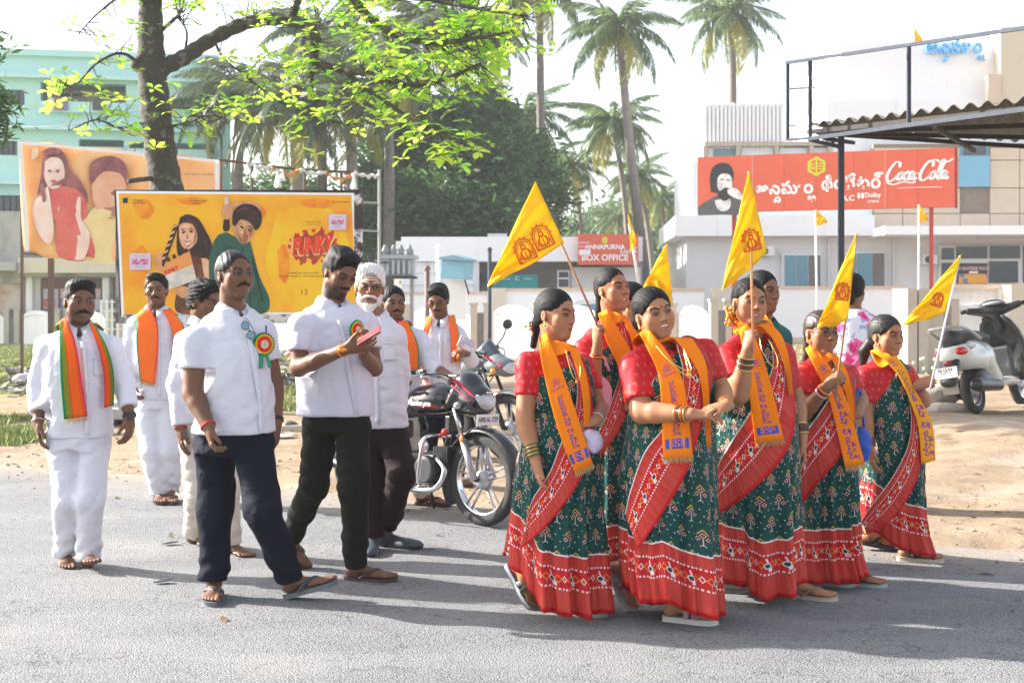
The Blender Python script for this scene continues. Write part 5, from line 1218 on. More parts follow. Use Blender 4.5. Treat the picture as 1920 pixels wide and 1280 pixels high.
 def placket(s, pts, m=WHITE, w=.030, btn=True):
  """pts photo pixels down the shirt front"""
  pts = np.array(pts, float); T = np.gradient(pts, axis=0); nn = np.stack([-T[:, 1], T[:, 0]], 1); nn /= np.linalg.norm(nn, axis=1)[:, None]; hw = s.px(w)/2
  A_ = s.drape([tuple(q) for q in pts-nn*hw*.8], [tuple(q) for q in pts+nn*hw*.8], 14, 3, off=.010)
  V, Q = gridmesh(A_); o = mk('placket', V, Q, m, s.so, solid=.003)
  if btn:
   for i in range(1, 14, 2): b = MB(); b.ball(A_[i, 1]-np.array([0, .002, 0]), (.0055, .003, .0055), 8); b.build('button', mat('shirt_button', (.6, .6, .62), .3, var=0), s.so, smooth=True)
 def pocket(s, x0, y0, x1, y1, m=WHITE):
  A = s.drape([(x0, y0), (x0+1, y1)], [(x1, y0+1), (x1+1, y1)], 8, 8, off=.0085); V, Q = gridmesh(A); mk('pocket', V, Q, m, s.so, solid=.0035)
  A = s.drape([(x0, y0), (x0, y0+5)], [(x1, y0+1), (x1, y0+6)], 3, 8, off=.0115); V, Q = gridmesh(A); mk('pocket_hem', V, Q, m, s.so, solid=.003)
 # ---------- drape: photo-pixel outline projected on the body from the front
 def resamp(s, pts, n):
  p = np.asarray(pts, float); p = crv(np.c_[p, np.zeros(len(p))], 8)[:, :2] if len(p) > 2 else p
  L = np.r_[0, np.cumsum(np.linalg.norm(np.diff(p, axis=0), axis=1))]; t = np.linspace(0, L[-1], n)
  return np.c_[np.interp(t, L, p[:, 0]), np.interp(t, L, p[:, 1])]
 def drape(s, ea, eb, n, m, off=.012, sdf=None, sm=6, near=.62, far=.4, rip=0.):
  f = sdf or s.cl
  a = s.resamp(ea, n); b = s.resamp(eb, n); t = np.linspace(0, 1, m)
  PX = a[:, None]*(1-t)[None, :, None]+b[:, None]*t[None, :, None]
  q = PX.reshape(-1, 2); N = len(q); ys = np.linspace(s.D-near, s.D+far, 52)
  P3 = np.stack([(q[:, 0:1]-960)/F*ys, np.broadcast_to(ys, (N, len(ys))), CZ-(q[:, 1:2]-560)/F*ys], -1)
  d = (f(P3.reshape(-1, 3))-off).reshape(N, len(ys))
  hit = (d < 0).any(1); i = np.where(hit, np.argmax(d < 0, 1), np.argmin(d, 1)); i0 = np.maximum(i-1, 0)
  r = np.arange(N); da, db = d[r, i0], d[r, i]; w = np.where(hit & (i > 0), da/(da-db+1e-9), 1)
  Y = (ys[i0]+(ys[i]-ys[i0])*w).reshape(n, m); Y0 = Y.copy()
  for _ in range(sm):
   Z = np.pad(Y, 1, mode='edge'); Y = np.minimum(Y0, .25*(Z[:-2, 1:-1]+Z[2:, 1:-1]+Z[1:-1, :-2]+Z[1:-1, 2:]))
  if rip: Y = Y-rip*(.5+.5*np.sin(t[None, :]*2*math.pi*4+np.linspace(0, 2, n)[:, None]))
  Yf = Y.reshape(-1)
  A = np.stack([(q[:, 0]-960)/F*Yf, Yf, CZ-(q[:, 1]-560)/F*Yf], -1)
  return A.reshape(n, m, 3)
 def ribbon_uv(s, A, flip=False, metres=True, v0=0.):
  n, m = A.shape[:2]
  W = np.linalg.norm(np.diff(A, axis=1), axis=2).sum(1).mean(); L = np.r_[0, np.cumsum(np.linalg.norm(np.diff(A[:, m//2], axis=0), axis=1))]
  t = np.linspace(0, 1, m); t = t[::-1] if flip else t
  if metres: return np.stack(np.broadcast_arrays(L[:, None], v0+t[None]*W), -1).reshape(-1, 2)
  return np.stack(np.broadcast_arrays(t[None], L[:, None]), -1).reshape(-1, 2)
 def trousers(s, legs, m, waist=None, r=(.092, .070, .056), wr=.005, top=None, name='trousers'):
  """legs: list of (hip, knee, hem) world points with optional radii"""
  S = SDF()
  hips = [np.asarray(l[0], float) for l in legs]; c = sum(hips)/len(hips)
  for l in legs:
   hp, kn, an = [np.asarray(q, float) for q in l[:3]]; rr = l[3] if len(l) > 3 else r
   S.cone(hp, kn, rr[0], rr[1], .03); S.cone(kn, an, rr[1], rr[2], .03); s.B.cone(hp, kn, .06, .045, .02); s.B.cone(kn, an+nrm(an-kn)*.05, .044, .028, .02)
  if waist:
   st = s.stack(waist); f, cc, Rb = s.stack_sdf(st); S.add(f, cc, Rb, .03)
  body = S; ph = s.D*2+c[0]
  def g(p):
   return S(p)+wr*(.6*folds(p, 1.05, ph)+1.*creases(p, ph))+wr*.8*np.sin(p[:, 2]*70+6*np.sin(p[:, 0]*9+ph))*np.exp(-((p[:, 2]-legs[0][2][2]-.06)/.09)**2)
  Sc = SDF(); Sc.add(g, c, 5., .001)
  for l in legs:
   kn, an = np.asarray(l[1], float), np.asarray(l[2], float); n = nrm(nrm(an-kn)+np.array([0, 0, -.6]))
   Sc.add(lambda p, e=an, n=n: np.maximum(-((p-e)@n), np.linalg.norm(p-e, axis=1)-.14), an, .14, .003, 's')
  lo, hi = S.bounds(); V, Q = sdf_mesh(Sc, lo, hi, .0095)
  s.tr = mk(name, V, Q, m, s.T); s.trs = S; return s.tr
 def finish(s):
  """one continuous skin surface"""
  B = s.B; VV = []; QQ = []; n = 0; lo, hi = B.bounds()
  def keep(V, Q, inside=None, excl=()):
   c = V[Q].mean(1); m = np.ones(len(Q), bool)
   if inside is not None: m &= ((c >= inside[0]) & (c <= inside[1])).all(1)
   for e in excl: m &= ~((c > e[0]+.003) & (c < e[1]-.003)).all(1)
   return Q[m]
  for i, (a, b, h) in enumerate(s.fine):
   V, Q = sdf_mesh(B, a-h*2, b+h*2, h)
   Q = keep(V, Q, (a, b), s.fine[:i])
   if len(Q): V, Q = compact(V, Q); VV.append(V); QQ.append(Q+n); n += len(V)
  V, Q = sdf_mesh(B, lo, hi, .012); Q = keep(V, Q, None, s.fine); V, Q = compact(V, Q); VV.append(V); QQ.append(Q+n)
  V = np.concatenate(VV); Q = np.concatenate(QQ)
  C = np.tile(s.skin, (len(V), 1)).astype(float)
  for f in s.paint: f(V, C)
  return mk('body', V, Q, SKIN, s.T, col=np.clip(C, 0, 1))
 def bangle(s, a, b, m, n=3, r=.034, gap=.009, name='bangle', t=.0028):
  a = np.asarray(a, float); b = np.asarray(b, float); ax = nrm(b-a); o = None
  for i in range(n):
   q = MB(); c = a+ax*gap*i; u = nrm(np.cross(ax, (0.1, .2, 1))); w = np.cross(ax, u)
   q.tube([c+r*(u*math.cos(t_)+w*math.sin(t_)) for t_ in np.linspace(0, 2*math.pi, 20, endpoint=False)], t, 6, closed=True)
   o = q.build(name, m[i % len(m)] if isinstance(m, (list, tuple)) else m, s.T, smooth=True)
  return o
def text_mesh(txt, size=1., offset=0., align='CENTER', shear=0., sp=1., base=False):
 cu = bpy.data.curves.new('lettering', 'FONT'); cu.body = txt; cu.size = size; cu.offset = offset; cu.align_x = align; cu.align_y = 'BOTTOM_BASELINE' if base else 'CENTER'; cu.resolution_u = 3; cu.shear = shear; cu.space_character = sp
 o = bpy.data.objects.new('lettering', cu); COL.objects.link(o)
 dg = bpy.context.evaluated_depsgraph_get(); me = bpy.data.meshes.new_from_object(o.evaluated_get(dg))
 V = np.array([v.co[:] for v in me.vertices]) if len(me.vertices) else np.zeros((1, 3)); Fc = [tuple(p.vertices) for p in me.polygons]
 bpy.data.objects.remove(o); bpy.data.curves.remove(cu); bpy.data.meshes.remove(me)
 return V, Fc
def telugu(parts, off=.03):
 V, Fc, x, n = [], [], 0., 0
 for a, sub in parts:
  v, f = text_mesh(a, 1., off, 'LEFT', base=True); w = v[:, 0].max()-min(0, v[:, 0].min()); V.append(v+np.array([x, 0, 0])); Fc += [tuple(i+n for i in q) for q in f]; n += len(v)
  if sub:
   v, f = text_mesh(sub, .62, off, 'LEFT', base=True); V.append(v+np.array([x+w*.42, -.50, 0])); Fc += [tuple(i+n for i in q) for q in f]; n += len(v)
  x += w+.05
 V = np.concatenate(V); return V-np.array([x/2, .25, 0]), Fc
ANNA = [('అ', None), ('న', 'న'), ('పూ', None), ('ర', 'ణ')]
def on_grid(A, uv, off=.003, side=None):
 """uv: (N,2) in [0,1] across, along -> points just proud of the cloth grid A (n along, m across)"""
 n, m = A.shape[:2]; u = np.clip(uv[:, 0], 0, 1)*(m-1); v = np.clip(uv[:, 1], 0, 1)*(n-1)
 i = np.minimum(v.astype(int), n-2); j = np.minimum(u.astype(int), m-2); a = (v-i)[:, None]; b = (u-j)[:, None]
 p = A[i, j]*(1-a)*(1-b)+A[i+1, j]*a*(1-b)+A[i, j+1]*(1-a)*b+A[i+1, j+1]*a*b
 e = np.cross(A[i+1, j]-A[i, j], A[i, j+1]-A[i, j]); e /= np.linalg.norm(e, axis=1)[:, None]+1e-9
 sd = np.sign(-(e@np.array(side if side is not None else (0, 1, 0))))[:, None]
 return p+e*sd*off
BLUEP = mat('blue_print', (.02, .07, .50), .8, var=.1); PINKP = mat('magenta_print', (.55, .04, .22), .8, var=.1); PURP = mat('violet_print', (.13, .03, .30), .8, var=.1)
ORP = mat('orange_print', (.9, .24, .02), .8, var=.1); FRINGE = mat('golden_fringe', (.62, .42, .16), .8, var=.3, vs=200)
REDPR = mat('rust_print', (.70, .13, .01), .8, var=.1)
_tm = {}
def tmesh(t, **k):
 key = (t, tuple(sorted(k.items())))
 if key not in _tm: _tm[key] = text_mesh(t, **k)
 return _tm[key]
def scarf_print(A, par, up_v=(0.0, 1.), sun_v=.42, ssf=True, rev=False):
 """lettering on one hanging strip; A rows run from neck to hem"""
 L = np.linalg.norm(np.diff(A[:, A.shape[1]//2], axis=0), axis=1).sum(); W = np.linalg.norm(np.diff(A, axis=1), axis=2).sum(1).mean()
 def put(name, V, Fc, m, c, sc, rot=0, off=.003):
  V = np.asarray(V)[:, :2]*sc; ca, sa = math.cos(rot), math.sin(rot); X = V[:, 0]*ca-V[:, 1]*sa; Y = V[:, 0]*sa+V[:, 1]*ca
  uv = np.c_[c[0]+X/W, c[1]-Y/L]; mk(name, on_grid(A, uv, off), Fc, m, par, smooth=False)
 if ssf:
  c = (.5, 1-.065/L)
  V = [(-.045, -.022), (.045, -.022), (.045, .022), (-.045, .022)]
  put('emblem_block', [(x, y, 0) for y in np.linspace(-.023, .023, 5) for x in np.linspace(-.046, .046, 7)], [(i*7+j, i*7+j+1, i*7+j+8, i*7+j+7) for i in range(4) for j in range(6)], BLUEP, c, 1, 0, .003)
  V, Fc = tmesh('SSF', size=1., offset=.012); put('lettering', V, Fc, ORP, c, .046, 0, .0048)
 V, Fc = tmesh('సమరసత సేవా ఫౌండేషన్', size=1., offset=.012)
 ln = V[:, 0].max()-V[:, 0].min(); room = L*(1-sun_v)-.15 if ssf else L*(1-sun_v)-.08
 put('lettering', V*np.array([1, 1.25, 1]), Fc, PURP, (.5, sun_v+(.045+room/2)/L), room/ln, -math.pi/2, .003)
 V = []; Fc = []
 for i in range(17):
  a = math.pi*(i+.5)/17; n = len(V); w = .05
  V += [(.4*math.cos(a-w), .4*math.sin(a-w), 0), (.4*math.cos(a+w), .4*math.sin(a+w), 0), (1*math.cos(a+w*.4), 1*math.sin(a+w*.4), 0), (1*math.cos(a-w*.4), 1*math.sin(a-w*.4), 0)]; Fc.append((n, n+1, n+2, n+3))
 put('sun_rays', V, Fc, PINKP, (.5, sun_v), .037)
 V = [(0.3*math.cos(a), .3*math.sin(a), 0) for a in np.linspace(0, math.pi, 9)]; put('sun_disc', V, [tuple(range(9))], BLUEP, (.5, sun_v), .037)
 V, Fc = tmesh('సమరసత', size=1., offset=.01); put('lettering', V, Fc, PINKP, (.5, sun_v+.013/L), .018)
def scarf(s, A_out, A_in, B_out=None, B_in=None, m=SC_O, off=.042, n=22, mm=9, pr=True, fringe=True, name='scarf', back=True, nb_r=.080, ssf=True, sun_v=.42, cape=.05, uvflip=False, prB=True, rip=.006):
 fa = s.drape(A_out, A_in, n, mm, off=off, rip=rip)
 rows = [fa[::-1]]
 if B_out is not None:
  fb = s.drape(B_out, B_in, n, mm, off=off, rip=rip)
  if back:
   c = s.NB; fw = s.fwd
   def pol(q): 
    d = q-c; return math.atan2(d@s.lt, -(d@fw)), math.hypot(d@s.lt, d@fw), d[2]
   k = 12; G_ = []
   for j in range(mm):
    a0, r0, z0 = pol(fa[0, j]); a1, r1, z1 = pol(fb[0, j])
    jj = j/(mm-1)        # 0 outer, 1 inner
    if a0*a1 > 0 and abs(a0-a1) < .2: a1 = -a1
    col = []
    for t in np.linspace(0, 1, k+2)[1:-1]:
     w = math.sin(math.pi*t); a = a0*(1-t)+a1*t; r = (r0*(1-t)+r1*t)*(1-w)+w*(nb_r+cape*(1-jj)); z = (z0*(1-t)+z1*t)*(1-w)+w*(.035*jj-.03*(1-jj)+.01)
     col.append(c+s.lt*math.sin(a)*r-fw*math.cos(a)*r+np.array([0, 0, z]))
    G_.append(col)
   rows.append(np.array(G_).transpose(1, 0, 2))
  rows.append(fb)
 A = np.concatenate(rows)
 V, Q = gridmesh(A)
 o = mk(name, V, Q, m, s.T, uv=s.ribbon_uv(A, flip=uvflip, metres=False), solid=.003)
 if pr: scarf_print(fa, o, sun_v=sun_v, ssf=ssf)
 if fringe:
  b = MB(); e = fa[-1]; d = nrm(fa[-1, mm//2]-fa[-3, mm//2])
  for t in np.linspace(0, mm-1.001, 26):
   i = int(t); q = e[i]*(1-t+i)+e[i+1]*(t-i); b.tube([q, q+d*.012+rng.normal(0, .001, 3), q+d*.022+rng.normal(0, .003, 3)], .0016, 4)
  b.build('fringe', FRINGE, o)
 return o, fa
def skirt(s, rows, hem, waist, pleat=.026, nth=300, nz=34, ph=0., front=(-.3, 1.1), name='sari_skirt', m=None):
 st = s.stack(rows); z, cx, cy, a, b = [st[k] for k in ('z', 'cx', 'cy', 'a', 'b')]
 hx = np.array([P(q[0], 0, s.D)[0] for q in hem]); hz = np.array([P(0, q[1], s.D)[2] for q in hem]); zw = P(0, waist, s.D)[2]
 th = np.linspace(-math.pi, math.pi, nth, endpoint=False)+math.pi; th = (th+math.pi) % (2*math.pi)-math.pi; th = np.sort(th)
 x0 = cx[0]+a[0]*np.sin(th); y0 = cy[0]-b[0]*np.cos(th); zb = np.maximum(CZ-(np.interp(960+x0/y0*F, [q[0] for q in hem], [q[1] for q in hem])-566)/F*y0, .022)
 t = np.linspace(0, 1, nz)[:, None]; Z = zw*(1-t)+zb[None]*t
 sl = 1-.055*t; A = np.interp(Z, z, a)*sl; Bb = np.interp(Z, z, b)*sl; CX = np.interp(Z, z, cx); CY = np.interp(Z, z, cy)
 w = np.exp(-((th-(front[0]+front[1])/2)/((front[1]-front[0])*.62))**2)
 w2 = 9*th+1.8*np.sin(2*th+ph)+ph
 sw = (w2*1.35+t*.9)/(2*math.pi); fr = sw-np.floor(sw); n1 = np.where(fr < .72, fr/.72, (1-fr)/.28)*2-1; n2 = np.sin(21*th+ph*2+t*1.5+2*np.sin(3*th)); n3 = np.sin(5*th+ph+2.3*t)
 amp = pleat*(t**1.15)*(.45+1.25*w)
 r = amp*(n1*.9+n2*.3)+pleat*.7*t*n3*.6+.004*np.sin(th*3+Z*26+ph)*np.sin(Z*11+th*2)
 sn, cs = np.sin(th), np.cos(th); q = 2/2.3
 X = CX+(A+r)*np.sign(sn)*np.abs(sn)**q; Y = CY-(Bb+r)*np.sign(cs)*np.abs(cs)**q
 G_ = np.stack([X, Y, Z], -1)
 V, _ = gridmesh(G_); 
 V, Qd = gridmesh(np.concatenate([G_, G_[:, :1]], 1))
 Rm = (a[0]+b[0])/2*1.15; u = np.concatenate([th, [th[0]+2*math.pi]])*Rm+ph
 vv = (Z-zb[None])*1.03; vv = np.concatenate([vv, vv[:, :1]], 1)
 uv = np.stack([np.broadcast_to(u[None], vv.shape)+s.D, vv], -1).reshape(-1, 2)
 o = mk(name, V, Qd, m or SARI, s.T, uv=uv, solid=.003)
 f, c, Rb = s.stack_sdf(st); s.cl.add(f, c, Rb, .03); s.sk = st
 return o
def bodice(s, cut, off=.012, ang=0.):
 """green sari cloth wound round the upper body; cut: photo points of its slanting upper edge"""
 S = SDF(); f, c, Rb = s.stack_sdf(s.st); S.add(lambda p: f(p)-off+.003*folds(p, 1.2, s.D), c, Rb, .02)
 (x1, y1), (x2, y2) = cut; a, b = s.p(x1, y1), s.p(x2, y2); d = b-a; n = np.array([-d[2], 0, d[0]]); n *= np.sign(n[2])
 S.plane(a, n)
 lo, hi = c-Rb, c+Rb; lo[2] = s.st['z'][0]-.02; hi[2] = s.st['z'][-1]+.03
 V, Q = sdf_mesh(S, lo, hi, .0095)
 th = np.arctan2(V[:, 0]-c[0], -(V[:, 1]-c[1])); ca, sa = math.cos(ang), math.sin(ang); u = th*.17; v = V[:, 2]
 return mk('sari_bodice', V, Q, SARI, s.T, uv=np.c_[u*ca-v*sa, u*sa+v*ca+2.])
def pallu(s, up, low, off=.026, n=46, m=14, name='sari_pallu', rip=.004):
 A = s.drape(low, up, n, m, off=off, sm=10, rip=rip)
 L = np.r_[0, np.cumsum(np.linalg.norm(np.diff(A[:, m//2], axis=0), axis=1))]
 uv = np.stack(np.broadcast_arrays(L[:, None], np.linspace(0, .283, m)[None]), -1).reshape(-1, 2)
 V, Q = gridmesh(A); return mk(name, V, Q, SARI, s.T, uv=uv, solid=.004)
def flagpole(name, top, bot, label, m, r=.006, group='small pennant flags on sticks'):
 b = np.asarray(bot, float); t = thing(name, tuple(b), label, 'flag', group)
 q = MB(); q.tube([bot, top], r, 8); q.build('pole', m, t, smooth=True); return t
YFLAG = mat('yellow_flag_cloth', (.95, .66, .012), .8, var=.05, bs=[(7, .5, .05), (22, .35, .012), (380, .1, .001)])
_b = YFLAG.node_tree; _p = _b.nodes['Principled BSDF']; _tr = _b.nodes.new('ShaderNodeBsdfTranslucent'); _tr.inputs[0].default_value = (.95, .66, .01, 1); _mx = _b.nodes.new('ShaderNodeMixShader'); _mx.inputs[0].default_value = .42
_o = _b.nodes['Material Output']; _b.links.new(_p.outputs[0], _mx.inputs[1]); _b.links.new(_tr.outputs[0], _mx.inputs[2]); _b.links.new(_mx.outputs[0], _o.inputs['Surface'])
WOOD = mat('pale_wood_stick', (.50, .28, .14), .6, var=.2, vs=40); WSTICK = mat('white_plastic_stick', (.75, .74, .76), .4, var=.05); ORSTICK = mat('orange_plastic_stick', (.70, .32, .15), .4, var=.05)
def pennant(par, poly, D, dd=0., wave=.03, ph=0., emblem=None, n=26):
 """poly: photo pixels (hoist top, hoist bottom, fly tip) -> rippling cloth"""
 T_, B_, X_ = [np.array(q, float) for q in poly]; A = np.zeros((n, n, 3))
 for i in range(n):
  for j in range(n):
   v = i/(n-1); u = j/(n-1); h = T_+(B_-T_)*v; e = X_; q = h+(e-h)*u; q = q+np.array([0, 1.])*(7*math.sin(u*math.pi)*(v-.35)+2.2*math.sin(u*11+v*3+ph)*u)*(abs(B_[1]-T_[1])/110)
   dpt = dd+wave*1.3*math.sin(u*7+ph+v*3.6)*u**.7+wave*.7*math.sin(u*13+v*6+ph*2)*u**.6+wave*.3*math.sin(v*17+u*5)
   A[i, j] = P(q[0], q[1], D+dpt)
 V, Q = gridmesh(A); o = mk('flag_cloth', V, Q, YFLAG, par, solid=.0016)
 if emblem:
  for (u0, v0, sc) in emblem:
   ctr = A[int(v0*(n-1)), int(u0*(n-1))]; VV = []; FF = []
   def rib(pts, w=.0035):
    pts = np.array(pts); T = np.gradient(pts, axis=0); nn = np.stack([-T[:, 1], T[:, 0]], 1); nn /= np.linalg.norm(nn, axis=1)[:, None]+1e-9; k = len(VV)
    for a, b in zip(pts-nn*w/sc, pts+nn*w/sc): VV.extend([a, b])
    FF.extend([(k+2*i, k+2*i+1, k+2*i+3, k+2*i+2) for i in range(len(pts)-1)])
   arc = lambda cx, cy, r, a0, a1, ry=None: [(cx+r*math.cos(a), cy+(ry or r)*math.sin(a)) for a in np.linspace(a0, a1, 14)]
   rib([(-.9, -1.2)]+arc(0, .1, .9, math.pi, 0, 1.0)+[(.9, -1.2)], .0045); rib([(-.7, -1.2)]+arc(0, .05, .7, math.pi, 0, .8)+[(.7, -1.2)], .0025)
   rib([(-.95, -1.2), (.95, -1.2)], .004); rib(arc(0, .25, .22, 0, 6.3), .004); rib([(-.2, .5), (0, .85), (.2, .5)], .004); rib(arc(0, -.45, .42, 0, 6.3, .55), .004); rib([(-.4, -.1), (-.6, -.6), (-.3, -1.1)], .003); rib([(.4, -.1), (.6, -.6), (.3, -1.1)], .003); rib([(0, 0), (0, -1.1)], .003)
   for k in range(7): a = math.pi*k/6; rib([(1.0*math.cos(a), .1+1.1*math.sin(a)), (1.15*math.cos(a), .1+1.25*math.sin(a))], .004)
   VV = np.array(VV)*sc
   # map emblem units to local cloth axes
   g1 = nrm(A[0, 0]-A[-1, 0]); g2 = nrm(np.cross(g1, np.array([0, 1., 0])))
   P3 = ctr+VV[:, 0:1]*g2+VV[:, 1:2]*g1
   # project along depth on the cloth
   flat = A.reshape(-1, 3)
   y = []
   for q in P3:
    d2 = (flat[:, 0]-q[0])**2+(flat[:, 2]-q[2])**2; k = np.argsort(d2)[:3]; w = 1/(d2[k]+1e-6); y.append((flat[k, 1]*w).sum()/w.sum())
   P3[:, 1] = np.array(y)-.004
   mk('printed_emblem', P3, FF, REDPR, o, smooth=False)
 return o
WG = 'women in teal and red saris'
up = np.array([0, 0, 1.])
# ------------------------------------------------------------ W1: front, holding scarf end
def w1():
 s = Person(6.1, 'woman in sari with green bangles gripping a purse, nearest the motorcycle', SK_BR, True, (1050, 0), WG)
 nb = s.p(1044, 656, .02)
 s.head(1042, 590, 50, -2, 2, .99, mouth='talk', tilak='bindi', neck=nb)
 s.hair('back', HAIRM, t=.006, bun=(0, -.105, -.045, (.036, .03, .040)), braid=[((0, -.115, -.07), (-.01, -.12, -.16), .022, .016)])
 s.earring()
 g = MB()
 for i in range(46): g.ball(s.HT((rng.normal(0, .018), -.128+rng.normal(0, .010), -.085+rng.normal(0, .018))), .0085, 6)
 g.build('hair_flowers', mat('orange_flowers', (.85, .30, .06), .8, var=.4, vs=90), s.T, smooth=True)
 sh, el, wr = s.p(991, 682, -.04), s.p(984, 790, -.10), s.p(1004, 862, -.17)
 sh2, el2, wr2 = s.p(1092, 684, .12), s.p(1124, 768, .04), s.p(1117, 788, -.13)
 s.arm(sh, el, wr, hand=((.15, -.1, -1), (1, .2, 0), (.5, -.8, 0), (.25, .3), (.2, .15)), k=1.08)
 s.arm(sh2, el2, wr2, hand=((-.95, -.25, -.1), (0, .6, -.7), (0, -.3, 1), (.5, .5), (.3, .3)))
 rows = [(652, 1018, 1074, .075, .03), (672, 990, 1096, .105, .03), (700, 984, 1104, .118, .02), (735, 986, 1112, .125, .01), (775, 992, 1112, .118, .02), (800, 990, 1112, .12, .02), (850, 978, 1118, .135, .02), (905, 968, 1122, .14, .02)]
 s.shirt(rows, [(sh, el, None, .56, (.064, .060, 0)), (sh2, el2, None, .6, (.060, .056, 0))], BLOUSE, collar=False, name='blouse', vneck=.07, yaw=50, wrinkle=.003)
 bodice(s, ((960, 720), (1120, 668)), ang=.25)
 skirt(s, [(760, 986, 1112, .13), (850, 972, 1121, .16), (900, 962, 1124, .17), (950, 957, 1127, .18), (1050, 952, 1132, .20), (1165, 962, 1141, .23, -.02)],
          [(948, 1050), (975, 1082), (1005, 1120), (1022, 1150), (1060, 1162), (1100, 1166), (1142, 1152)], 770, ph=.4, front=(.1, 1.3), pleat=.033)
 pallu(s, [(1062, 662), (1080, 710), (1078, 770), (1052, 828), (1031, 883), (1000, 932), (990, 960)], [(1094, 672), (1108, 730), (1111, 800), (1098, 877), (1066, 934), (1020, 990), (975, 1030)])
 # loose end hanging behind with ladder pattern
 A = s.drape([(975, 900), (958, 960), (945, 1040)], [(1000, 900), (1000, 960), (992, 1060)], 14, 8, off=.02); A[:, :, 1] += .10
 V, Q = gridmesh(A); L = np.linspace(0, .16, 14)
 uv = np.stack(np.broadcast_arrays(L[:, None], np.linspace(.10, .24, 8)[None]), -1).reshape(-1, 2); o = mk('sari_tail', V, Q, SARI, s.T, uv=uv, solid=.003)
 t = MB()
 for q in A[-1][::2]: t.ball(q-np.array([0, 0, .014]), .011, 8); t.tube([q, q-np.array([0, 0, .02])], .002, 5)
 t.build('tassels', mat('red_tassel', (.5, .01, .01), .8), o, smooth=True)
 scarf(s, [(1010, 634), (1016, 680), (1034, 760), (1055, 830), (1078, 886)], [(1026, 622), (1052, 690), (1076, 760), (1094, 815), (1112, 870)],
          [(1080, 648), (1098, 698), (1106, 750), (1104, 800)], [(1062, 644), (1082, 690), (1093, 745), (1096, 800)], sun_v=.38)
 s.bangle(wr+(el-wr)*.08, el, [mat('green_glass_bangle', (.0, .10, .05), .2, var=0, spec=.8), GOLD], 7, .036, .009)
 s.bangle(wr2+(el2-wr2)*.1, el2, mat('white_bangle', (.7, .7, .66), .3), 1, .033)
 n = MB(); n.tube(crv([s.p(1060, 655, -.12), s.p(1072, 700, -.17), s.p(1082, 712, -.17), s.p(1088, 700, -.15), s.p(1086, 660, -.08)], 6), .0022, 6); n.ball(s.p(1081, 716, -.175), .008, 8); n.build('necklace', GOLD, s.T, smooth=True)
 s.foot(P(984, 1092, 6.22), (.85, -.5), lift=.95, shoe=('slide', mat('grey_rubber_sole', (.35, .37, .38), .6), mat('dark_silver_strap', (.16, .16, .15), .3, metal=.5), .022))
 s.foot(s.p(1066, 1130, .02), (.9, -.45), lift=0, shoe=('slide', mat('grey_rubber_sole', (.35, .37, .38), .6), mat('dark_silver_strap', (.16, .16, .15), .3, metal=.5), .022))
 s.B.cone(s.p(1040, 820), s.p(1010, 1000), .07, .05, .02); s.B.cone(s.p(1010, 1000), P(984, 1085, 6.22), .05, .035, .02); s.B.cone(s.p(1050, 820), s.p(1060, 1110), .08, .04, .02)
 s.finish()
 k = s.grip2 = wr2
 b = thing('purse', tuple(s.p(1115, 835, -.15)), 'crumpled white and lilac cloth purse held at the waist of the woman nearest the motorcycle', 'purse')
 H = SDF(); H.ell(s.p(1113, 828, -.15), (.045, .03, .055), .01); H.ell(s.p(1104, 815, -.16), (.03, .022, .03), .01)
 V, Q = sdf_mesh(lambda p: H(p)+.005*folds(p, 2.4, 1.), *H.bounds(), .006); mk('cloth_bag', V, Q, mat('lilac_cloth', (.62, .52, .70), .6, var=.2, vs=30), b)
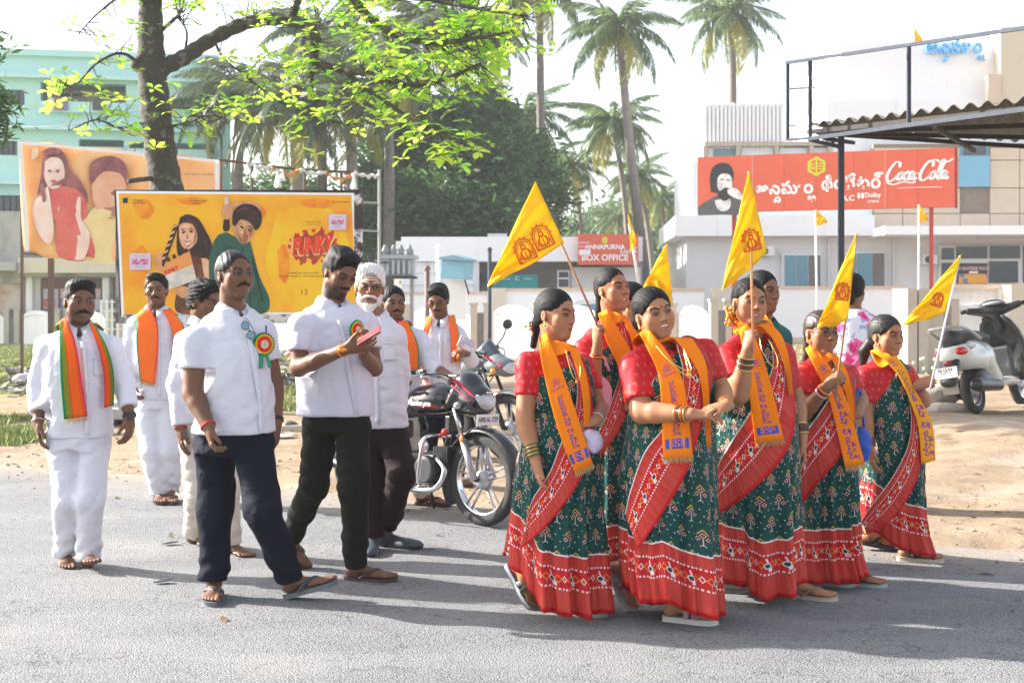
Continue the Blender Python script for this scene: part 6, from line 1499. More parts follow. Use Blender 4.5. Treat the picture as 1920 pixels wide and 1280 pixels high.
def w2():
 s = Person(6.9, 'tall woman in sari gripping a wooden flag stick, pink bag on her arm', SK_BR, True, (1145, 0), WG)
 nb = s.p(1150, 600, .03)
 s.head(1148, 543, 38, 4, -4, .99, mouth='open', tilak='bindi', neck=nb, w=.97)
 s.hair('back', HAIRM, t=.005, braid=[((0, -.09, -.03), (-.01, -.11, -.10), .034, .026), ((-.01, -.11, -.10), (-.02, -.13, -.22), .026, .020)]); s.earring()
 sh, el, wr = s.p(1098, 652, -.06), s.p(1112, 728, -.16), s.p(1121, 642, -.22)
 sh2, el2 = s.p(1196, 650, .10), s.p(1205, 740, .1)
 s.arm(sh, el, wr, hand=((-.12, -.1, 1), (.75, .55, 0), (-.5, .5, 0), (1.35, 1.2), (.75, .6)), k=1.)
 s.arm(sh2, el2, s.p(1200, 800, .0), hand=((0, -.3, -1), (-1, 0, 0), (0, -1, 0)))
 rows = [(600, 1128, 1170, .07, .03), (622, 1098, 1192, .10, .03), (650, 1088, 1200, .115, .02), (700, 1088, 1198, .12, .02), (760, 1092, 1192, .11, .02), (850, 1086, 1200, .14, .02)]
 s.shirt(rows, [(sh, el, None, .55, (.062, .060, 0)), (sh2, el2, None, .55, (.060, .056, 0))], BLOUSE, collar=False, name='blouse', yaw=45, wrinkle=.003)
 bodice(s, ((1070, 700), (1180, 615)), ang=.6)
 skirt(s, [(760, 1092, 1192, .12), (850, 1086, 1202, .15), (1000, 1084, 1206, .18), (1090, 1078, 1208, .20)], [(1070, 1088), (1210, 1092)], 765, ph=1.9)
 pallu(s, [(1150, 610), (1166, 680), (1150, 740), (1132, 790), (1110, 830)], [(1186, 620), (1192, 690), (1182, 740), (1164, 800), (1122, 862)])
 scarf(s, [(1121, 588), (1138, 640), (1160, 690), (1172, 760)], [(1138, 580), (1164, 625), (1192, 680), (1200, 760)], [(1174, 592), (1197, 630), (1203, 680)], [(1162, 590), (1180, 625), (1194, 680)], pr=False)
 s.bangle(wr+(el-wr)*.25, el, [mat('red_bangle', (.5, .02, .01), .3), GOLD, mat('red_bangle', (.5, .02, .01), .3)], 3, .032, .008, t=.004)
 s.B.cone(s.p(1130, 850), s.p(1125, 1060, 0), .08, .035, .02); s.B.cone(s.p(1160, 850), s.p(1165, 1060, 0), .08, .035, .02)
 for x in (1125, 1170): s.foot(s.p(x, 1060, .0), (.9, -.45), shoe=('thong', mat('tan_sole', (.35, .27, .2), .6), mat('brown_strap', (.08, .05, .04), .5)))
 s.finish()
 b = thing('handbag', tuple(s.p(1128, 790, -.12)), 'pale pink cloth bag hanging from the arm of the tall woman', 'bag')
 H = SDF(); H.ell(s.p(1124, 745, -.13), (.070, .03, .12), .02); H.ell(s.p(1122, 775, -.13), (.062, .04, .07), .02)
 V, Q = sdf_mesh(lambda p: H(p)+.006*folds(p, 1.6, 2.), *H.bounds(), .008); mk('cloth_body', V, Q, mat('pink_cloth', (.80, .36, .45), .7, var=.1), b)
 t = MB(); t.tube(crv([s.p(1104, 690, -.16), s.p(1112, 668, -.22), s.p(1130, 668, -.2), s.p(1142, 695, -.15)], 6), .008, 6); t.build('handle', mat('pink_cloth', (.80, .36, .45), .7), b, smooth=True)
 D = 6.9-.24
 f = flagpole('pennant_flag', P(1003, 345, D+.02), P(1124, 618, D), 'large triangular yellow flag leaning far left on a wooden stick, two rust arch emblems', WOOD)
 pennant(f, ((1004, 340), (1058, 456), (914, 536)), D-.01, wave=.02, ph=.6, emblem=[(.20, .70, .052), (.45, .62, .052)])
def w3():
 s = Person(6.0, 'smiling woman in sari with clasped hands and gold pendant over orange scarf', SK_BR*1.05, True, (1260, 0), WG)
 nb = s.p(1240, 652, .03)
 s.head(1226, 588, 19, -3, -13, 1.0, mouth='smile', tilak='bindi', neck=nb, w=1.07, jaw=1.15)
 s.hair('back', HAIRM, t=.009, bun=(-.02, -.10, -.03, (.05, .035, .05))); s.earring()
 sh, el, wr = s.p(1191, 688, -.05), s.p(1204, 772, -.14), s.p(1296, 776, -.30)
 sh2, el2, wr2 = s.p(1320, 660, .06), s.p(1352, 735, .02), s.p(1362, 760, -.26)
 s.arm(sh, el, wr, r=(.056, .052, .048, .029), hand=((1, -.12, -.02), (0, .35, -1), (.2, -.1, 1), (.30, .42), (.5, .0)))
 s.arm(sh2, el2, wr2, r=(.054, .050, .044, .028), hand=((-.9, -.32, -.12), (.1, .35, -1), (0, -.5, .7), (.35, .45), (.4, .1)))
 rows = [(640, 1212, 1276, .085, .03), (655, 1190, 1312, .105, .03), (680, 1178, 1328, .125, .02), (720, 1180, 1332, .15, .0), (760, 1186, 1334, .15, .0), (800, 1182, 1336, .15, .01), (860, 1172, 1338, .17, .02), (910, 1166, 1342, .175, .02)]
 s.shirt(rows, [(sh, el, None, .74, (.076, .074, 0)), (sh2, el2, None, .72, (.072, .066, 0))], BLOUSE, collar=False, name='blouse', vneck=.075, yaw=28, wrinkle=.003)
 bodice(s, ((1170, 760), (1320, 600)), ang=.3)
 skirt(s, [(780, 1180, 1336, .16), (860, 1168, 1340, .19), (950, 1163, 1345, .20), (1050, 1164, 1350, .22), (1165, 1176, 1354, .24, -.03)],
          [(1160, 1062), (1180, 1110), (1200, 1134), (1240, 1142), (1262, 1138), (1290, 1158), (1330, 1166), (1356, 1160)], 790, ph=2.7, front=(.0, 1.2), pleat=.034)
 pallu(s, [(1268, 646), (1280, 700), (1272, 760), (1240, 806), (1206, 850), (1181, 921), (1172, 962)], [(1318, 640), (1336, 700), (1326, 760), (1306, 828), (1283, 894), (1240, 965), (1196, 1030)])
 # folded pallu cap on the far shoulder
 A = s.drape([(1262, 640), (1290, 628), (1322, 642)], [(1290, 664), (1316, 668), (1334, 700)], 10, 6, off=.03); V, Q = gridmesh(A); mk('shoulder_fold', V, Q, mat('red_silk', (.42, .015, .015), .45), s.T, solid=.006)
 scarf(s, [(1199, 626), (1228, 682), (1238, 723), (1242, 800), (1244, 858)], [(1214, 612), (1254, 664), (1282, 718), (1292, 790), (1299, 856)],
          [(1298, 634), (1323, 678), (1328, 723), (1332, 790), (1333, 838)], [(1262, 632), (1282, 656), (1312, 705), (1322, 790), (1326, 836)], sun_v=.36)
 s.bangle(wr+(el-wr)*.08, el, [GOLD, mat('red_bangle', (.5, .02, .01), .3), GOLD, mat('green_glass_bangle', (.0, .10, .05), .2), mat('red_bangle', (.5, .02, .01), .3)], 6, .037, .010, t=.0035)
 s.bangle(wr2+(el2-wr2)*.15, el2, mat('orange_bangle', (.75, .25, .02), .4), 1, .034)
 for dx in (0, 6):
  n = MB(); n.tube(crv([s.p(1230, 648, -.12), s.p(1255, 676, -.19), s.p(1286-dx, 694+dx, -.215), s.p(1296-dx, 690+dx, -.21), s.p(1280, 650, -.12)], 6), .0028, 6); o = n.build('necklace', GOLD, s.T, smooth=True)
 n = MB(); n.ball(s.p(1292, 703, -.22), (.013, .005, .013), 10); n.build('pendant', GOLD, s.T, smooth=True)
 pk = mat('mauve_leather', (.42, .20, .30), .5); ws = mat('white_rubber_sole', (.55, .53, .5), .6)
 s.foot(s.p(1266, 1126, -.05), (.95, -.35), lift=0, shoe=('slide', ws, pk, .026)); s.foot(P(1172, 1068, 6.18), (.8, -.55), lift=1.0, shoe=('slide', ws, pk, .024))
 s.B.cone(s.p(1250, 830), s.p(1255, 980), .085, .06, .02); s.B.cone(s.p(1255, 980), s.p(1266, 1110, -.05), .06, .034, .02); s.B.cone(s.p(1240, 830), s.p(1205, 980), .085, .06, .02); s.B.cone(s.p(1205, 980), P(1172, 1062, 6.18), .06, .034, .02)
 s.finish()
def w4():
 s = Person(6.37, 'woman with marigolds in her hair holding a flag stick before her mouth', SK_BR, True, (1420, 0), WG)
 nb = s.p(1412, 632, .03)
 s.head(1405, 567, 12, 0, 2, .98, mouth='open', neck=nb, w=1.03, jaw=1.08)
 s.hair('back', HAIRM, t=.006, bun=(-.01, -.10, -.04, (.045, .03, .045))); s.earring()
 g = MB()
 for i in range(60): g.ball(s.HT((-.068+rng.normal(0, .010), -.070+rng.normal(0, .010), -.075+rng.normal(0, .024))), .0095, 6)
 g.build('hair_flowers', mat('marigold', (.90, .38, .02), .8, var=.4, vs=90), s.T, smooth=True)
 sh, el, wr = s.p(1366, 668, -.05), s.p(1385, 738, -.20), s.p(1402, 655, -.27)
 sh2, el2, wr2 = s.p(1466, 665, .08), s.p(1492, 752, .10), s.p(1504, 820, .03)
 s.arm(sh, el, wr, r=(.055, .052, .046, .028), hand=((.12, -.1, 1), (.75, .5, 0), (-.5, .6, 0), (1.25, 1.25), (.5, .8)))
 s.arm(sh2, el2, wr2, r=(.052, .048, .044, .028), hand=((.1, -.1, -1), (-1, .1, 0), (0, -1, 0), (.2, .3), (.2, .2)))
 rows = [(625, 1385, 1440, .08, .03), (642, 1364, 1462, .10, .03), (665, 1350, 1474, .12, .02), (700, 1348, 1482, .14, .01), (760, 1344, 1488, .145, .01), (800, 1342, 1490, .15, .01), (850, 1340, 1494, .165, .02), (900, 1340, 1497, .17, .02)]
 s.shirt(rows, [(sh, el, None, .66, (.072, .070, 0)), (sh2, el2, None, .7, (.068, .062, 0))], BLOUSE, collar=False, name='blouse', vneck=.06, yaw=25, wrinkle=.003)
 bodice(s, ((1335, 745), (1470, 605)), ang=.35)
 skirt(s, [(770, 1343, 1490, .16), (850, 1339, 1497, .18), (950, 1337, 1501, .19), (1050, 1338, 1504, .21), (1128, 1338, 1507, .225, -.02)],
          [(1335, 1088), (1370, 1098), (1402, 1108), (1412, 1122), (1436, 1132), (1475, 1126), (1508, 1098)], 780, ph=4.1, front=(.0, 1.2), pleat=.033)
 pallu(s, [(1446, 640), (1446, 695), (1407, 770), (1375, 820), (1350, 862), (1340, 892)], [(1478, 645), (1490, 730), (1488, 812), (1462, 865), (1409, 920), (1350, 962), (1336, 972)])
 scarf(s, [(1379, 596), (1394, 656), (1404, 734), (1417, 830)], [(1393, 586), (1420, 642), (1442, 708), (1470, 824)], [(1438, 600), (1466, 630), (1480, 676), (1486, 740)], [(1426, 610), (1452, 640), (1472, 690), (1480, 740)], sun_v=.40)
 dkb = mat('dark_glass_bangle', (.03, .012, .01), .2, spec=.8, var=0); s.bangle(wr+(el-wr)*.16, el, [GOLD, dkb, dkb, GOLD, dkb, dkb, GOLD], 7, .038, .010, t=.004)
 s.bangle(wr2+(el2-wr2)*.1, el2, [GOLD, dkb, dkb, dkb, dkb, GOLD], 6, .036, .010, t=.004)
 n = MB(); n.tube(crv([s.p(1424, 632, -.12), s.p(1430, 660, -.17), s.p(1452, 690, -.20), s.p(1458, 672, -.19), s.p(1440, 634, -.11)], 6), .0026, 6); n.build('necklace', GOLD, s.T, smooth=True)
 bs_ = mat('beige_sole', (.45, .40, .33), .6)
 s.foot(P(1494, 1098, 6.42), (.95, -.35), shoe=('thong', bs_, mat('tan_strap', (.25, .15, .08), .5), .020)); s.foot(P(1330, 1092, 6.7), (.9, -.3), shoe=('thong', bs_, mat('tan_strap', (.25, .15, .08), .5), .02))
 s.B.cone(s.p(1430, 840), s.p(1460, 980), .085, .06, .02); s.B.cone(s.p(1460, 980), P(1490, 1085, 6.42), .06, .034, .02); s.B.cone(s.p(1400, 840), s.p(1360, 980, .1), .085, .06, .02); s.B.cone(s.p(1360, 980, .1), P(1330, 1082, 6.7), .06, .034, .02)
 s.finish()
 D = 6.37-.30
 f = flagpole('pennant_flag', P(1404, 322, D), P(1413, 660, D), 'tall yellow flag held straight up by the woman with marigolds in her hair', ORSTICK)
 pennant(f, ((1404, 320), (1438, 472), (1354, 542)), D-.012, wave=.02, ph=2.1, emblem=[(.26, .66, .042)])
def w5():
 s = Person(6.73, 'short bespectacled woman in sari with a flag and a blue bag', SK_MID*1.1, True, (1550, 0), WG)
 nb = s.p(1546, 676, .03)
 s.head(1540, 624, 18, 0, 2, .96, neck=nb, w=1.04, jaw=1.1, tilak='bindi_up')
 s.hair('back', HAIRB, t=.006, braid=[((-.02, -.09, -.04), (-.03, -.10, -.16), .03, .02)]); s.glasses(WIRE, th=.0014); s.earring()
 sh, el, wr = s.p(1511, 700, -.04), s.p(1506, 775, -.12), s.p(1552, 724, -.27)
 sh2, el2, wr2 = s.p(1590, 702, .08), s.p(1614, 752, .06), s.p(1606, 776, -.12)
 s.arm(sh, el, wr, hand=((.65, -.3, .6), (.5, .75, -.3), (-.3, 0, .8), (1.2, 1.2), (.5, .7)), k=1.05)
 s.arm(sh2, el2, wr2, hand=((-1, -.2, .05), (0, .7, -.5), (0, 0, 1), (.4, .4), (.3, .3)))
 rows = [(672, 1522, 1570, .075, .03), (688, 1506, 1590, .095, .03), (710, 1500, 1598, .115, .02), (750, 1500, 1600, .13, .01), (800, 1500, 1602, .135, .01), (850, 1498, 1604, .145, .02), (900, 1498, 1606, .15, .02)]
 s.shirt(rows, [(sh, el, None, .58, (.064, .062, 0)), (sh2, el2, None, .62, (.060, .056, 0))], BLOUSE, collar=False, name='blouse', vneck=.05, yaw=28, wrinkle=.003)
 bodice(s, ((1490, 760), (1600, 640)), ang=.3)
 skirt(s, [(780, 1500, 1602, .14), (850, 1497, 1606, .16), (950, 1497, 1608, .17), (1040, 1498, 1612, .18), (1098, 1500, 1628, .20, -.02)], [(1495, 1096), (1540, 1102), (1600, 1100), (1636, 1084)], 790, ph=5.2, front=(-.2, 1.0))
 pallu(s, [(1566, 684), (1562, 730), (1535, 775), (1510, 810), (1498, 836)], [(1598, 690), (1604, 750), (1600, 800), (1578, 852), (1540, 898), (1500, 950)])
 scarf(s, [(1510, 654), (1536, 705), (1555, 750), (1570, 810), (1585, 876)], [(1524, 644), (1558, 690), (1588, 750), (1604, 805), (1622, 870)], [(1568, 664), (1586, 690), (1599, 740), (1602, 790)], [(1556, 662), (1570, 696), (1588, 742), (1594, 790)], ssf=False, sun_v=.22)
 s.bangle(wr+(el-wr)*.1, el, [GOLD, mat('red_bangle', (.5, .02, .01), .3), mat('red_bangle', (.5, .02, .01), .3), mat('white_bangle', (.7, .7, .66), .3)], 4, .034, .010, t=.004)
 s.B.cone(s.p(1535, 860), s.p(1530, 1070), .08, .034, .02); s.B.cone(s.p(1570, 860), s.p(1590, 1065), .08, .034, .02)
 sl = mat('grey_rubber_sole', (.35, .37, .38), .6); st_ = mat('brown_strap', (.08, .05, .04), .5)
 s.foot(s.p(1530, 1070), (.95, -.3), shoe=('thong', sl, st_)); s.foot(P(1590, 1066, 6.72), (.95, -.3), shoe=('thong', sl, st_))
 s.finish()
 b = thing('handbag', tuple(s.p(1618, 870, .0)), 'royal blue cloth bag behind the orange scarf of the woman in spectacles', 'bag')
 H = SDF(); H.ell(s.p(1614, 835, .02), (.055, .035, .10), .02); V, Q = sdf_mesh(lambda p: H(p)+.006*folds(p, 1.6, 2.), *H.bounds(), .008); mk('cloth_body', V, Q, mat('royal_blue_cloth', (.01, .08, .45), .6), b)
 t = MB(); t.tube(crv([s.p(1606, 800, .0), s.p(1606, 745, -.02), s.p(1614, 735, .02), s.p(1620, 800, .04)], 6), .007, 6); t.build('strap', mat('royal_blue_cloth', (.01, .08, .45), .6), b, smooth=True)
 D = 6.73-.31
 f = flagpole('pennant_flag', P(1606, 438, D), P(1566, 750, D), 'yellow flag held by the short bespectacled woman, cloth drooping to the left', WOOD)
 pennant(f, ((1607, 434), (1590, 598), (1533, 613)), D-.012, wave=.022, ph=.2, emblem=[(.30, .55, .036)])
def w6():
 s = Person(7.35, 'stern woman in sari with loose ponytail and violet bangles nearest the scooter', SK_BR*.95, True, (1680, 0), WG)
 nb = s.p(1662, 680, .03)
 s.head(1662, 630, 30, -2, 0, .97, neck=nb, w=1.06, jaw=1.15, tilak='bindi_up')
 s.hair('back', HAIRG, t=.009, braid=[((-.0, -.10, -.02), (-.02, -.15, -.10), .035, .036), ((-.02, -.15, -.10), (-.02, -.16, -.18), .036, .018)]); s.earring()
 sh, el, wr = s.p(1624, 706, -.04), s.p(1621, 785, -.08), s.p(1630, 838, -.14)
 sh2, el2, wr2 = s.p(1698, 702, .10), s.p(1732, 752, .06), s.p(1722, 722, -.14)
 s.arm(sh, el, wr, r=(.052, .047, .042, .027), hand=((.12, -.1, -1), (1, .2, 0), (.3, -.9, 0), (.25, .3), (.2, .2)))
 s.arm(sh2, el2, wr2, hand=((.85, -.2, .35), (0, .8, -.5), (.1, -.2, .8), (1.2, 1.1), (.4, .7)))
 rows = [(676, 1640, 1688, .075, .03), (690, 1620, 1704, .10, .03), (715, 1614, 1714, .12, .02), (750, 1622, 1720, .13, .01), (800, 1626, 1724, .135, .01), (850, 1626, 1728, .14, .02), (900, 1622, 1730, .145, .02)]
 s.shirt(rows, [(sh, el, None, .62, (.068, .064, 0)), (sh2, el2, None, .6, (.060, .056, 0))], BLOUSE, collar=False, name='blouse', vneck=.05, yaw=42, wrinkle=.003)
 bodice(s, ((1640, 742), (1690, 672)), ang=.2)
 skirt(s, [(780, 1626, 1722, .13), (850, 1622, 1728, .15), (900, 1618, 1730, .16), (950, 1614, 1734, .17), (1000, 1612, 1738, .18), (1048, 1612, 1752, .19, -.02)],
          [(1608, 985), (1640, 1000), (1662, 1014), (1690, 1034), (1720, 1046), (1756, 1050)], 790, ph=3.3, front=(.2, 1.3))
 pallu(s, [(1684, 690), (1702, 740), (1708, 790), (1700, 840), (1672, 895), (1630, 952), (1616, 975)], [(1712, 695), (1730, 760), (1732, 830), (1722, 890), (1700, 938), (1665, 980), (1625, 1002)])
 scarf(s, [(1632, 658), (1655, 672), (1682, 700), (1702, 740), (1722, 800), (1728, 870)], [(1648, 652), (1672, 668), (1694, 694), (1720, 738), (1748, 795), (1754, 862)], [(1680, 666), (1698, 690), (1712, 726)], [(1672, 668), (1684, 690), (1702, 730)], m=SC_Y, pr=True, ssf=False, sun_v=.18, fringe=False)
 vb = mat('violet_bangle', (.10, .02, .22), .25, spec=.8, var=0); rb = mat('red_bangle', (.5, .02, .01), .3)
 s.bangle(wr+(el-wr)*.05, el, [vb, rb, vb, vb, rb], 5, .034, .010, t=.004); s.bangle(wr2+(el2-wr2)*.02, el2, [vb, rb, vb], 3, .031, .009, t=.004)
 so = mat('cream_sole', (.50, .46, .38), .6); bk = mat('black_strap', (.02, .02, .02), .5)
 s.foot(P(1702, 1036, 7.33), (.97, -.25), lift=.0, shoe=('cross', so, bk, .022)); s.foot(P(1632, 1016, 7.65), (.97, -.25), lift=.15, shoe=('cross', mat('black_sole', (.03, .03, .03), .6), bk, .022))
 s.B.cone(s.p(1680, 860), s.p(1700, 1025), .08, .034, .02); s.B.cone(s.p(1660, 860), P(1632, 1005, 7.65), .08, .034, .02)
 s.finish()
 D = 7.35-.18
 f = flagpole('pennant_flag', P(1800, 480, D), P(1744, 730, D), 'rightmost yellow flag, on a white stick held out by the woman with the ponytail', WSTICK)
 pennant(f, ((1803, 476), (1772, 585), (1694, 608)), D-.012, wave=.022, ph=1.2, emblem=[(.30, .62, .032)])
def extra_women():
 # woman mostly hidden behind the smiling one
 s = Person(7.55, 'woman hidden between the tall and the smiling women, only hair and ear showing', SK_BR, True, (1192, 0), WG)
 nb = s.p(1186, 612); s.head(1186, 567, 60, 0, 0, .97, neck=nb); s.hair('back', HAIRM, t=.008, bun=(0, -.10, -.03, (.04, .03, .04))); s.earring()
 rows = [(612, 1165, 1210, .08), (640, 1145, 1232, .12), (740, 1150, 1230, .13), (850, 1142, 1238, .15)]
 a, b = s.p(1152, 645), s.p(1148, 720); c, d = s.p(1226, 645), s.p(1232, 720)
 s.arm(a, b, s.p(1165, 780, -.1), hand=((.2, 0, -1), (1, 0, 0), (0, -1, 0))); s.arm(c, d, s.p(1225, 780, -.1), hand=((0, 0, -1), (-1, 0, 0), (0, -1, 0)))
 s.shirt(rows, [(a, b, None, .6, (.06, .058, 0)), (c, d, None, .6, (.06, .058, 0))], BLOUSE, collar=False, name='blouse', yaw=45); bodice(s, ((1140, 690), (1230, 625)))
 skirt(s, [(760, 1150, 1230, .13), (1035, 1140, 1240, .18)], [(1130, 1034), (1250, 1034)], 770)
 s.B.cone(s.p(1180, 850), s.p(1175, 1010), .08, .034, .02); s.B.cone(s.p(1200, 850), s.p(1210, 1010), .08, .034, .02); s.finish()
 # dark-haired woman behind the raised fist
 s = Person(7.3, 'dark-haired woman in plain green blouse behind the woman with marigolds in her hair', SK_MID*.9, True, (1432, 0), WG)
 nb = s.p(1430, 594); s.head(1430, 548, 35, 0, 0, 1., neck=nb); s.hair('back', HAIRM, t=.008, bun=(0, -.10, -.03, (.04, .03, .04)))
 rows = [(594, 1412, 1450, .08), (620, 1392, 1468, .11), (740, 1396, 1462, .13), (850, 1388, 1470, .15)]
 a, b = s.p(1396, 630), s.p(1392, 710); c, d = s.p(1464, 630), s.p(1470, 710)
 s.arm(a, b, s.p(1405, 770, -.1), hand=((.2, 0, -1), (1, 0, 0), (0, -1, 0))); s.arm(c, d, s.p(1466, 770, -.1), hand=((0, 0, -1), (-1, 0, 0), (0, -1, 0)))
 s.shirt(rows, [(a, b, None, .7, (.058, .056, 0)), (c, d, None, .7, (.058, .056, 0))], GREEN, collar=False, name='blouse', yaw=35)
 skirt(s, [(760, 1396, 1462, .13), (1050, 1386, 1474, .18)], [(1380, 1050), (1480, 1050)], 770)
 scarf(s, [(1405, 596), (1412, 650), (1420, 720)], [(1418, 588), (1430, 640), (1440, 720)], [(1446, 600), (1462, 640), (1476, 700)], [(1438, 596), (1450, 640), (1464, 704)], m=SC_Y, pr=False, fringe=False)
 s.B.cone(s.p(1420, 850), s.p(1415, 1030), .08, .034, .02); s.B.cone(s.p(1440, 850), s.p(1450, 1030), .08, .034, .02); s.finish()
 # woman in pink floral sari, back to the camera
 s = Person(9.2, 'woman seen from behind in a white sari with pink flowers and blue leaves', SK_DARK*1.4, True, (1604, 0))
 nb = s.p(1600, 578); s.head(1600, 545, 150, 0, 0, 1., neck=nb); s.hair('back', HAIRM, t=.010, bun=(0, -.10, -.06, (.04, .03, .045)))
 m, nt, b_ = newmat('pink_floral_cotton'); n1 = noise(nt, 9, 2, .5); n2 = noise(nt, 15, 3, .5); n3 = noise(nt, 40, 3)
 c = mixc(nt, ramp(nt, n2, .53, .57), (.72, .70, .78), (.30, .42, .62)); c = mixc(nt, ramp(nt, n1+n3*.12, .60, .62), c, (.78, .10, .32)); c = mixc(nt, ramp(nt, n1+n3*.2, .72, .73), c, (.60, .02, .16))
 nt.links.new(c, b_.inputs['Base Color']); b_.inputs['Roughness'].default_value = .7; bump(nt, b_, noise(nt, 12, 4), .5, .03)
 rows = [(580, 1578, 1622, .08), (596, 1562, 1638, .12), (640, 1560, 1642, .14), (700, 1566, 1640, .14), (800, 1558, 1650, .16), (830, 1556, 1652, .16)]
 a, b2 = s.p(1566, 606), s.p(1556, 680); c_, d = s.p(1634, 606), s.p(1648, 680)
 s.arm(a, b2, s.p(1570, 730, .15), hand=((.2, 0, -1), (1, 0, 0), (0, -1, 0))); s.arm(c_, d, s.p(1640, 730, .15), hand=((0, 0, -1), (-1, 0, 0), (0, -1, 0)))
 s.shirt(rows, [(a, b2, None, .75, (.062, .064, 0)), (c_, d, None, .75, (.062, .064, 0))], m, collar=False, name='sari_drape', yaw=150)
 A = s.drape([(1566, 610), (1590, 660), (1560, 700)][::-1], [(1640, 640), (1600, 690), (1566, 720)][::-1], 14, 5, off=.02)
 A = s.drape([(1640, 620), (1620, 655), (1590, 690), (1565, 705)], [(1644, 640), (1626, 670), (1598, 705), (1570, 722)], 14, 5, off=.018); V, Q = gridmesh(A); mk('sari_border', V, Q, mat('deep_pink_border', (.72, .12, .28), .6), s.T, solid=.004)
 skirt(s, [(760, 1560, 1648, .16), (945, 1552, 1656, .2)], [(1540, 948), (1670, 948)], 770, m=m)
 s.B.cone(s.p(1590, 780), s.p(1585, 925), .08, .034, .02); s.B.cone(s.p(1610, 780), s.p(1620, 925), .08, .034, .02); s.finish()
REDT = mat('red_thread', (.55, .02, .02), .7, var=.1); ORT = mat('orange_ribbon', (.95, .25, .01), .6, var=.1)
def rosette(s, x, y, r=.058, dy=0., yaw=30, tails=True):
 """pleated ribbon badge pinned to a shirt"""
 A = s.drape([(x-1, y-1), (x-1, y+1)], [(x+1, y-1), (x+1, y+1)], 2, 2, off=.012); c = A.mean((0, 1))
 f = rot_frame(yaw)[:, 1]; l = rot_frame(yaw)[:, 0]; u = up.copy()
 par = s.so
 def ring(name, r0, r1, d, m, n=48, amp=.004):
  V = []
  for k in range(n):
   a = 2*math.pi*k/n; w = amp*(-1)**k
   V += [c+f*(d+w*.3)+(l*math.cos(a)+u*math.sin(a))*r0, c+f*(d+w)+(l*math.cos(a)+u*math.sin(a))*(r1+w*.6)]
  o = mk(name, V, [(2*k, 2*k+1, (2*k+3) % (2*n), (2*k+2) % (2*n)) for k in range(n)], m, par, smooth=False, solid=.002); return o
 ring('rosette_outer', r*.6, r, .004, mat('rosette_green', (.0, .28, .12), .5, var=.1)); ring('rosette_middle', r*.5, r*.82, .009, mat('rosette_yellow', (.90, .55, .02), .5, var=.1))
 ring('rosette_inner', r*.36, r*.66, .013, mat('rosette_red', (.80, .03, .01), .5, var=.1)); 
 b = MB(); b.lathe([(0, .020), (r*.36, .018), (r*.38, .010)][::-1], c, f, 20); b.build('rosette_centre', mat('rosette_face', (.62, .55, .40), .5, col2=(.35, .22, .12), vs=120, thr=(.45, .6)), par)
 if tails:
  for q in (-1, 1):
   A = np.array([[c+f*(.004+.004*i)+u*(-r*.8-.014*i)+l*(q*.012+q*.0025*i+w*.010) for w in (-1, 0, 1)] for i in range(6)])
   V, Q = gridmesh(A); mk('rosette_tail', V, Q, mat('rosette_green', (.0, .28, .12), .5), par, solid=.002)
def straps(s, **k): pass
def m1():
 s = Person(7.2, 'barefoot man in white with striped orange and green stole, leftmost of the walkers', SK_DARK*.9, False, (150, 0))
 s.head(150, 566, 32, -2, 3, 1.0, neck=s.p(147, 622, .02), w=1.04, jaw=1.08, stub=.5); s.hair('thick', HAIRM, t=.006); s.moustache(big=1.25)
 sh, el, wr = s.p(88, 652, .0), s.p(72, 728, .03), s.p(72, 792, -.08); sh2, el2, wr2 = s.p(210, 652, .0), s.p(232, 718, .02), s.p(243, 782, -.08)
 s.arm(sh, el, wr, r=(.05, .044, .040, .029), hand=((.12, -.2, -1), (.9, .3, 0), (.4, -.9, 0), (.35, .4), (.35, .3))); s.arm(sh2, el2, wr2, r=(.05, .044, .040, .029), hand=((.05, -.2, -1), (-.9, .3, 0), (-.4, -.9, 0), (.45, .5), (.3, .4)))
 rows = [(612, 122, 174, .08, .02), (628, 98, 198, .10, .02), (652, 88, 210, .125, .01), (700, 84, 208, .135, .0), (760, 80, 208, .14, 0), (800, 82, 206, .138, 0), (818, 80, 208, .142, 0)]
 s.shirt(rows, [(sh, el, wr, .70, (.074, .066, .056)), (sh2, el2, wr2, .72, (.074, .066, .056))], WHITE, yaw=22, wrinkle=.005)
 s.placket([(155, 640), (160, 700), (163, 760), (163, 815)]); s.pocket(176, 668, 200, 704)
 scarf(s, [(112, 606), (113, 690), (116, 740), (120, 786)], [(124, 594), (143, 650), (154, 720), (164, 780)], [(176, 606), (200, 650), (213, 700), (213, 760)], [(167, 606), (184, 652), (195, 705), (196, 764)], m=SC_S, pr=False, off=.03, cape=.06, rip=.014, uvflip=False)
 s.trousers([(s.p(118, 830), s.p(126, 935, -.10), s.p(122, 1040, .05), (.094, .078, .068)), (s.p(178, 830), s.p(168, 935, -.12), s.p(166, 1045, -.05), (.094, .078, .066))], WHITE, [(790, 92, 198, .13), (840, 92, 200, .13)], wr=.006)
 s.foot(s.p(122, 1045, .08), (.4, -.9), lift=0.1); s.foot(s.p(164, 1046, -.04), (.45, -.9), toe_up=.25)
 s.bangle(wr2+(el2-wr2)*.02, el2, BLACKF, 3, .034, .006, 'watch_strap', t=.005); w = MB(); w.lathe([(.0, .0), (.020, .0), (.021, .010), (.0, .012)], wr2+np.array([.012, -.030, .01]), (.3, -1, .1), 16); w.build('watch', BLACKF, s.T)
 s.bangle(wr+(el-wr)*.04, el, mat('steel_bangle', (.6, .6, .6), .25, metal=1, var=0), 1, .036); s.finish()
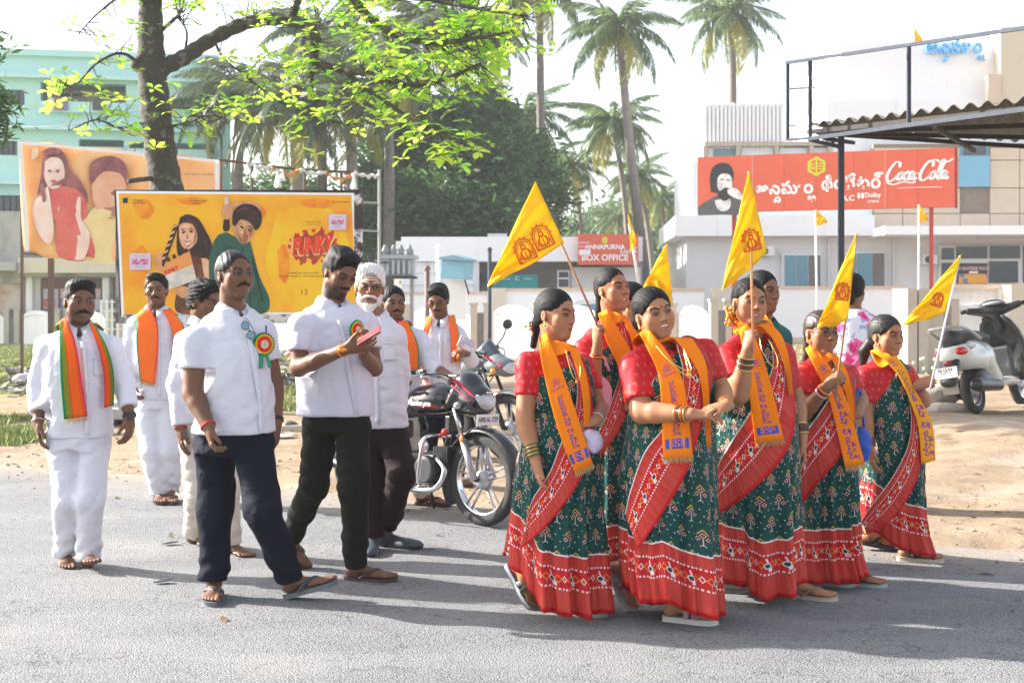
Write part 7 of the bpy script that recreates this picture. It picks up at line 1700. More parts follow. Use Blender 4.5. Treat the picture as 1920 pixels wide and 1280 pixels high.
def m2():
 s = Person(9.5, 'man all in white with broad plain orange stole before the yellow billboard', SK_DARK*1.1, False, (300, 0))
 s.head(293, 545, 8, 0, 0, 1.0, neck=s.p(293, 588, .02), w=1.04, stub=.4); s.hair('quiff', HAIRM, t=.009, rec=.006); s.moustache(big=1.1)
 sh, el, wr = s.p(254, 608), s.p(238, 668), s.p(246, 718, -.12); sh2, el2, wr2 = s.p(334, 608), s.p(350, 670, .05), s.p(346, 728, -.08)
 s.arm(sh, el, wr, r=(.05, .044, .040, .029), hand=((.3, -.3, -.9), (.9, .3, 0), (.4, -.9, 0), (.5, .6), (.35, .3))); s.arm(sh2, el2, wr2, r=(.05, .044, .040, .029), hand=((0, -.2, -1), (-.9, .3, 0), (-.4, -.9, 0), (.35, .4), (.3, .3)))
 rows = [(580, 274, 312, .08, .02), (592, 256, 332, .10, .02), (612, 248, 340, .12, .01), (660, 250, 338, .13), (748, 253, 336, .135)]
 s.shirt(rows, [(sh, el, wr, .86, (.070, .062, .050)), (sh2, el2, wr2, .8, (.070, .062, .050))], WHITE, yaw=8)
 s.placket([(296, 600), (298, 660), (298, 745)])
 scarf(s, [(256, 596), (256, 650), (263, 714)], [(283, 579), (297, 620), (290, 720)], [(330, 590), (347, 620), (350, 700)], [(305, 581), (322, 620), (330, 700)], m=SC_P, pr=False, off=.03, cape=.05)
 s.trousers([(s.p(277, 760), s.p(284, 845, -.08), s.p(300, 925, -.02), (.10, .085, .075)), (s.p(314, 760), s.p(318, 845, -.06), s.p(318, 925, .05), (.10, .085, .075))], WHITE, [(730, 258, 332, .13), (765, 258, 332, .13)], wr=.006)
 for x in (299, 319):
  s.foot(s.p(x, 927), (.3, -.95), shoe=('thong', mat('black_sole', (.03, .03, .03), .6), mat('black_strap', (.02, .02, .02), .5)))
 s.finish()
def m3():
 s = Person(7.6, 'curly-haired man in white mostly hidden behind the man in navy trousers', SK_DARK*.9, False, (395, 0))
 s.head(384, 566, 60, -10, 0, 1.0, neck=s.p(382, 612, .02)); s.hair('thick', HAIRC, t=.014, amp=.004)
 sh, el, wr = s.p(348, 640), s.p(332, 722, -.02), s.p(338, 802, -.10); sh2, el2, wr2 = s.p(430, 640, .05), s.p(446, 720, .1), s.p(440, 790, .05)
 s.arm(sh, el, wr, r=(.05, .044, .040, .029), hand=((.08, -.15, -1), (.8, .5, 0), (.4, -.9, 0), (.3, .35), (.3, .3))); s.arm(sh2, el2, wr2, hand=((0, -.2, -1), (-.9, .3, 0), (-.4, -.9, 0), (.35, .4), (.3, .3)))
 rows = [(605, 365, 402, .08, .02), (620, 348, 428, .10, .02), (650, 338, 438, .12, .01), (760, 336, 440, .13), (812, 336, 440, .135)]
 s.shirt(rows, [(sh, el, wr, .96, (.072, .064, .052)), (sh2, el2, wr2, .9, (.07, .06, .05))], WHITE, yaw=40)
 s.trousers([(s.p(365, 820), s.p(370, 925, -.05), s.p(364, 1000, .25), (.09, .075, .065)), (s.p(410, 820), s.p(425, 920, -.1), s.p(432, 1018, -.05), (.09, .075, .065))], WHITE2, [(790, 342, 436, .12), (830, 345, 434, .12)])
 s.foot(s.p(364, 1006, .25), (.7, -.7)); s.foot(s.p(430, 1022, -.03), (.7, -.7))
 s.bangle(wr+(el-wr)*.0, el, REDT, 1, .034, t=.004); s.finish()
def m4():
 s = Person(6.43, 'man in navy trousers with spectacles hung from his white shirt collar and a badge', SK_DARK, False, (470, 0))
 s.head(440, 516, 42, 2, 0, 1.0, neck=s.p(436, 592, .03), w=1.05, jaw=1.14, stub=.15); s.hair('short', HAIRG, t=.007, rec=.014, hl=.002); s.moustache(big=1.05)
 sh, el, wr = s.p(366, 642, -.08), s.p(362, 738, -.12), s.p(391, 800, -.22); sh2, el2, wr2 = s.p(492, 628, .14), s.p(514, 722, .16), s.p(518, 792, .06)
 s.arm(sh, el, wr, r=(.055, .048, .043, .031), hand=((.22, -.2, -1), (.9, .35, .1), (.4, -.9, 0), (.55, .8), (.25, .35)), k=1.05); s.arm(sh2, el2, wr2, r=(.055, .048, .043, .031), hand=((0, -.1, -1), (-.9, .3, 0), (-.4, -.9, 0), (.35, .4), (.3, .3)))
 rows = [(578, 410, 470, .085, .03), (595, 380, 488, .11, .03), (618, 366, 496, .13, .02), (650, 366, 500, .15, .01), (700, 374, 506, .16, .0), (750, 376, 512, .165, 0), (790, 368, 514, .16, 0), (810, 362, 516, .165, 0)]
 s.shirt(rows, [(sh, el, None, .52, (.086, .078, 0)), (sh2, el2, None, .5, (.080, .074, 0))], WHITE, yaw=42, wrinkle=.006, vneck=.085)
 s.placket([(466, 622), (476, 680), (486, 740), (490, 806)])
 rosette(s, 494, 645, .060, yaw=38); s.pocket(483, 628, 503, 662)
 # spectacles hanging in the collar
 g = MB(); 
 A = s.drape([(450, 600), (474, 642)], [(460, 600), (484, 642)], 3, 2, off=.022); d = nrm(A[2, 0]-A[0, 0]); w = nrm(np.cross(d, (0, 1, 0))); c0 = A[0].mean(0)+np.array([0, -.012, 0])
 for k in (0.012, .068):
  c = c0+d*(k+.018); p = [c+d*.024*math.cos(a)*(1-.12*abs(math.sin(2*a)))+w*.019*math.sin(a) for a in np.linspace(0, 2*math.pi, 18, endpoint=False)]
  g.tube(p, .002, 6, closed=True); q = MB(); q.add(p, [tuple(range(18))]); q.build('spectacle_lens', LENSB, s.so, solid=.0015)
 g.tube([c0+d*.053+w*.006, c0+d*.058+w*.008, c0+d*.064+w*.006], .002, 6); g.tube([c0-d*.008+w*.016, c0+d*.02+w*.026, c0+d*.10+w*.024], .0018, 6); g.build('hung_spectacles', BLACKF, s.so, smooth=True)
 pn = MB(); pn.tube([s.p(499, 610, -.10), s.p(499, 624, -.10)], .005, 8); pn.build('pen', mat('violet_plastic', (.08, .05, .35), .3), s.so)
 s.trousers([(s.p(404, 830, .06), s.p(405, 955, .04), s.p(400, 1088, .0), (.108, .088, .072)), (s.p(474, 830, -.02), s.p(492, 955, -.16), s.p(545, 1085, -.02), (.106, .088, .072))], NAVY, [(790, 374, 508, .14), (850, 368, 512, .14)], wr=.007)
 so = mat('blue_grey_sole', (.13, .15, .17), .6); stp = mat('navy_strap', (.03, .05, .08), .5)
 s.foot(s.p(402, 1092, .02), (.15, -1), shoe=('thong', so, stp, .020), toe_up=.0); s.foot(s.p(545, 1090, -.02), (.98, -.2), toe_up=.30, shoe=('thong', so, stp, .022))
 s.bangle(wr+(el-wr)*.02, el, REDT, 2, .036, .005, 'wrist_thread', t=.004); s.bangle(wr2+(el2-wr2)*.05, el2, BLACKF, 3, .034, .006, 'watch_strap', t=.005); s.finish()
def m5():
 s = Person(6.86, 'bearded man in pale shirt and olive trousers looking down at a red phone', SK_DARK*1.05, False, (655, 0))
 s.head(638, 511, 38, -24, 4, 1.03, neck=s.p(622, 578, .03), stub=1., eyes='closed', jaw=.98); s.hair('thick', HAIRM, t=.007); s.moustache(big=.95)
 s.blob('beard', HAIRM, [((0, .062, -.092), (.022, .026, .018)), ((-.034, .036, -.066), (.018, .03, .024)), ((.034, .036, -.066), (.018, .03, .024)), ((0, .10, -.062), (.020, .022, .010), .004, 's'), ((0, .02, -.02), (.058, .062, .048), .006, 's')], amp=.001)
 sh, el, wr = s.p(566, 612, -.10), s.p(560, 690, -.15), s.p(648, 654, -.42); sh2, el2, wr2 = s.p(686, 608, .14), s.p(702, 690, .06), s.p(682, 662, -.22)
 s.arm(sh, el, wr, r=(.050, .044, .040, .028), hand=((1, -.15, .12), (-.1, .75, .65), (0, -.6, .8), (.25, .45), (.75, .25)), k=1.02)
 s.arm(sh2, el2, wr2, r=(.050, .044, .040, .028), hand=((.35, -.5, .55), (-.3, -.5, .5), (.5, .3, .5), (.45, .7), (.5, .4)))
 rows = [(563, 598, 650, .08, .03), (580, 572, 680, .11, .03), (600, 558, 690, .13, .02), (650, 556, 692, .145, .01), (700, 558, 694, .14, 0), (750, 558, 698, .135, 0), (778, 556, 702, .14, 0)]
 SH = clothmat('lilac_white_cotton', (.62, .62, .71))
 s.shirt(rows, [(sh, el, None, .60, (.078, .072, 0)), (sh2, el2, None, .6, (.074, .068, 0))], SH, yaw=40, wrinkle=.005, vneck=.07)
 s.placket([(636, 600), (646, 640), (655, 700), (668, 776)], SH)
 s.pocket(650, 622, 680, 662, SH); rosette(s, 668, 618, .052, yaw=50)
 s.trousers([(s.p(600, 800, .05), s.p(590, 905, .02), s.p(545, 1010, .30), (.098, .080, .062)), (s.p(660, 800, -.03), s.p(664, 915, -.08), s.p(667, 1062, -.02), (.098, .082, .064))], OLIVE, [(762, 572, 690, .12), (810, 572, 696, .125)], wr=.006)
 br = mat('brown_sole', (.08, .055, .045), .6); bs_ = mat('dark_brown_leather', (.05, .032, .026), .5)
 s.foot(s.p(668, 1062, -.02), (.98, -.22), shoe=('thong', br, bs_, .016)); s.foot(s.p(548, 1008, .28), (.95, -.3), lift=.8, shoe=('thong', br, bs_, .016))
 k = wr+(el-wr)*.06; t = MB(); t.tube(crv([k+np.array([-.02, -.03, .02]), k+np.array([.0, -.045, .0]), k+np.array([.035, -.035, .012])], 5), [.004, .007, .009, .010, .011, .010, .010, .010, .009, .008, .003], 7); t.build('ribbon_knot', ORT, s.T, smooth=True)
 s.bangle(k, el, ORT, 1, .034, t=.003, name='wrist_thread'); s.finish()
 c = s.p(692, 629, -.46); b = thing('phone', tuple(c), 'red mobile phone held in both hands by the man looking down', 'phone')
 d = nrm((.85, -.15, .5)); n = nrm((.15, .42, -.9)); n = nrm(n-d*(n@d)); w = np.cross(d, n); q = MB(); q.box(c, (.138, .068, .010), np.stack([d, w, n], 1)); o = q.build('phone_case', mat('red_phone_case', (.28, .02, .025), .35, var=0), b, bevel=.004)
 q = MB(); q.box(c+n*.0062, (.130, .062, .002), np.stack([d, w, n], 1)); q.build('phone_screen', mat('dark_glass', (.02, .02, .025), .06, var=0), b)
def m6():
 s = Person(7.66, 'old man with white hair, white beard, striped forehead and dark-rimmed spectacles', SK_MID*1.0, False, (720, 0))
 s.head(694, 539, 8, 0, 4, 1.07, neck=s.p(700, 600, .03), tilak='stripes', mouth='talk', brow=(.45, .44, .42)); s.hair('thick', HAIRW, t=.010, amp=.006, rec=.010)
 s.moustache(HAIRW, 1.35); s.glasses(BLACKF, .022)
 s.blob('beard', HAIRW, [((0, .060, -.100), (.040, .034, .030)), ((-.046, .030, -.062), (.024, .038, .044)), ((.046, .030, -.062), (.024, .038, .044)), ((0, .070, -.118), (.028, .024, .022)), ((0, .105, -.060), (.020, .026, .013), .006, 's'), ((0, .03, -.005), (.060, .070, .052), .008, 's')], amp=.003)
 sh, el, wr = s.p(664, 625), s.p(655, 700, .1), s.p(664, 765, .08); sh2, el2, wr2 = s.p(742, 628, .02), s.p(752, 705, .06), s.p(748, 772, .10)
 s.arm(sh, el, wr, hand=((0, -.2, -1), (.9, .3, 0), (.4, -.9, 0), (.35, .4), (.3, .3))); s.arm(sh2, el2, wr2, hand=((0, -.2, -1), (-.9, .3, 0), (-.4, -.9, 0), (.35, .4), (.3, .3)))
 rows = [(590, 680, 724, .08, .03), (605, 664, 742, .10, .03), (628, 656, 752, .12, .02), (680, 656, 754, .13), (740, 656, 758, .135), (800, 660, 764, .14)]
 s.shirt(rows, [(sh, el, wr, .8, (.068, .06, .05)), (sh2, el2, wr2, .85, (.070, .062, .052))], WHITE, yaw=12, wrinkle=.0045, vneck=.07); s.placket([(706, 620), (706, 700), (708, 795)]); s.pocket(718, 640, 742, 676)
 s.trousers([(s.p(700, 815, .05), s.p(702, 910, .0), s.p(700, 1005, .0), (.098, .076, .062)), (s.p(738, 815), s.p(752, 895, -.16), s.p(728, 985, .10), (.098, .078, .064))], MAROON, [(780, 668, 756, .13), (830, 672, 760, .13)], wr=.006)
 sm = mat('dark_blue_shoe', (.05, .065, .08), .5); s.shoe(s.p(698, 1008, .0), (.05, -1), sm); s.shoe(s.p(724, 990, .10), (.95, -.35), sm); s.finish()
def m7():
 s = Person(9.1, 'rider of the black motorcycle in white shirt and orange stole with green edge', SK_DARK*1.05, False, (745, 0))
 s.head(737, 569, 22, -2, 0, 1.0, neck=s.p(740, 612, .02), stub=.5, w=1.05, jaw=1.06); s.hair('short', HAIRM, t=.009, rec=.004); s.moustache(big=.9)
 sh, el, wr = s.p(708, 640), s.p(712, 712, -.05), s.p(744, 706, -.34); sh2, el2, wr2 = s.p(784, 634), s.p(812, 690, -.06), s.p(845, 706, -.22)
 s.arm(sh, el, wr, hand=((.7, -.7, -.1), (0, .3, -1), (.7, .7, 0), (1.0, 1.0), (.4, .5))); s.arm(sh2, el2, wr2, r=(.05, .046, .042, .030), hand=((.6, -.7, -.2), (0, .3, -1), (-.7, -.7, 0), (1.0, 1.0), (.4, .5)))
 rows = [(605, 722, 760, .08, .02), (618, 706, 778, .10, .02), (640, 700, 788, .12, .01), (690, 700, 788, .13), (760, 702, 786, .135), (785, 702, 786, .135)]
 s.shirt(rows, [(sh, el, wr, .75, (.070, .062, .052)), (sh2, el2, wr2, .42, (.074, .068, .060))], WHITE, yaw=20)
 scarf(s, [(716, 600), (712, 650), (716, 700)], [(728, 598), (740, 650), (744, 700)], [(764, 600), (783, 645), (786, 692)], [(748, 604), (756, 650), (757, 694)], m=SC_P, pr=False, off=.03, cape=.05, fringe=False)
 s.trousers([(s.p(725, 800), s.p(720, 870), s.p(708, 935), (.1, .085, .075)), (s.p(765, 800), s.p(785, 865, .1), s.p(792, 925, .25), (.1, .085, .075))], WHITE2, [(770, 708, 782, .13), (800, 708, 782, .13)])
 sl = mat('dark_brown_leather', (.05, .032, .026), .5); s.foot(s.p(794, 922, .22), (.9, -.45), shoe=('thong', sl, sl)); s.foot(s.p(705, 932), (.6, -.8), shoe=('thong', sl, sl)); s.finish()
def m8():
 s = Person(10.3, 'bespectacled man in white with narrow orange stole holding the grey motorcycle', SK_DARK*1.1, False, (825, 0))
 s.head(821, 563, -8, -20, 0, 1.02, neck=s.p(826, 605, .02), stub=.4, w=1.04, eyes='closed'); s.hair('thick', HAIRM, t=.010); s.moustache(big=1.1); s.glasses(WIRE, .021)
 sh, el, wr = s.p(792, 628), s.p(782, 690, .0), s.p(800, 720, -.25); sh2, el2, wr2 = s.p(860, 628), s.p(884, 676, -.02), s.p(872, 656, -.30)
 s.arm(sh, el, wr, hand=((.5, -.8, -.1), (0, .3, -1), (.7, .7, 0), (.9, .9), (.4, .4))); s.arm(sh2, el2, wr2, hand=((-.8, -.4, -.15), (0, .3, -1), (0, -.7, .6), (.9, .9), (.4, .5)))
 rows = [(598, 808, 846, .08, .02), (612, 794, 862, .10, .02), (635, 788, 866, .12, .01), (690, 790, 864, .13), (760, 790, 866, .135)]
 s.shirt(rows, [(sh, el, wr, .8, (.068, .06, .05)), (sh2, el2, wr2, .7, (.070, .062, .052))], WHITE, yaw=-6); s.placket([(826, 620), (826, 680), (826, 755)])
 scarf(s, [(800, 594), (789, 640), (786, 690)], [(812, 592), (800, 640), (794, 692)], [(852, 590), (860, 625), (862, 678)], [(840, 592), (845, 630), (846, 680)], m=SC_P, pr=False, off=.028, cape=.04)
 s.trousers([(s.p(808, 775), s.p(800, 845), s.p(798, 900), (.1, .08, .07)), (s.p(846, 775), s.p(852, 845), s.p(856, 895), (.1, .08, .07))], NAVY, [(745, 795, 860, .13), (780, 795, 860, .13)])
 sl = mat('dark_brown_leather', (.05, .032, .026), .5); s.foot(s.p(800, 893), (.5, -.9), shoe=('thong', sl, sl)); s.foot(s.p(856, 893), (.5, -.9), shoe=('thong', sl, sl)); s.finish()
 b = thing('leaflet', tuple(s.p(876, 645, -.38)), 'folded lilac leaflet gripped on the handlebar of the grey motorcycle', 'leaflet')
 q = MB(); q.box(s.p(874, 644, -.37), (.13, .012, .09), rot_frame(20, 0, 25)); q.build('folded_paper', mat('lilac_paper', (.45, .38, .50), .8, col2=(.7, .66, .72), vs=30, thr=(.4, .6)), b, bevel=.003)
# ================================================================= MOTORCYCLES AND SCOOTER
TYRE = mat('tyre_rubber', (.035, .035, .036), .85, var=.25, vs=20, bs=(90, .4, .003)); CHROME = mat('chrome', (.62, .63, .65), .16, metal=1, var=0); ALLOY = mat('silver_alloy', (.50, .51, .53), .35, metal=.7, var=.05)
GLOSSB = mat('gloss_black_paint', (.010, .010, .013), .18, var=0, coat=.6); ENG = mat('dark_engine_metal', (.035, .035, .038), .5, metal=.4, var=.3, vs=30); RPNT = mat('red_paint', (.45, .01, .012), .2, var=0, coat=.6); PPNT = mat('pink_stripe', (.55, .03, .07), .25, var=0)
HLG = mat('headlamp_glass', (.55, .57, .6), .06, var=0, coat=.5, col2=(.30, .31, .33), vs=9, thr=(.4, .6)); AMB = mat('amber_lens', (.85, .22, .01), .15, var=0); SEATM = mat('seat_vinyl', (.02, .02, .022), .5, var=.1); PLATE = mat('number_plate_white', (.72, .72, .72), .4, var=0); INK = mat('black_print_ink', (.012, .012, .012), .6, var=0)
GUNM = mat('grey_paint', (.13, .14, .15), .3, var=0, coat=.4)
def lsdf(name, H, m, T, h=.008, parent=None):
 V, Q = sdf_mesh(H, *H.bounds(), h); return mk(name, V, Q, m, parent or T, world=False)
def wheel(T, x, R_=.305, w=.040, spokes=5, solid=False, par=None, y=0.):
 c = np.array([x, y, R_]); q = MB(); n = 44
 prof = [(R_-.075, -.030), (R_-.045, -w), (R_-.018, -w*.85), (R_-.004, -w*.45), (R_, 0), (R_-.004, w*.45), (R_-.018, w*.85), (R_-.045, w), (R_-.075, .030)]
 q.lathe([(r, h) for r, h in prof], c, (0, 1, 0), n, cap=False); wh = q.build('wheel', TYRE, T, smooth=True, world=False)
 q = MB(); q.lathe([(R_-.082, -.024), (R_-.066, -.031), (R_-.060, -.031), (R_-.064, -.02), (R_-.064, .02), (R_-.060, .031), (R_-.066, .031), (R_-.082, .024), (R_-.084, 0), (R_-.082, -.024)], c, (0, 1, 0), n, cap=False); q.build('rim', CHROME if not solid else ALLOY, wh, smooth=True, world=False)
 for k in range(spokes):
  a = 2*math.pi*k/spokes+.35; d = np.array([math.cos(a), 0, math.sin(a)]); e = np.array([-d[2], 0, d[0]])
  for s_ in (-1, 1):
   q = MB(); p0 = c+d*.05+e*s_*.018; p1 = c+d*(R_-.075)+e*s_*.020*1.3; q.tube([p0, (p0+p1)/2, p1], [.012, .009, .010], 6, squash=.8); q.build('spoke', ALLOY, wh, smooth=True, world=False)
 q = MB(); q.lathe([(.0, -.055), (.028, -.055), (.05, -.042), (.062, -.02), (.066, .0), (.062, .02), (.05, .042), (.028, .055), (0, .055)], c, (0, 1, 0), 22); q.build('hub', ALLOY, wh, smooth=True, world=False)
 q = MB(); q.lathe([(0, -.085), (.014, -.085), (.014, .085), (0, .085)], c, (0, 1, 0), 10); q.build('axle_nut', ENG, wh, smooth=True, world=False); return wh
def fender(T, c, R_, a0, a1, w, m, name='fender', th=.004, fl=1.):
 A = []
 for a in np.linspace(R(a0), R(a1), 30):
  row = []
  for t in np.linspace(-1, 1, 9): r = R_-.030*abs(t)**2.5*fl; row.append(c+np.array([math.cos(a)*r, t*w, math.sin(a)*r]))
  A.append(row)
 V, Q = gridmesh(np.array(A)); return mk(name, V, Q, m, T, world=False, solid=th)
def tub(T, name, pts, r, m, n=8, sm=True, parent=None, cv=True, sq=1.):
 q = MB(); p = crv(pts, 5) if cv and len(pts) > 2 else np.array(pts, float); rr = np.interp(np.linspace(0, 1, len(p)), np.linspace(0, 1, len(r)), r) if hasattr(r, '__len__') else r
 q.tube(p, rr, n, squash=sq); return q.build(name, m, parent or T, smooth=sm, world=False)
def motorcycle(loc, rz, label, body=GLOSSB, stripe=RPNT, plate=None, mirrors=False, visor=False, guard=True, lean=0., steer=0.):
 T = thing('motorcycle', loc, label, 'motorcycle', 'motorcycles of the two riders', rz); T.rotation_euler = (lean, 0, rz)
 wheel(T, 0); wheel(T, -1.235)
 fender(T, np.array([0, 0, .305]), .345, 12, 168, .062, body); fender(T, np.array([0, 0, .305]), .355, 165, 214, .075, mat('black_mud_flap', (.02, .02, .02), .6))
 for s_ in (-1, 1):
  tub(T, 'fork_slider', [(0, s_*.088, .305), (-.115, s_*.088, .56)], [.026, .024], ALLOY if body is GLOSSB else ENG, 12); tub(T, 'fork_tube', [(-.112, s_*.088, .55), (-.24, s_*.088, .84)], .016, CHROME if body is GLOSSB else ENG, 10)
  q = MB(); q.ball((-.10, s_*.118, .57), (.020, .010, .024), 10); q.build('reflector', AMB, T, smooth=True, world=False)
  tub(T, 'rear_shock', [(-1.20, s_*.11, .36), (-1.03, s_*.11, .70)], .028, CHROME, 10)
  tub(T, 'swing_arm', [(-1.235, s_*.10, .305), (-.70, s_*.08, .32)], .02, ENG)
  q = MB(); q.ball((-.12, s_*.145, .79) if not visor else (-.08, s_*.13, .82), (.030, .024, .024), 12); a = q.build('indicator', HLG if body is GLOSSB else AMB, T, smooth=True, world=False); tub(T, 'indicator_stalk', [(-.14, s_*.06, .775), (-.12, s_*.13, .775)], .009, BLACKF, parent=a)
 tub(T, 'down_tube', [(-.26, 0, .86), (-.36, 0, .50), (-.46, 0, .26)], .020, BLACKF); tub(T, 'frame_tube', [(-.27, 0, .78), (-.55, .0, .72), (-.95, .0, .66), (-1.35, 0, .72)], .022, BLACKF)
 # tank, side panel, seat, tail
 H = SDF(); H.ell((-.50, 0, .80), (.235, .125, .105), .02); H.ell((-.42, 0, .83), (.14, .115, .09), .05); H.cone((-.58, 0, .78), (-.74, 0, .75), .10, .06, .05); H.ell((-.50, 0, .665), (.30, .06, .06), .03, 's'); lsdf('fuel_tank', H, body, T)
 H = SDF(); H.ell((-.50, 0, .775), (.225, .132, .050), .01); H.plane((-.36, 0, .79), (.3, 0, 1)); H.ell((-.5, 0, .80), (.232, .1222, .12), .002, 's'); lsdf('tank_panel', H, stripe, T, .007)
 H = SDF(); 
 for x in np.linspace(-.70, -1.22, 5): H.ell((x, 0, .77+.02*(x < -1.)), (.12, .125-.02*(x < -1.1), .048), .06)
 lsdf('seat', H, SEATM, T)
 for s_ in (-1, 1):
  H = SDF(); H.ell((-.82, s_*.115, .60), (.15, .025, .10), .02); lsdf('side_panel', H, body, T); H = SDF(); H.cone((-.98, s_*.10, .68), (-1.42, s_*.055, .78), .055, .03, .02); lsdf('tail_panel', H, stripe, T)
 fender(T, np.array([-1.235, 0, .305]), .37, 20, 150, .07, mat('black_mud_flap', (.02, .02, .02), .6)); tub(T, 'grab_rail', [(-1.05, .12, .78), (-1.38, .11, .86), (-1.46, 0, .87), (-1.38, -.11, .86), (-1.05, -.12, .78)], .012, ALLOY); q = MB(); q.ball((-1.45, 0, .74), (.035, .06, .04), 12); q.build('tail_lamp', RPNT, T, smooth=True, world=False)
 # engine
 q = MB(); q.box((-.55, 0, .34), (.34, .20, .20)); q.lathe([(.0, -.145), (.085, -.145), (.10, -.13), (.10, .13), (.085, .145), (0, .145)], (-.44, 0, .335), (0, 1, 0), 24); q.lathe([(0, -.14), (.085, -.14), (.09, -.12), (.09, .12), (0, .12)], (-.64, 0, .33), (0, 1, 0), 20); q.build('engine', ENG, T, world=False, bevel=.012)
 q = MB(); 
 for k in range(9): q.box((-.40+.016*k, 0, .42+.0+.001*k), (.010, .17, .15))
 q.build('cooling_fins', ENG, T, world=False); q = MB(); q.lathe([(0, 0), (.045, 0), (.05, .012), (.03, .022), (0, .024)], (-.42, -.155, .50), (0, -1, 0), 20); q.build('horn', CHROME, T, smooth=True, world=False)
 q = MB(); q.box((-.72, -.11, .60), (.26, .05, .12)); q.build('side_cover', BLACKF, T, world=False, bevel=.02); q = MB(); q.box((-.29, -.02, .66), (.05, .10, .10)); q.build('wiring_box', BLACKF, T, world=False, bevel=.01)
 tub(T, 'red_cap', [(-.28, -.10, .60), (-.25, -.12, .60)], [.028, .022], RPNT); tub(T, 'exhaust_pipe', [(-.36, -.09, .42), (-.26, -.11, .34), (-.36, -.13, .21), (-.75, -.15, .20)], .020, CHROME); tub(T, 'silencer', [(-.75, -.15, .20), (-.95, -.165, .24), (-1.42, -.18, .33)], [.03, .045, .045, .038], BLACKF, 14); tub(T, 'heat_shield', [(-.95, -.205, .26), (-1.30, -.215, .33)], .022, CHROME, 10)
 tub(T, 'gear_pedal', [(-.50, .17, .26), (-.38, .17, .24)], .008, CHROME); tub(T, 'foot_rest', [(-.62, .24, .25), (-.62, -.24, .25)], .014, BLACKF); tub(T, 'brake_pedal', [(-.60, -.18, .27), (-.45, -.20, .22), (-.40, -.20, .25)], .008, CHROME)
 if guard:
  tub(T, 'crash_guard', [(-.30, -.03, .57), (-.30, -.22, .58), (-.31, -.27, .53), (-.33, -.28, .36), (-.35, -.26, .27), (-.42, -.10, .25)], .0135, CHROME, 10); tub(T, 'crash_guard', [(-.30, .03, .57), (-.30, .22, .58), (-.31, .27, .53), (-.33, .28, .36), (-.35, .26, .27), (-.42, .10, .25)], .0135, CHROME, 10); tub(T, 'foot_guard', [(-.38, -.27, .235), (-.62, -.29, .20), (-.80, -.20, .21)], .012, CHROME, 8)
 # headlamp cowl
 H = SDF()
 if not visor:
  H.ell((-.12, 0, .83), (.17, .115, .115), .03); H.ell((-.17, 0, .93), (.11, .095, .085), .05); H.ell((-.06, 0, .80), (.10, .10, .08), .04); H.cone((-.20, -.08, .86), (-.24, -.10, .80), .05, .03, .03); H.cone((-.20, .08, .86), (-.24, .10, .80), .05, .03, .03)
 else:
  H.ell((-.10, 0, .86), (.16, .115, .085), .03); H.cone((-.12, 0, .90), (-.25, 0, .98), .07, .05, .04); H.ell((-.02, 0, .82), (.10, .085, .06), .04)
 H.ell((.04, 0, .82 if not visor else .84), (.062, .085, .062), .006, 's'); cow = lsdf('headlamp_cowl', H, body, T, .007)
 H = SDF(); H.ell((-.015 if not visor else .005, 0, .812 if not visor else .84), (.066, .088, .060), .01); H.cone((-.02, -.055, .845), (-.02, .055, .845), .035, .035, .03); lsdf('headlamp', H, HLG, T, .007)
 if visor:
  A = []
  for i, t in enumerate(np.linspace(0, 1, 9)): A.append([(-.06-.15*t, y*(.10-.02*t), .925+.17*t**.9-.35*y*y*.3) for y in np.linspace(-1, 1, 9)])
  A = np.array(A); A[:, :, 0] -= .09*np.linspace(-1, 1, 9)[None]**2; V, Q = gridmesh(A); mk('visor', V, Q, mat('smoked_visor', (.05, .065, .08), .1, var=0, spec=.8), T, world=False, solid=.006)
  for s_ in (-1, 1): H = SDF(); H.cone((-.02, s_*.095, .86), (-.22, s_*.075, .95), .018, .012, .01); lsdf('cowl_stripe', H, PPNT, T, .006)
 else:
  for s_ in (-1, 1):
   for k, (a, b, r0) in enumerate((((-.20, s_*.100, .955), (.00, s_*.098, .845), .016), ((-.215, s_*.105, .915), (-.03, s_*.112, .820), .008))): H = SDF(); H.cone(a, b, r0, .005, .004); H2 = H; lsdf('cowl_stripe', H2, PPNT, T, .005)
  q = MB(); q.box((.035, 0, .88), (.012, .05, .012)); q.build('badge', ALLOY, cow, world=False)
 # number plate
 if plate:
  q = MB(); q.box((.025, 0, .70), (.006, .21, .075)); pl = q.build('number_plate', PLATE, T, world=False, bevel=.003); V, Fc = tmesh(plate, size=1., offset=.025); k = .185/(V[:, 0].max()-V[:, 0].min()); mk('lettering', np.array([(.0295, v[0]*k, .70+v[1]*k*1.4) for v in V]), Fc, INK, pl, world=False, smooth=False)
  q = MB(); q.box((-.03, 0, .72), (.10, .05, .02)); q.build('plate_bracket', BLACKF, T, world=False)
 # tank lettering
 V, Fc = tmesh('Passion pro', size=1., shear=.35, offset=.015); k = .22/(V[:, 0].max()-V[:, 0].min())
 if body is GLOSSB:
  for s_ in (-1, 1): mk('lettering', np.array([(-.50-(v[0]*k)*s_, s_*.1375, .785+v[1]*k*1.1) for v in V]), Fc, WPR, T, world=False, smooth=False)
 # handlebar
 tub(T, 'handlebar', [(-.44, .36, .985), (-.36, .30, 1.0), (-.27, .16, .985), (-.25, .08, .93), (-.25, -.08, .93), (-.27, -.16, .985), (-.36, -.30, 1.0), (-.44, -.36, .985)], .0115, CHROME if not mirrors else BLACKF, 8)
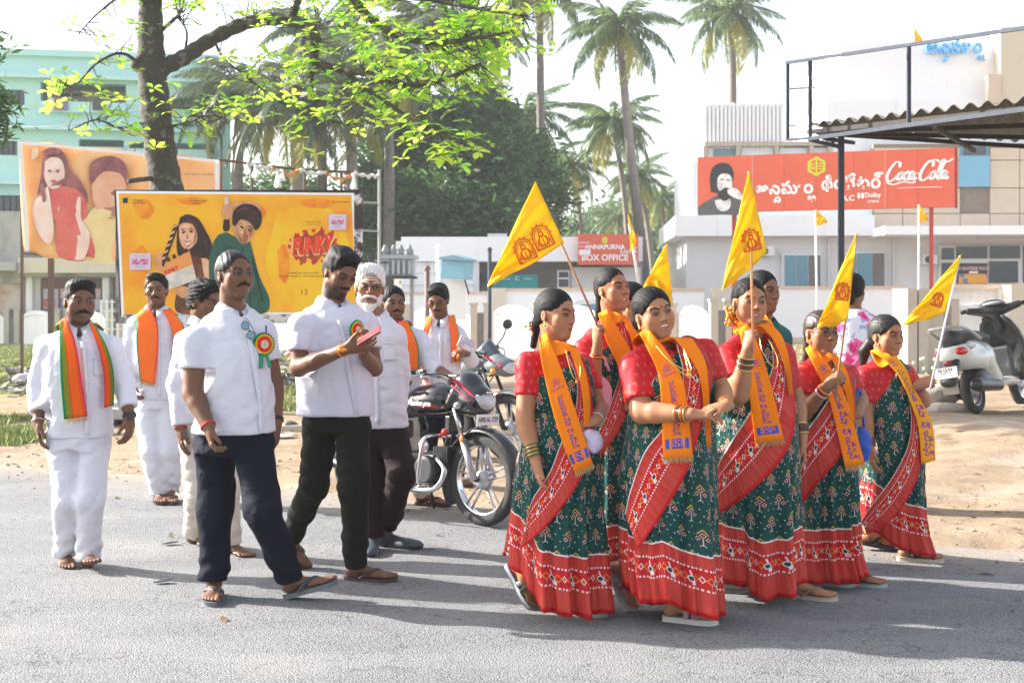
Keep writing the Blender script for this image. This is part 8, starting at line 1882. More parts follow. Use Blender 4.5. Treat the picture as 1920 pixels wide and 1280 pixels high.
 for s_ in (-1, 1):
  tub(T, 'grip', [(-.36, s_*.30, 1.0), (-.44, s_*.365, .985)], .018, BLACKF, 10); tub(T, 'lever', [(-.31, s_*.27, .995), (-.30, s_*.33, .985), (-.36, s_*.40, .975)], .006, CHROME if not mirrors else BLACKF, 6); q = MB(); q.box((-.335, s_*.265, 1.0), (.05, .04, .04)); q.build('switch_box', BLACKF, T, world=False, bevel=.008)
  tub(T, 'cable', [(-.31, s_*.25, .99), (-.20, s_*.20, .99), (-.13, s_*.10, .90), (-.25, s_*.04, .70)], .005, BLACKF, 5)
  if mirrors:
   mi = tub(T, 'mirror_stalk', [(-.33, s_*.27, 1.01), (-.30, s_*.33, 1.09), (-.30, s_*.385, 1.17)], .006, BLACKF, 6); H = SDF(); H.ell((-.30, s_*.41, 1.205), (.016, .075, .048), .01); lsdf('mirror', H, BLACKF, T, .006)
 tub(T, 'side_stand', [(-.66, .12, .28), (-.70, .22, .02)], .010, BLACKF, 6); q = MB(); q.box((-.24, 0, .97), (.09, .16, .04)); q.build('instrument_panel', BLACKF, T, world=False, bevel=.01)
 return T
def scooter():
 g = float(ground_z(5.1, 14.)); D = 14.0; p = P(1832, 775, D); T = thing('scooter', (p[0], D, g), 'white scooter with black seat and red tail lamp, parked and seen from behind', 'scooter', None)
 T.rotation_euler = (R(-11), 0, R(49)); T.scale = (1.15,)*3
 W = mat('white_scooter_paint', (.66, .66, .64), .2, var=.04, coat=.5); K = mat('black_scooter_plastic', (.022, .024, .028), .32, var=.1)
 # rear wheel at origin, forward +x
 wheel(T, 0, .215, .046, 5, True); wheel(T, 1.24, .215, .046, 5, True)
 H = SDF(); H.cone((-.28, 0, .62), (.34, 0, .56), .155, .13, .06); H.ell((.05, 0, .52), (.38, .175, .13), .05); H.cone((.30, 0, .52), (.52, 0, .34), .14, .11, .06); H.ell((-.36, 0, .58), (.12, .10, .10), .04); H.ell((.0, 0, .28), (.28, .12, .17), .04, 's'); H.plane((0, 0, .70), (-.12, 0, 1)); lsdf('body_shell', H, W, T, .010)
 H = SDF(); H.cone((-.30, 0, .72), (.42, 0, .70), .095, .085, .03); H.ell((.0, 0, .745), (.36, .135, .05), .04); H.ell((.34, 0, .72), (.16, .12, .05), .04); lsdf('seat', H, SEATM, T, .010)
 tub(T, 'grab_rail', [(.0, .17, .70), (-.30, .165, .80), (-.50, .10, .83), (-.53, 0, .83), (-.50, -.10, .83), (-.30, -.165, .80), (.0, -.17, .70)], .016, mat('silver_grab_rail', (.40, .40, .42), .35, metal=.5, var=0))
 for s_ in (-1, 1):
  H = SDF(); H.ell((-.33, s_*.10, .60), (.115, .055, .045), .01); lsdf('tail_lamp', H, mat('red_lens', (.55, .012, .015), .12, var=0, coat=.5), T, .006); H = SDF(); H.ell((-.22, s_*.148, .645), (.10, .028, .042), .01); lsdf('indicator', H, HLG, T, .006)
 H = SDF(); H.cone((-.40, 0, .50), (-.52, 0, .33), .06, .05, .02, sq=((0, 1, 0), 1.6)); lsdf('rear_fender', H, K, T); q = MB(); q.box((-.50, 0, .30), (.02, .15, .18)); q.build('mud_flap', mat('grey_mud_flap', (.30, .27, .24), .7), T, world=False, bevel=.005)
 q = MB(); q.box((-.545, 0, .415), (.008, .22, .105), rot=Matrix.Rotation(R(12), 3, 'Y')); pl = q.build('number_plate', PLATE, T, world=False, bevel=.003)
 for t, z, w in (('TS 12 FY', .437, .15), ('2718', .392, .11)):
  V, Fc = tmesh(t, size=1., offset=.02); k = w/(V[:, 0].max()-V[:, 0].min()); mk('lettering', np.array([(-.552+(.415-z-v[1]*k)*.2, -v[0]*k, z+v[1]*k) for v in V]), Fc, INK, pl, world=False, smooth=False)
 q = MB(); q.ball((-.46, 0, .50), (.03, .05, .025), 10); q.build('reflector', mat('dark_red_lens', (.22, .01, .01), .3, var=0), T, smooth=True, world=False)
 V, Fc = tmesh('Activa', size=1., shear=.4); k = .16/(V[:, 0].max()-V[:, 0].min()); mk('lettering', np.array([(.12+v[0]*k, -.192, .60+v[1]*k) for v in V]), Fc, mat('silver_script', (.25, .25, .26), .3, metal=.5, var=0), T, world=False, smooth=False)
 H = SDF(); H.cone((-.30, -.17, .27), (.22, -.17, .24), .062, .055, .02); H.ell((-.05, -.15, .30), (.2, .05, .09), .02); lsdf('silencer', H, K, T); H = SDF(); H.ell((.10, .12, .25), (.24, .06, .11), .02); H.ell((.12, 0, .33), (.22, .12, .12), .02); lsdf('engine', H, ENG, T)
 # floorboard, front apron, fork
 H = SDF(); H.cone((.48, 0, .27), (.98, 0, .27), .10, .12, .03, sq=((0, 0, 1), .45)); H.ell((.72, 0, .265), (.30, .17, .045), .02); lsdf('floorboard', H, W, T)
 A = []
 for z, x, w in ((.26, 1.00, .17), (.36, 1.03, .20), (.5, 1.05, .215), (.64, 1.04, .22), (.76, 1.0, .20), (.86, .95, .16), (.93, .91, .10)):
  A.append([(x+.085*(1-t*t), t*w, z) for t in np.linspace(-1, 1, 13)])
 V, Q = gridmesh(np.array(A)); mk('front_apron', V, Q, W, T, world=False, solid=.012); A2 = np.array(A)*np.array([1, .97, 1])-np.array([.055, 0, 0]); V, Q = gridmesh(A2); mk('leg_shield', V, Q, K, T, world=False, solid=.025); q = MB(); q.box((.93, 0, .45), (.07, .20, .36)); q.build('glove_panel', K, T, world=False, bevel=.03)
 H = SDF(); H.ell((1.24, 0, .40), (.24, .075, .09), .02); H.ell((1.24, 0, .22), (.25, .2, .20), .01, 's'); lsdf('front_fender', H, W, T); tub(T, 'fork', [(1.24, .06, .215), (1.06, .05, .60)], .022, ENG)
 # handlebar cover turned to the left
 M_ = np.array(Matrix.Rotation(R(25), 3, 'Z')); c = np.array([.93, 0, 1.0]); r = lambda q: tuple(c+M_@np.array(q))
 H = SDF(); H.ell(r((.04, 0, .0)), (.11, .17, .075), .02, 'u', M_); H.ell(r((.06, 0, .05)), (.09, .13, .06), .02, 'u', M_); H.cone(r((0, .05, -.02)), r((-.03, .24, .02)), .05, .035, .02); H.cone(r((0, -.05, -.02)), r((-.03, -.24, .02)), .05, .035, .02); H.cone(r((.02, 0, -.02)), (.99, 0, .82), .06, .06, .03); lsdf('handlebar_cover', H, K, T)
 H = SDF(); H.ell(r((-.03, 0, .062)), (.05, .10, .02), .01, 'u', M_); lsdf('instrument_glass', H, mat('instrument_glass_grey', (.35, .36, .37), .08, var=0), T, .006)
 for s_ in (-1, 1):
  tub(T, 'grip', [r((-.03, s_*.21, .02)), r((-.05, s_*.32, .025))], .021, BLACKF, 10); tub(T, 'brake_lever', [r((.02, s_*.2, .02)), r((.03, s_*.25, .01)), r((-.01, s_*.32, .0))], .006, CHROME, 6)
 q = MB(); q.box((1.05, .0, .87), (.10, .26, .04)); tub(T, 'centre_stand', [(.25, .1, .2), (.30, .16, .0)], .012, ENG)
def bikes():
 h = math.atan2(-.68, .73); p = G(905, 985); motorcycle((p[0], p[1], 0), h, 'black and red motorcycle with silver wheels, chrome crash bar and white number plate', plate='AP05 AL 1729', lean=R(-2))
 x = .0; y = 11.4; motorcycle((-.01, y, float(ground_z(-.01, y))-.0+.03), math.atan2(-.58, .81), 'grey motorcycle with smoked visor and two mirrors behind the black one', body=GUNM, stripe=PPNT, mirrors=True, visor=True, guard=False, lean=R(2))
 scooter()
def car(loc, rz, label, col, sc=1.):
 T = thing('parked_car', loc, label, 'car', None, rz); T.scale = (sc,)*3
 side = [(-1.9, .45), (-1.85, .85), (-1.55, .98), (-1.15, 1.42), (-.5, 1.52), (.35, 1.48), (.95, 1.05), (1.7, .90), (1.9, .70), (1.92, .42)]
 A = [[(x, y*(.82-.0*k) if z < 1.0 else y*.66, z) for y in (-1, 1)] for k, (x, z) in enumerate(side)]
 q = MB(); n = len(side); V = [(x, -.80 if z < 1.0 else -.62, z) for x, z in side]+[(x, .80 if z < 1.0 else .62, z) for x, z in side]+[(-1.9, -.8, .25), (1.92, -.8, .25), (-1.9, .8, .25), (1.92, .8, .25)]
 Fc = [(i, i+1, n+i+1, n+i) for i in range(n-1)]+[tuple(range(n))+(2*n+1, 2*n), tuple(range(2*n-1, n-1, -1))+(2*n+2, 2*n+3), (0, n, 2*n+2, 2*n), (n-1, 2*n-1, 2*n+3, 2*n+1)]
 q.add(V, Fc); q.build('body_shell', col, T, world=False, bevel=.05)
 for s_ in (-1, 1):
  for w in ([(-1.35, 1.0), (-1.08, 1.36), (-.45, 1.44), (-.42, 1.0)], [(-.36, 1.0), (-.38, 1.44), (.30, 1.41), (.80, 1.03)]):
   V = [(x, s_*(.815-(z-1.)*.45), z) for x, z in w]; mk('side_window', V, [(0, 1, 2, 3)], BGL, T, world=False, smooth=False, solid=.02)
 V = [(.98, -.6, 1.09), (.98, .6, 1.09), (.42, .56, 1.475), (.42, -.56, 1.475)]; mk('windscreen', [(x+.03, y, z+.01) for x, y, z in V], [(0, 1, 2, 3)], BGL, T, world=False, smooth=False, solid=.02)
 V = [(-1.50, -.6, 1.05), (-1.50, .6, 1.05), (-1.22, .55, 1.40), (-1.22, -.55, 1.40)]; mk('rear_window', [(x-.03, y, z+.02) for x, y, z in V], [(0, 1, 2, 3)], BGL, T, world=False, smooth=False, solid=.02)
 for x in (-1.25, 1.2):
  for s_ in (-1, 1):
   q = MB(); q.lathe([(.15, -.1), (.29, -.1), (.30, 0), (.29, .1), (.15, .1)], (x, s_*.74, .30), (0, 1, 0), 22); w = q.build('wheel', TYRE, T, smooth=True, world=False); q = MB(); q.lathe([(0, -.105), (.16, -.105), (.17, 0), (.16, .105), (0, .105)], (x, s_*.74, .30), (0, 1, 0), 18); q.build('rim', ALLOY, w, world=False)
 for s_ in (-1, 1): q = MB(); q.ball((1.86, s_*.6, .72), (.08, .16, .08), 10); q.build('headlight', HLG, T, smooth=True, world=False)
# ================================================================= BILLBOARDS AND STREET THINGS
def flat(f, par, name, pts, m, d, smooth=True, ns=4):
 p = crv([(a, b, 0) for a, b in pts+[pts[0]]], ns)[:-1, :2] if smooth else pts
 V = [f.w(*f.uz(x, y), d) for x, y in p]; return mk(name, V, [tuple(range(len(V)))], m, par, smooth=False)
def printm(name, c, c2=None, vs=3, thr=(.4, .62)): return mat('print_'+name, c, .5, var=.08, vs=vs, col2=c2, thr=thr if c2 else None, spec=.25)
def billboard():
 T = thing('billboard', P(445, 560, 15)*np.array([1, 1, 0]), 'yellow-orange film billboard showing a smiling woman and a man in green', 'billboard')
 f = Facade(216, 15.2, -1.2, T); Y = printm('mango', (.80, .42, .015), (.80, .22, .01), 1.1, (.42, .70)); 
 def q(n, pts, m, d, **k): return flat(f, T, n, pts, m, d, **k)
 o = q('frame', [(214, 356), (676, 356), (682, 592), (226, 592)], mat('black_board_edge', (.03, .028, .03), .8), .0, smooth=False); f.part('backing_board', mat('worn_grey_board', (.30, .29, .28), .8, var=0, col2=(.08, .07, .07), vs=5, thr=(.4, .6)), f.px(216, 357, 676, 606), .01, .07)
 q('white_margin', [(218, 358), (664, 362), (674, 588), (228, 594)], WPR, -.004, smooth=False); q('poster_ground', [(223, 363), (659, 366), (668, 584), (233, 588)], Y, -.008, smooth=False)
 q('glow_patch', [(520, 400), (600, 380), (650, 440), (655, 560), (560, 584), (500, 500)], printm('yellow', (.80, .50, .015), (.80, .36, .012), 2.2), -.0095)
 for p in ((250, 380, 40, 30), (330, 372, 60, 12), (560, 375, 70, 16), (250, 470, 30, 50), (520, 470, 24, 60), (470, 390, 30, 20)): q('brush_mark', [(p[0], p[1]), (p[0]+p[2]*.6, p[1]-p[3]*.2), (p[0]+p[2], p[1]+p[3]*.4), (p[0]+p[2]*.7, p[1]+p[3]), (p[0]+p[2]*.2, p[1]+p[3]*.8)], printm('burnt_orange', (.75, .20, .01), (.80, .33, .012), 6), -.0105)
 dk = printm('near_black', (.022, .012, .010), (.05, .02, .015), 6); sk = printm('tan_skin', (.62, .33, .16), (.50, .23, .10), 7); sk2 = printm('light_skin', (.72, .42, .25), (.62, .30, .15), 7); gr = printm('bottle_green', (.018, .065, .045), (.03, .11, .075), 6, (.35, .6)); wh = printm('clapper_white', (.66, .63, .56), (.5, .47, .4), 8)
 # woman
 q('printed_hair', [(338, 408), (352, 402), (372, 410), (386, 432), (398, 458), (396, 486), (378, 492), (352, 480), (334, 478), (332, 440)], dk, -.012)
 q('printed_face', [(336, 424), (344, 418), (360, 420), (368, 432), (370, 450), (360, 464), (348, 468), (338, 452)], sk2, -.015); q('printed_smile', [(346, 452), (352, 456), (359, 452), (353, 460)], WPR, -.017, ns=2); q('printed_lips', [(345, 451), (352, 453), (360, 451), (354, 463)], printm('lip_red', (.5, .06, .05)), -.0165, ns=2)
 for a in ((341, 436, 349, 434), (355, 434, 363, 435)): q('printed_eye', [(a[0], a[1]), ((a[0]+a[2])/2, a[1]-2.5), (a[2], a[3]), ((a[0]+a[2])/2, a[1]+2)], dk, -.018, ns=2)
 q('printed_shoulder', [(378, 484), (392, 488), (400, 520), (404, 552), (396, 556), (384, 520)], sk2, -.013); q('printed_dress', [(352, 480), (380, 486), (386, 530), (380, 584), (334, 586), (330, 556), (350, 520)], printm('dark_dress', (.10, .035, .02), (.20, .08, .03), 8), -.0125)
 q('printed_fist', [(290, 486), (296, 474), (304, 480), (304, 500), (296, 506)], sk, -.021); q('printed_hand', [(330, 544), (344, 536), (362, 545), (364, 556), (340, 558)], sk, -.024)
 # clapper board
 q('clapper_arm', [(300, 496), (328, 420), (336, 424), (308, 500)], dk, -.019, smooth=False)
 for i in range(6): y = 488-12*i; x = 303+4.4*i; q('clapper_stripe', [(x, y), (x+7, y-3), (x+9, y-8), (x+2, y-5)], sk2, -.0195, smooth=False)
 q('clapper_board', [(300, 498), (356, 470), (370, 524), (312, 545)], printm('clapper_orange', (.75, .30, .08)), -.018, smooth=False); q('clapper_panel', [(303, 520), (362, 496), (369, 524), (314, 545)], wh, -.019, smooth=False)
 for i in range(5): x = 304+11*i; y = 497-5.5*i; q('clapper_stripe', [(x, y), (x+6, y-3), (x+3, y-10), (x-3, y-7)], dk, -.0195, smooth=False)
 V, Fc = tmesh('FUNKY', size=1., offset=.03); p = f.w(*f.uz(322, 507), -.0215); d = nrm(f.w(*f.uz(340, 499), 0)-f.w(*f.uz(322, 507), 0)); u2 = np.cross(d, f.n)*-1; u2 = u2*np.sign(u2[2]); mk('lettering', p+V[:, 0:1]*.055*d+V[:, 1:2]*.065*u2, Fc, printm('title_red', (.60, .02, .015)), T, smooth=False)
 # man
 q('printed_jacket', [(410, 440), (426, 436), (444, 446), (466, 448), (474, 470), (488, 520), (506, 562), (494, 588), (420, 588), (398, 540), (396, 480), (400, 456)], gr, -.013)
 q('printed_head', [(436, 416), (450, 410), (472, 414), (478, 432), (470, 450), (456, 458), (444, 446), (436, 430)], sk, -.016); q('printed_hair', [(436, 420), (438, 398), (452, 384), (474, 384), (490, 398), (490, 420), (480, 432), (470, 418), (452, 412), (442, 424)], dk, -.019)
 q('printed_forearm', [(420, 386), (436, 380), (470, 378), (486, 384), (488, 400), (476, 384), (440, 388)], sk, -.017); q('printed_fist', [(418, 390), (426, 382), (436, 386), (436, 406), (424, 412), (416, 402)], sk, -.022)
 q('printed_microphone', [(422, 370), (430, 368), (430, 388), (422, 390)], wh, -.021, smooth=False); q('printed_microphone', [(420, 412), (430, 410), (431, 430), (424, 434), (419, 430)], dk, -.021)
 for a in ((450, 424, 458, 428), (464, 430, 472, 434)): q('printed_eye', [(a[0], a[1]), ((a[0]+a[2])/2, a[1]-1), (a[2], a[3]), ((a[0]+a[2])/2, a[1]+4)], dk, -.023, ns=2)
 q('printed_stubble', [(447, 442), (456, 446), (466, 442), (462, 456), (452, 457)], printm('stubble', (.30, .14, .07)), -.0175); q('printed_collar', [(424, 438), (444, 446), (440, 464), (418, 450)], printm('collar_green', (.03, .10, .07)), -.0155); q('printed_sleeve', [(400, 458), (412, 446), (420, 470), (410, 520), (396, 540), (392, 490)], printm('collar_green', (.03, .10, .07)), -.0145)
 sh_ = printm('shade_brown', (.34, .15, .06)); hl = printm('warm_highlight', (.80, .50, .30))
 for pts in ([(459, 426), (463, 436), (458, 440)], [(470, 420), (476, 430), (468, 446)], [(444, 418), (447, 436), (452, 446), (446, 440)]): q('printed_shade', pts, sh_, -.0178, ns=2)
 for pts in ([(351, 438), (354, 446), (350, 447)], [(364, 424), (370, 444), (362, 460), (366, 440)]): q('printed_shade', pts, sh_, -.0162, ns=2)
 for pts in ([(452, 418), (462, 420), (458, 424), (450, 423)], [(340, 424), (352, 421), (358, 425), (346, 428)], [(454, 432), (457, 438), (452, 438)]): q('printed_highlight', pts, hl, -.0172, ns=2)
 for a in ((348, 420, 356, 412, 372, 424), (372, 430, 386, 450, 390, 474), (444, 398, 456, 390, 470, 392), (470, 396, 482, 400, 486, 414)): q('printed_hair_strand', [(a[0], a[1]), (a[2], a[3]), (a[4], a[5]), (a[2]+1, a[3]+3)], printm('brown_strand', (.12, .06, .035)), -.0195, ns=3)
 for a in ((430, 452, 436, 500, 430, 560), (452, 456, 462, 510, 470, 580), (470, 470, 480, 520, 494, 566), (410, 470, 404, 500, 412, 536)): q('printed_fold', [(a[0], a[1]), (a[2], a[3]), (a[4], a[5]), (a[2]+6, a[3]+4)], printm('fold_green', (.008, .03, .022)), -.0152, ns=3)
 for a in ((448, 421, 459, 424), (463, 426, 474, 430), (339, 432, 348, 430), (354, 430, 364, 431)): q('printed_brow', [(a[0], a[1]), ((a[0]+a[2])/2, a[1]-2.4), (a[2], a[3]), ((a[0]+a[2])/2, a[1]-.4)], dk, -.0182, ns=2)
 q('printed_lips', [(455, 441), (462, 440), (466, 443), (459, 445)], printm('lip_red', (.5, .06, .05)), -.0182, ns=2)
 # title splash
 rd = printm('title_red', (.60, .02, .015)); rr_ = np.random.default_rng(4)
 q('splash', [(546, 452), (556, 438), (566, 444), (574, 430), (582, 442), (598, 434), (604, 424), (610, 440), (626, 432), (624, 450), (636, 460), (626, 474), (616, 486), (604, 480), (592, 494), (578, 484), (564, 498), (560, 480), (544, 476), (550, 464)], printm('deep_red_splash', (.32, .03, .02), (.45, .10, .02), 12), -.011)
 for i in range(16):
  a = 2*math.pi*i/16; cx, cy = 588+44*math.cos(a), 462+30*math.sin(a); r = 3+2*rr_.random(); q('heart', [(cx-r, cy), (cx-r*.6, cy-r), (cx, cy-r*.3), (cx+r*.6, cy-r), (cx+r, cy), (cx, cy+r*1.2)], rd, -.012, ns=2)
 V, Fc = tmesh('FUNKY', size=1., offset=.055, shear=.15); V = V-np.array([(V[:, 0].max()+V[:, 0].min())/2, 0, 0]); a, b = f.uz(548, 462)[0], f.uz(628, 462)[0]; k = (b-a)/(V[:, 0].max()-V[:, 0].min()); pz = f.uz(588, 462)[1]
 for kk, m, dd, oo in ((1.08, printm('cream_outline', (.80, .62, .30)), -.0145, .008), (1.0, printm('title_bright_red', (.78, .05, .012)), -.018, 0)): mk('lettering', np.array([f.w((a+b)/2+v[0]*k*kk, pz+v[1]*k*1.75*kk+v[0]*k*.10-oo, dd) for v in V]), Fc, m, T, smooth=False)
 def L(t, x, y, h, m=dk): V, Fc = tmesh(t, size=1.); mk('lettering', f.w(*f.uz(x, y), -.0125)+V[:, 0:1]*h*f.u+V[:, 1:2]*h*up, Fc, m, T, smooth=False)
 L('MAKE WAY FOR A', 588, 416, .022); L('F I L M M A K E R', 588, 421, .022); L('SITHARA', 258, 376, .03); L('ENTERTAINMENTS', 261, 381, .02); L('FORTUNE FOUR', 372, 377, .026); L('CINEMAS', 369, 382, .026); L('SRIKARA STUDIOS', 640, 379, .024)
 L('VISHWAK SEN   KAYADU LOHAR', 570, 512, .024); L('DIRECTED BY ANUDEEP KV   MUSIC BHEEMS CECIROLEO', 566, 518, .022); L('13', 570, 548, .10, printm('title_red', (.60, .02, .015)))
 f.pb('badge', printm('navy_badge', (.02, .03, .08)), 231, 371, 240, 381, -.013, -.010)
 # pasted notices
 for i, (x, y, w, h) in enumerate(((244, 475, 40, 31), (617, 402, 33, 29))):
  n = f.pb('pasted_notice', printm('lilac_notice', (.66, .54, .66)), x, y, x+w, y+h, -.031, -.027); V, Fc = tmesh('విశ్వక్సేన్', size=1., offset=.03); k = f.px(x+4, y, x+w-5, y+h); kk = (k[1]-k[0])/(V[:, 0].max()-V[:, 0].min()); V = V-V.mean(0)
  mk('lettering', f.w((k[0]+k[1])/2, (k[2]+k[3])/2, -.033)+V[:, 0:1]*kk*f.u+V[:, 1:2]*kk*1.5*up, Fc, printm('crimson_ink', (.60, .02, .14)), n, smooth=False)
  for yy in (y+5, y+h-9, y+h-5): f.pb('print_line', printm('lilac_ink', (.45, .25, .40)), x+9, yy, x+w-9, yy+1, -.033, -.0315, n)
 f.pb('torn_strip', mat('torn_paper', (.55, .54, .52), .9, var=0, col2=(.12, .11, .11), vs=9, thr=(.42, .56)), 232, 589, 676, 604, -.010, .005); f.pb('torn_edge', mat('peeling_frame', (.60, .58, .57), .9, var=0, col2=(.05, .035, .03), vs=5, thr=(.46, .52)), 664, 362, 680, 600, -.006, .004)
 for x in (236, 668): a = f.px(x-4, 380, x+6, 700); f.part('post', RUSTY, (a[0], a[1], 0, f.uz(x, 362)[1]), .08, .18)
def banner():
 T = thing('cloth_banner', P(225, 560, 24)*np.array([1, 1, 0]), 'sagging pale orange and pink cloth banner of a woman and a man', 'banner')
 f = Facade(35, 24, 6, T); n, m = 40, 20; A = np.zeros((m, n, 3)); 
 def top(x): return np.interp(x, [35, 225, 412], [264, 281, 300])+2*math.sin(x*.05)
 def bot(x): return np.interp(x, [50, 75, 110, 225, 412], [470, 484, 484, 492, 500])
 def dd(x, y): return .05*math.sin(x*.035+y*.02)+.03*math.sin(x*.11)
 for j in range(m):
  for i in range(n):
   x = 35+(412-35)*i/(n-1); xx = x+12*(j/(m-1))**2*(1-i/(n-1)); y = top(x)+(bot(x)-top(x))*j/(m-1); A[j, i] = f.w(*f.uz(xx, y), dd(x, y))
 V, Q = gridmesh(A); pk = lambda nme, c, c2=None, vs=2.: mat('banner_'+nme, c, .7, var=.10, vs=vs, col2=c2, thr=(.4, .65) if c2 else None)
 mk('banner_cloth', V, Q, pk('peach', (.88, .50, .22), (.85, .34, .10), 1.), T, solid=.004)
 def q(nme, pts, m_, off):
  p = crv([(a, b, 0) for a, b in pts+[pts[0]]], 4)[:-1, :2]; V = []
  for x, y in p: V.append(f.w(*f.uz(x, y), dd(x, y)-.07-off))
  c = np.mean(V, 0); k = len(V); mk(nme, V, [tuple(range(k))], m_, T, smooth=False)
 W_ = pk('white', (.85, .82, .82)); 
 for pts in ([(35, 265), (412, 301), (412, 306), (37, 271)], [(37, 268), (44, 268), (58, 470), (50, 472)], [(404, 302), (412, 302), (412, 500), (406, 500)]): 
  V = [f.w(*f.uz(x, y), -.10) for x, y in pts]; mk('white_hem', V, [(0, 1, 2, 3)], W_, T, smooth=False)
 sk = pk('pale_skin', (.82, .56, .48), (.85, .66, .58), 3); rd = pk('coral_dress', (.72, .17, .13), (.66, .10, .09), 2); hr = pk('maroon_hair', (.22, .07, .08), (.40, .14, .13), 4)
 q('printed_dress', [(92, 360), (110, 350), (135, 350), (160, 372), (168, 430), (178, 484), (112, 482), (108, 420), (96, 400)], rd, .0)
 q('printed_hair', [(80, 296), (100, 278), (122, 288), (134, 320), (158, 346), (166, 380), (140, 372), (118, 350), (90, 352), (72, 366), (78, 330)], hr, .006); q('printed_face', [(86, 304), (100, 296), (118, 302), (124, 330), (114, 352), (98, 354), (86, 334)], sk, .012); q('printed_arm', [(70, 372), (84, 366), (92, 350), (98, 372), (104, 430), (96, 458), (76, 440), (64, 400)], sk, .018)
 q('printed_phone', [(76, 350), (84, 346), (90, 372), (84, 380)], hr, .024); q('printed_sunglasses', [(80, 284), (98, 278), (118, 282), (112, 290), (84, 292)], hr, .03)
 for x0, x1 in ((92, 100), (107, 115)): q('printed_eye', [(x0, 322), (x0+4, 319), (x1, 322), (x0+4, 325)], hr, .02)
 q('printed_lips', [(98, 341), (104, 338), (110, 341), (104, 345)], rd, .02)
 q('printed_shirt', [(160, 410), (180, 388), (215, 396), (240, 410), (250, 488), (150, 486), (140, 440)], pk('pale_yellow', (.85, .66, .30)), .002); q('printed_head', [(174, 336), (196, 322), (228, 328), (238, 360), (228, 398), (206, 408), (184, 398), (174, 370)], pk('warm_skin', (.80, .45, .30), (.72, .34, .2), 3), .01)
 q('printed_hair', [(170, 340), (172, 308), (196, 294), (226, 298), (240, 320), (240, 348), (228, 326), (196, 322), (176, 346)], hr, .016); q('printed_palm', [(112, 392), (118, 384), (126, 400), (130, 370), (138, 366), (142, 396), (148, 372), (154, 374), (154, 410), (170, 440), (160, 484), (132, 480), (122, 430)], sk, .022)
 for x0, x1 in ((186, 198), (208, 220)): q('printed_eye', [(x0, 363), (x0+6, 359), (x1, 363), (x0+6, 367)], hr, .02)
 q('printed_beard', [(184, 384), (206, 390), (228, 384), (222, 404), (206, 410), (190, 402)], pk('soft_beard', (.45, .2, .14)), .014); q('scrawl', [(60, 280), (68, 276), (72, 290), (60, 300)], pk('peach_light', (.85, .62, .4)), .0)
 V, Fc = tmesh('VISHWAK SEN  KAYADU LOHAR', size=1.); mk('lettering', f.w(*f.uz(350, 328), -.12)+V[:, 0:1]*.07*f.u+V[:, 1:2]*.07*up, Fc, hr, T, smooth=False)
 for x, y0, y1 in ((36, 262, 560), (91, 484, 600), (412, 300, 560)): 
  a = f.px(x-(5 if x == 91 else 2), y0, x+(5 if x == 91 else 2), y1); f.part('pole', RUSTY, (a[0], a[1], 0, a[3]), .14, .24)
 mb = MB()
 for y in (310, 345, 405, 440, 475): a, b = f.uz(40, y), f.uz(410, y+18); mb.tube([f.w(*a, .10), f.w(*b, .10)], .02, 5)
 for x in (126, 250, 330): a, b = f.uz(x, 276), f.uz(x, 486); mb.tube([f.w(*a, .12), f.w(*b, .12)], .018, 5)
 mb.build('frame_bars', RUSTY, T)
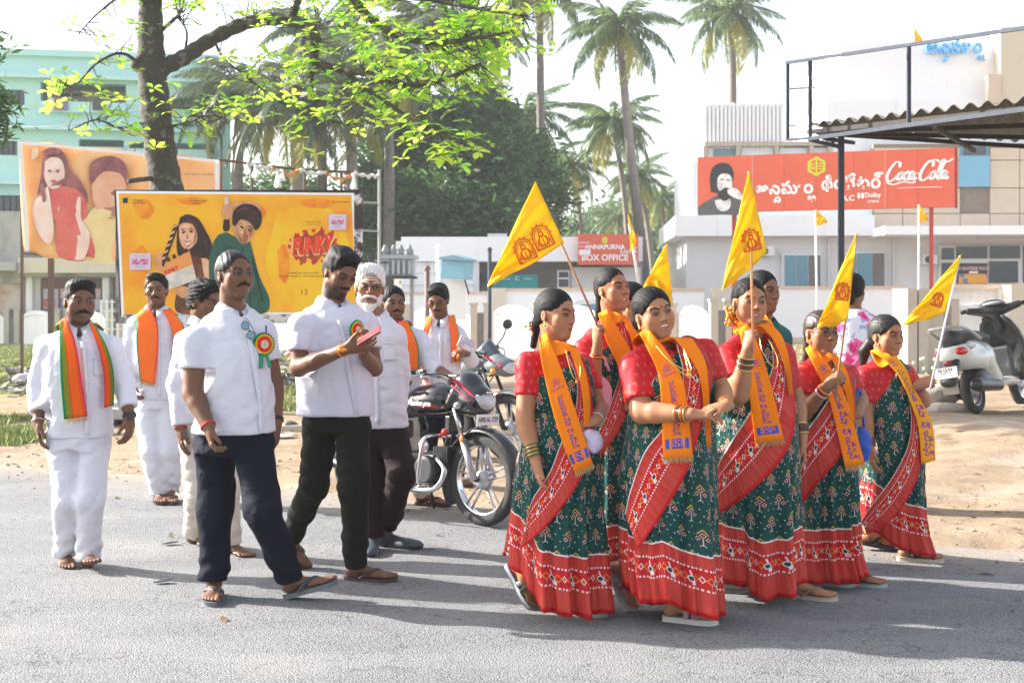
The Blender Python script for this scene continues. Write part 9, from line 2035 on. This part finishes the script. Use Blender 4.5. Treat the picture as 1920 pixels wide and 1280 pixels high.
def street():
 # bunting frame right of the billboard
 T = thing('bunting_gantry', P(590, 560, 19)*np.array([1, 1, 0]), 'thin rusty pole frame hung with white and orange paper bunting above the yellow billboard', 'gantry')
 D = 19; 
 def tb(name, pts, r, m, par=T, sag=0): q = MB(); q.tube([P(x, y, D) for x, y in pts], r, 6); return q.build(name, m, par)
 tb('rail', [(412, 300), (560, 318), (712, 326)], .022, RUSTY); 
 for x, y in ((472, 306), (571, 318), (640, 322)): q = MB(); a = P(x, y, D); q.tube([a*np.array([1, 1, 0]), a], .025, 6); q.build('post', RUSTY, T)
 q = MB(); a = P(711, 318, D); q.tube([a*np.array([1, 1, 0]), a], .028, 6); q.build('post', mat('pale_pipe', (.40, .40, .40), .7), T)
 for y in (381, 434): tb('rung', [(676, y-2), (712, y)], .016, mat('pale_pipe', (.40, .40, .40), .7))
 wh = mat('white_paper', (.8, .8, .8), .8, var=.05); og = mat('orange_paper', (.85, .35, .12), .8)
 for k, (x0, y0, x1, y1) in enumerate(((462, 306, 510, 312), (510, 312, 560, 318), (560, 318, 610, 323), (610, 323, 665, 324), (665, 324, 711, 328))):
  A = []
  for i in range(16): t = i/15; x = x0+(x1-x0)*t; y = y0+(y1-y0)*t+9*math.sin(math.pi*t)*(k % 2+.4)+1.5*math.sin(t*19+k); A.append([P(x, y-3, D-.05+.03*math.sin(i*2)), P(x+1, y+4+2*math.sin(i*1.7), D-.05)])
  V, Q = gridmesh(np.array(A)); mk('bunting', V, Q, (wh, og, wh, og, wh)[k], T, solid=.004)
 for x, y, l in ((478, 308, 26), (520, 318, 34), (528, 318, 22), (662, 325, 30)): A = [[P(x-3+i*.6*math.sin(i), y+l*i/6, D-.06), P(x+3+i*.8, y+l*i/6, D-.06-.02*i)] for i in range(7)]; V, Q = gridmesh(np.array(A)); mk('streamer', V, Q, wh, T, solid=.004)
 T = thing('overhead_wire', P(0, 238, 22), 'thin dark wire sagging from the left edge to the mottled tree trunk', 'wire'); q = MB(); q.tube(crv([P(-60, 240, 22), P(110, 236, 20), P(266, 205, 17.2)], 8), .006, 5); q.build('wire_span', BLACKF, T)
 # transformers
 T = thing('transformer', P(740, 560, 27)*np.array([1, 1, 0]), 'grey power transformer with cylindrical bushings on a pole platform beside the billboard', 'transformer')
 D = 27.; G_ = mat('transformer_grey', (.42, .46, .50), .5, metal=.3, var=.1); f = Facade(740, D, 0, T)
 f.pb('tank', G_, 726, 484, 776, 518, -.3, .4); f.pb('lid', G_, 716, 479, 782, 486, -.38, .5)
 for i in range(5): f.pb('radiator_fin', G_, 728+i*10, 489, 733+i*10, 515, -.42, -.305)
 for x in (722, 738, 752, 768): q = MB(); p = f.w(*f.uz(x, 480), 0); q.lathe([(.05, 0), (.08, .04), (.05, .08), (.08, .12), (.05, .16), (.03, .24)], p, (0, 0, 1), 12); q.build('bushing', mat('brown_porcelain', (.25, .26, .28), .3), T, smooth=True)
 f.pb('platform', STEEL, 700, 518, 780, 522, -.4, .5)
 for x in (712, 772): a = f.px(x-3, 470, x+3, 600); f.part('pole', GREYC, (a[0], a[1], 0, a[3]), -.05, .1)
 f.pb('oil_drum', G_, 704, 488, 724, 512, -.2, .3); f.pb('cross_arm', STEEL, 700, 492, 732, 495, -.5, -.42)
 q = MB(); q.tube(crv([f.w(*f.uz(694, 500), 0), f.w(*f.uz(690, 482), 0), f.w(*f.uz(706, 474), 0)], 5), .03, 6); q.build('cable', BLACKF, T)
 # blue booth
 T = thing('blue_booth', P(858, 560, 29)*np.array([1, 1, 0]), 'tilted pale blue box kiosk resting on a white plinth in front of the ticket building', 'kiosk')
 f = Facade(858, 29, 0, T); B_ = mat('faded_blue_paint', (.20, .42, .55), .6, var=.1, vs=2)
 c = f.w(*f.uz(857, 506), 0); rt = np.array(Matrix.Rotation(R(-20), 3, 'Z')@Matrix.Rotation(R(4), 3, 'Y')); q = MB(); q.box(c, (.60, .5, .42), rt); q.build('cabin', B_, T, bevel=.01)
 q = MB(); q.prism([(-.34, 0), (.34, 0), (.34, .05), (0, .12), (-.34, .05)], c+rt@np.array([0, -.30, .21]), rt[:, 0], rt[:, 2], -.60); q.build('roof', mat('faded_blue_roof', (.17, .33, .42), .6), T)
 f.pb('plinth', WW, 838, 526, 874, 600, -.1, .4); q = MB(); q.tube([f.w(*f.uz(872, 524), -.2), f.w(*f.uz(880, 552), -.2)], .02, 6); q.build('prop_leg', STEEL, T)
 # poles
 for i, (x, y0, D, r, m, lab) in enumerate(((822, 464, 30, .055, WW, 'slim white pole left of the tilted blue kiosk'), (918, 468, 30, .045, STEEL, 'grey pole at the dark corner of the ticket building'), (801, 504, 30, .06, RUSTY, 'short dark pole between the transformer and the blue kiosk'))):
  a = P(x, y0, D); T = thing('pole', a*np.array([1, 1, 0]), lab, 'pole'); q = MB(); q.tube([a*np.array([1, 1, 0]), a], r, 8); q.build('shaft', m, T, smooth=True); q = MB(); q.ball(a, r*1.4, 8); q.build('cap', m, T, smooth=True)
 # distant flags fixed to poles
 for i, (x0, y0, x1, y1, D, poly, lab) in enumerate((
  (1198, 532, 1180, 420, 20, ((1177, 400), (1183, 472), (1194, 452)), 'narrow orange pennant furled on a white stick in front of the box office sign'),
  (1262, 700, 1250, 460, 7.6, ((1250, 456), (1262, 572), (1206, 540)), 'yellow flag standing directly behind the head of the smiling woman'),
  (1534, 700, 1529, 394, 24, ((1530, 392), (1530, 424), (1552, 416)), 'small yellow flag below the middle of the long red hoarding'),
  (1722, 700, 1723, 384, 24, ((1723, 382), (1723, 418), (1742, 412)), 'small yellow flag below the right end of the long red hoarding'),
  (1716, 90, 1713, 52, 34, ((1714, 52), (1714, 84), (1732, 78)), 'faint yellow flag on the theatre roof above the pipe frame'))):
  a = P(x1, y1, D); b = P(x0, y0, D); b[2] = max(b[2], 0) if i != 1 else b[2]
  f_ = flagpole('pennant_flag', a, b, lab, WSTICK, r=.02 if D > 10 else .006, group='flags fixed on poles' if i != 1 else None)
  pennant(f_, poly, D-.02, wave=.03, ph=i)
 # slab, rubble and stones on the verge
 T = thing('concrete_slab', G(265, 800)+np.array([0, 0, 0]), 'grey concrete drain slab lying on the dirt behind the man in white', 'slab'); c = G(262, 800); q = MB(); q.box((c[0]-.1, c[1]+.6, .14), (2.0, 1.3, .13), np.array(Matrix.Rotation(R(14), 3, 'Z')@Matrix.Rotation(R(3), 3, 'Y'))); q.build('slab', GREYC, T, bevel=.02); q = MB(); q.box((c[0]-.6, c[1]+.7, .04), (.5, .9, .1)); q.box((c[0]+.7, c[1]+.6, .05), (.3, .8, .1)); q.build('footing', GREYC, T)
 rock('stone_block', G(172, 800, .1)+np.array([0, 0, .05]), (.16, .2, .12), GREYC, 3, 'squared grey stone by the left man\'s wrist at the slab edge', 'stone')
 rs = mat('pale_boulder', (.40, .35, .30), .9, var=.2, vs=6, bs=(20, .4, .03)); p = P(1755, 725, 14.5); rock('boulder', (p[0], p[1], .38), (.30, .25, .16), rs, 5, 'pale broken boulder under the scooter tail', 'stone'); p = P(1800, 745, 14.3); rock('boulder', (p[0]-.15, p[1], .27), (.40, .2, .09), rs, 6, 'flat stone lying beneath the larger boulder by the scooter', 'stone'); p = P(1730, 740, 14.8); rock('boulder', (p[0]-.1, p[1], .25), (.22, .2, .1), rs, 8, 'small round stone left of the boulders by the gate pillar', 'stone')
 q = thing('road_litter', G(304, 1094), 'black leaf-like scrap of litter on the asphalt ahead of the barefoot man', 'litter'); 
 for nme, (x, y) in (('scrap', (304, 1093)), ('scrap', (318, 1021))):
  c = G(x, y); mb = MB(); mb.prism([(-.045, -.01), (-.02, -.03), (.04, -.02), (.05, .01), (.0, .025)], c+np.array([0, 0, .012]), (1, .2, .1), (-.2, 1, 0), .004); mb.build(nme, BLACKF, q)
 # litter and rubbish heap left of the second group
 V = []; Fc = []; n = 0; rr_ = np.random.default_rng(8)
 for k in range(420):
  z = rr_.random(); x, y = (rr_.uniform(495, 575), rr_.uniform(668, 735)) if z < .7 else (rr_.uniform(-20, 60), rr_.uniform(690, 740))
  c = G(x, y); s_ = rr_.uniform(.03, .14); c = c+np.array([0, rr_.normal(0, .5), s_*.4]); t = rr_.normal(0, 1, (4, 3))*s_*np.array([1, 1, .5]); V.append(c+t); Fc += [(n, n+1, n+2), (n, n+2, n+3), (n+1, n+2, n+3)]; n += 4
 tag(mk('rubbish', np.concatenate(V), Fc, mat('mixed_rubbish', (.10, .09, .08), .8, var=0, col2=(.60, .58, .58), vs=4, thr=(.52, .6)), smooth=False), 'heap of torn paper and dark rubbish on the grass verge', kind='stuff')
 for i, (x, y, c) in enumerate(((545, 673, (.70, .30, .25)), (40, 722, (.66, .58, .66)), (560, 690, (.7, .7, .72)))):
  c0 = G(x, y); rock('litter_scrap', c0+np.array([0, 0, .10]), (.16, .14, .10), mat('litter_%d' % i, c, .7), 20+i, ('pink crumpled bag on the rubbish heap behind the two walking men', 'lilac crumpled paper in the grass at the far left', 'white crumpled sheet on the edge of the rubbish heap')[i], 'litter')
 rock('verge_stone', G(457, 795)*0+G(545, 795, .02), (.10, .09, .05), mat('dark_stone', (.10, .09, .085), .9), 31, 'dark stone on the dirt between the two men with ribbon badges', 'stone')
 c = G(535, 820); rock('verge_stone', c+np.array([0, 0, .02]), (.16, .10, .02), mat('pale_stone', (.60, .55, .50), .9), 33, 'flat pale stone lying below the dark stone on the dirt', 'stone')
 # weeds by the gate pillar
 T = thing('weed', P(1745, 720, 14.9)*np.array([1, 1, 0])+np.array([0, 0, .2]), 'thin flowering weed growing at the foot of the beige gate pillar', 'plant'); mb = MB(); b = ORG[T.name]
 for i in range(22):
  a = rng.uniform(0, 6.3); e = b+np.array([math.cos(a)*rng.uniform(.05, .28), math.sin(a)*.15, rng.uniform(.2, .62)]); mb.tube([b+rng.normal(0, .04, 3)*np.array([1, 1, 0]), (b+e)/2+rng.normal(0, .02, 3), e], [.006, .004, .003], 4); fl = MB(); fl.ball(e, .02, 5); fl.build('flower', mat('pale_petals', (.7, .7, .62), .8), T)
 mb.build('stem', mat('weed_green', (.14, .25, .05), .8), T); 
 car((P(780, 560, 37.5)[0], 38.2, -.08), R(0), 'silver-white hatchback whose blue tinted windows show above the compound wall, left', mat('silver_white_paint', (.66, .68, .72), .3, var=0, coat=.5), 1.0)
 car((P(1100, 560, 35)[0], 34.9, .0), R(185), 'white car roof showing above the compound wall below the box office window', mat('white_car_paint', (.74, .74, .75), .3, var=0, coat=.5), .95)
def haze():
 q = MB(); q.bbox((-160, -20, -1.2), (160, 190, 24)); o = q.build('haze', None); o.data.materials.clear(); m = bpy.data.materials.new('pale_haze'); m.use_nodes = True; nt = m.node_tree; nt.nodes.remove(nt.nodes['Principled BSDF']); v = nt.nodes.new('ShaderNodeVolumePrincipled')
 v.inputs['Density'].default_value = HAZE; v.inputs['Color'].default_value = (.97, .985, 1, 1); v.inputs['Anisotropy'].default_value = .1; nt.links.new(v.outputs[0], nt.nodes['Material Output'].inputs['Volume']); o.data.materials.append(m)
 tag(o, kind='stuff')
# ================================================================= ASSEMBLY
HAZE = .0009
_log = None
green_block(); old_house(); boundary(); box_office(); theatre(); sign_board(); shed()
trees(); billboard(); banner(); street(); bikes()
for fn in (m1, m2, m3, m4, m5, m6, m7, m8, w1, w2, w3, w4, w5, w6, extra_women): fn()
haze()
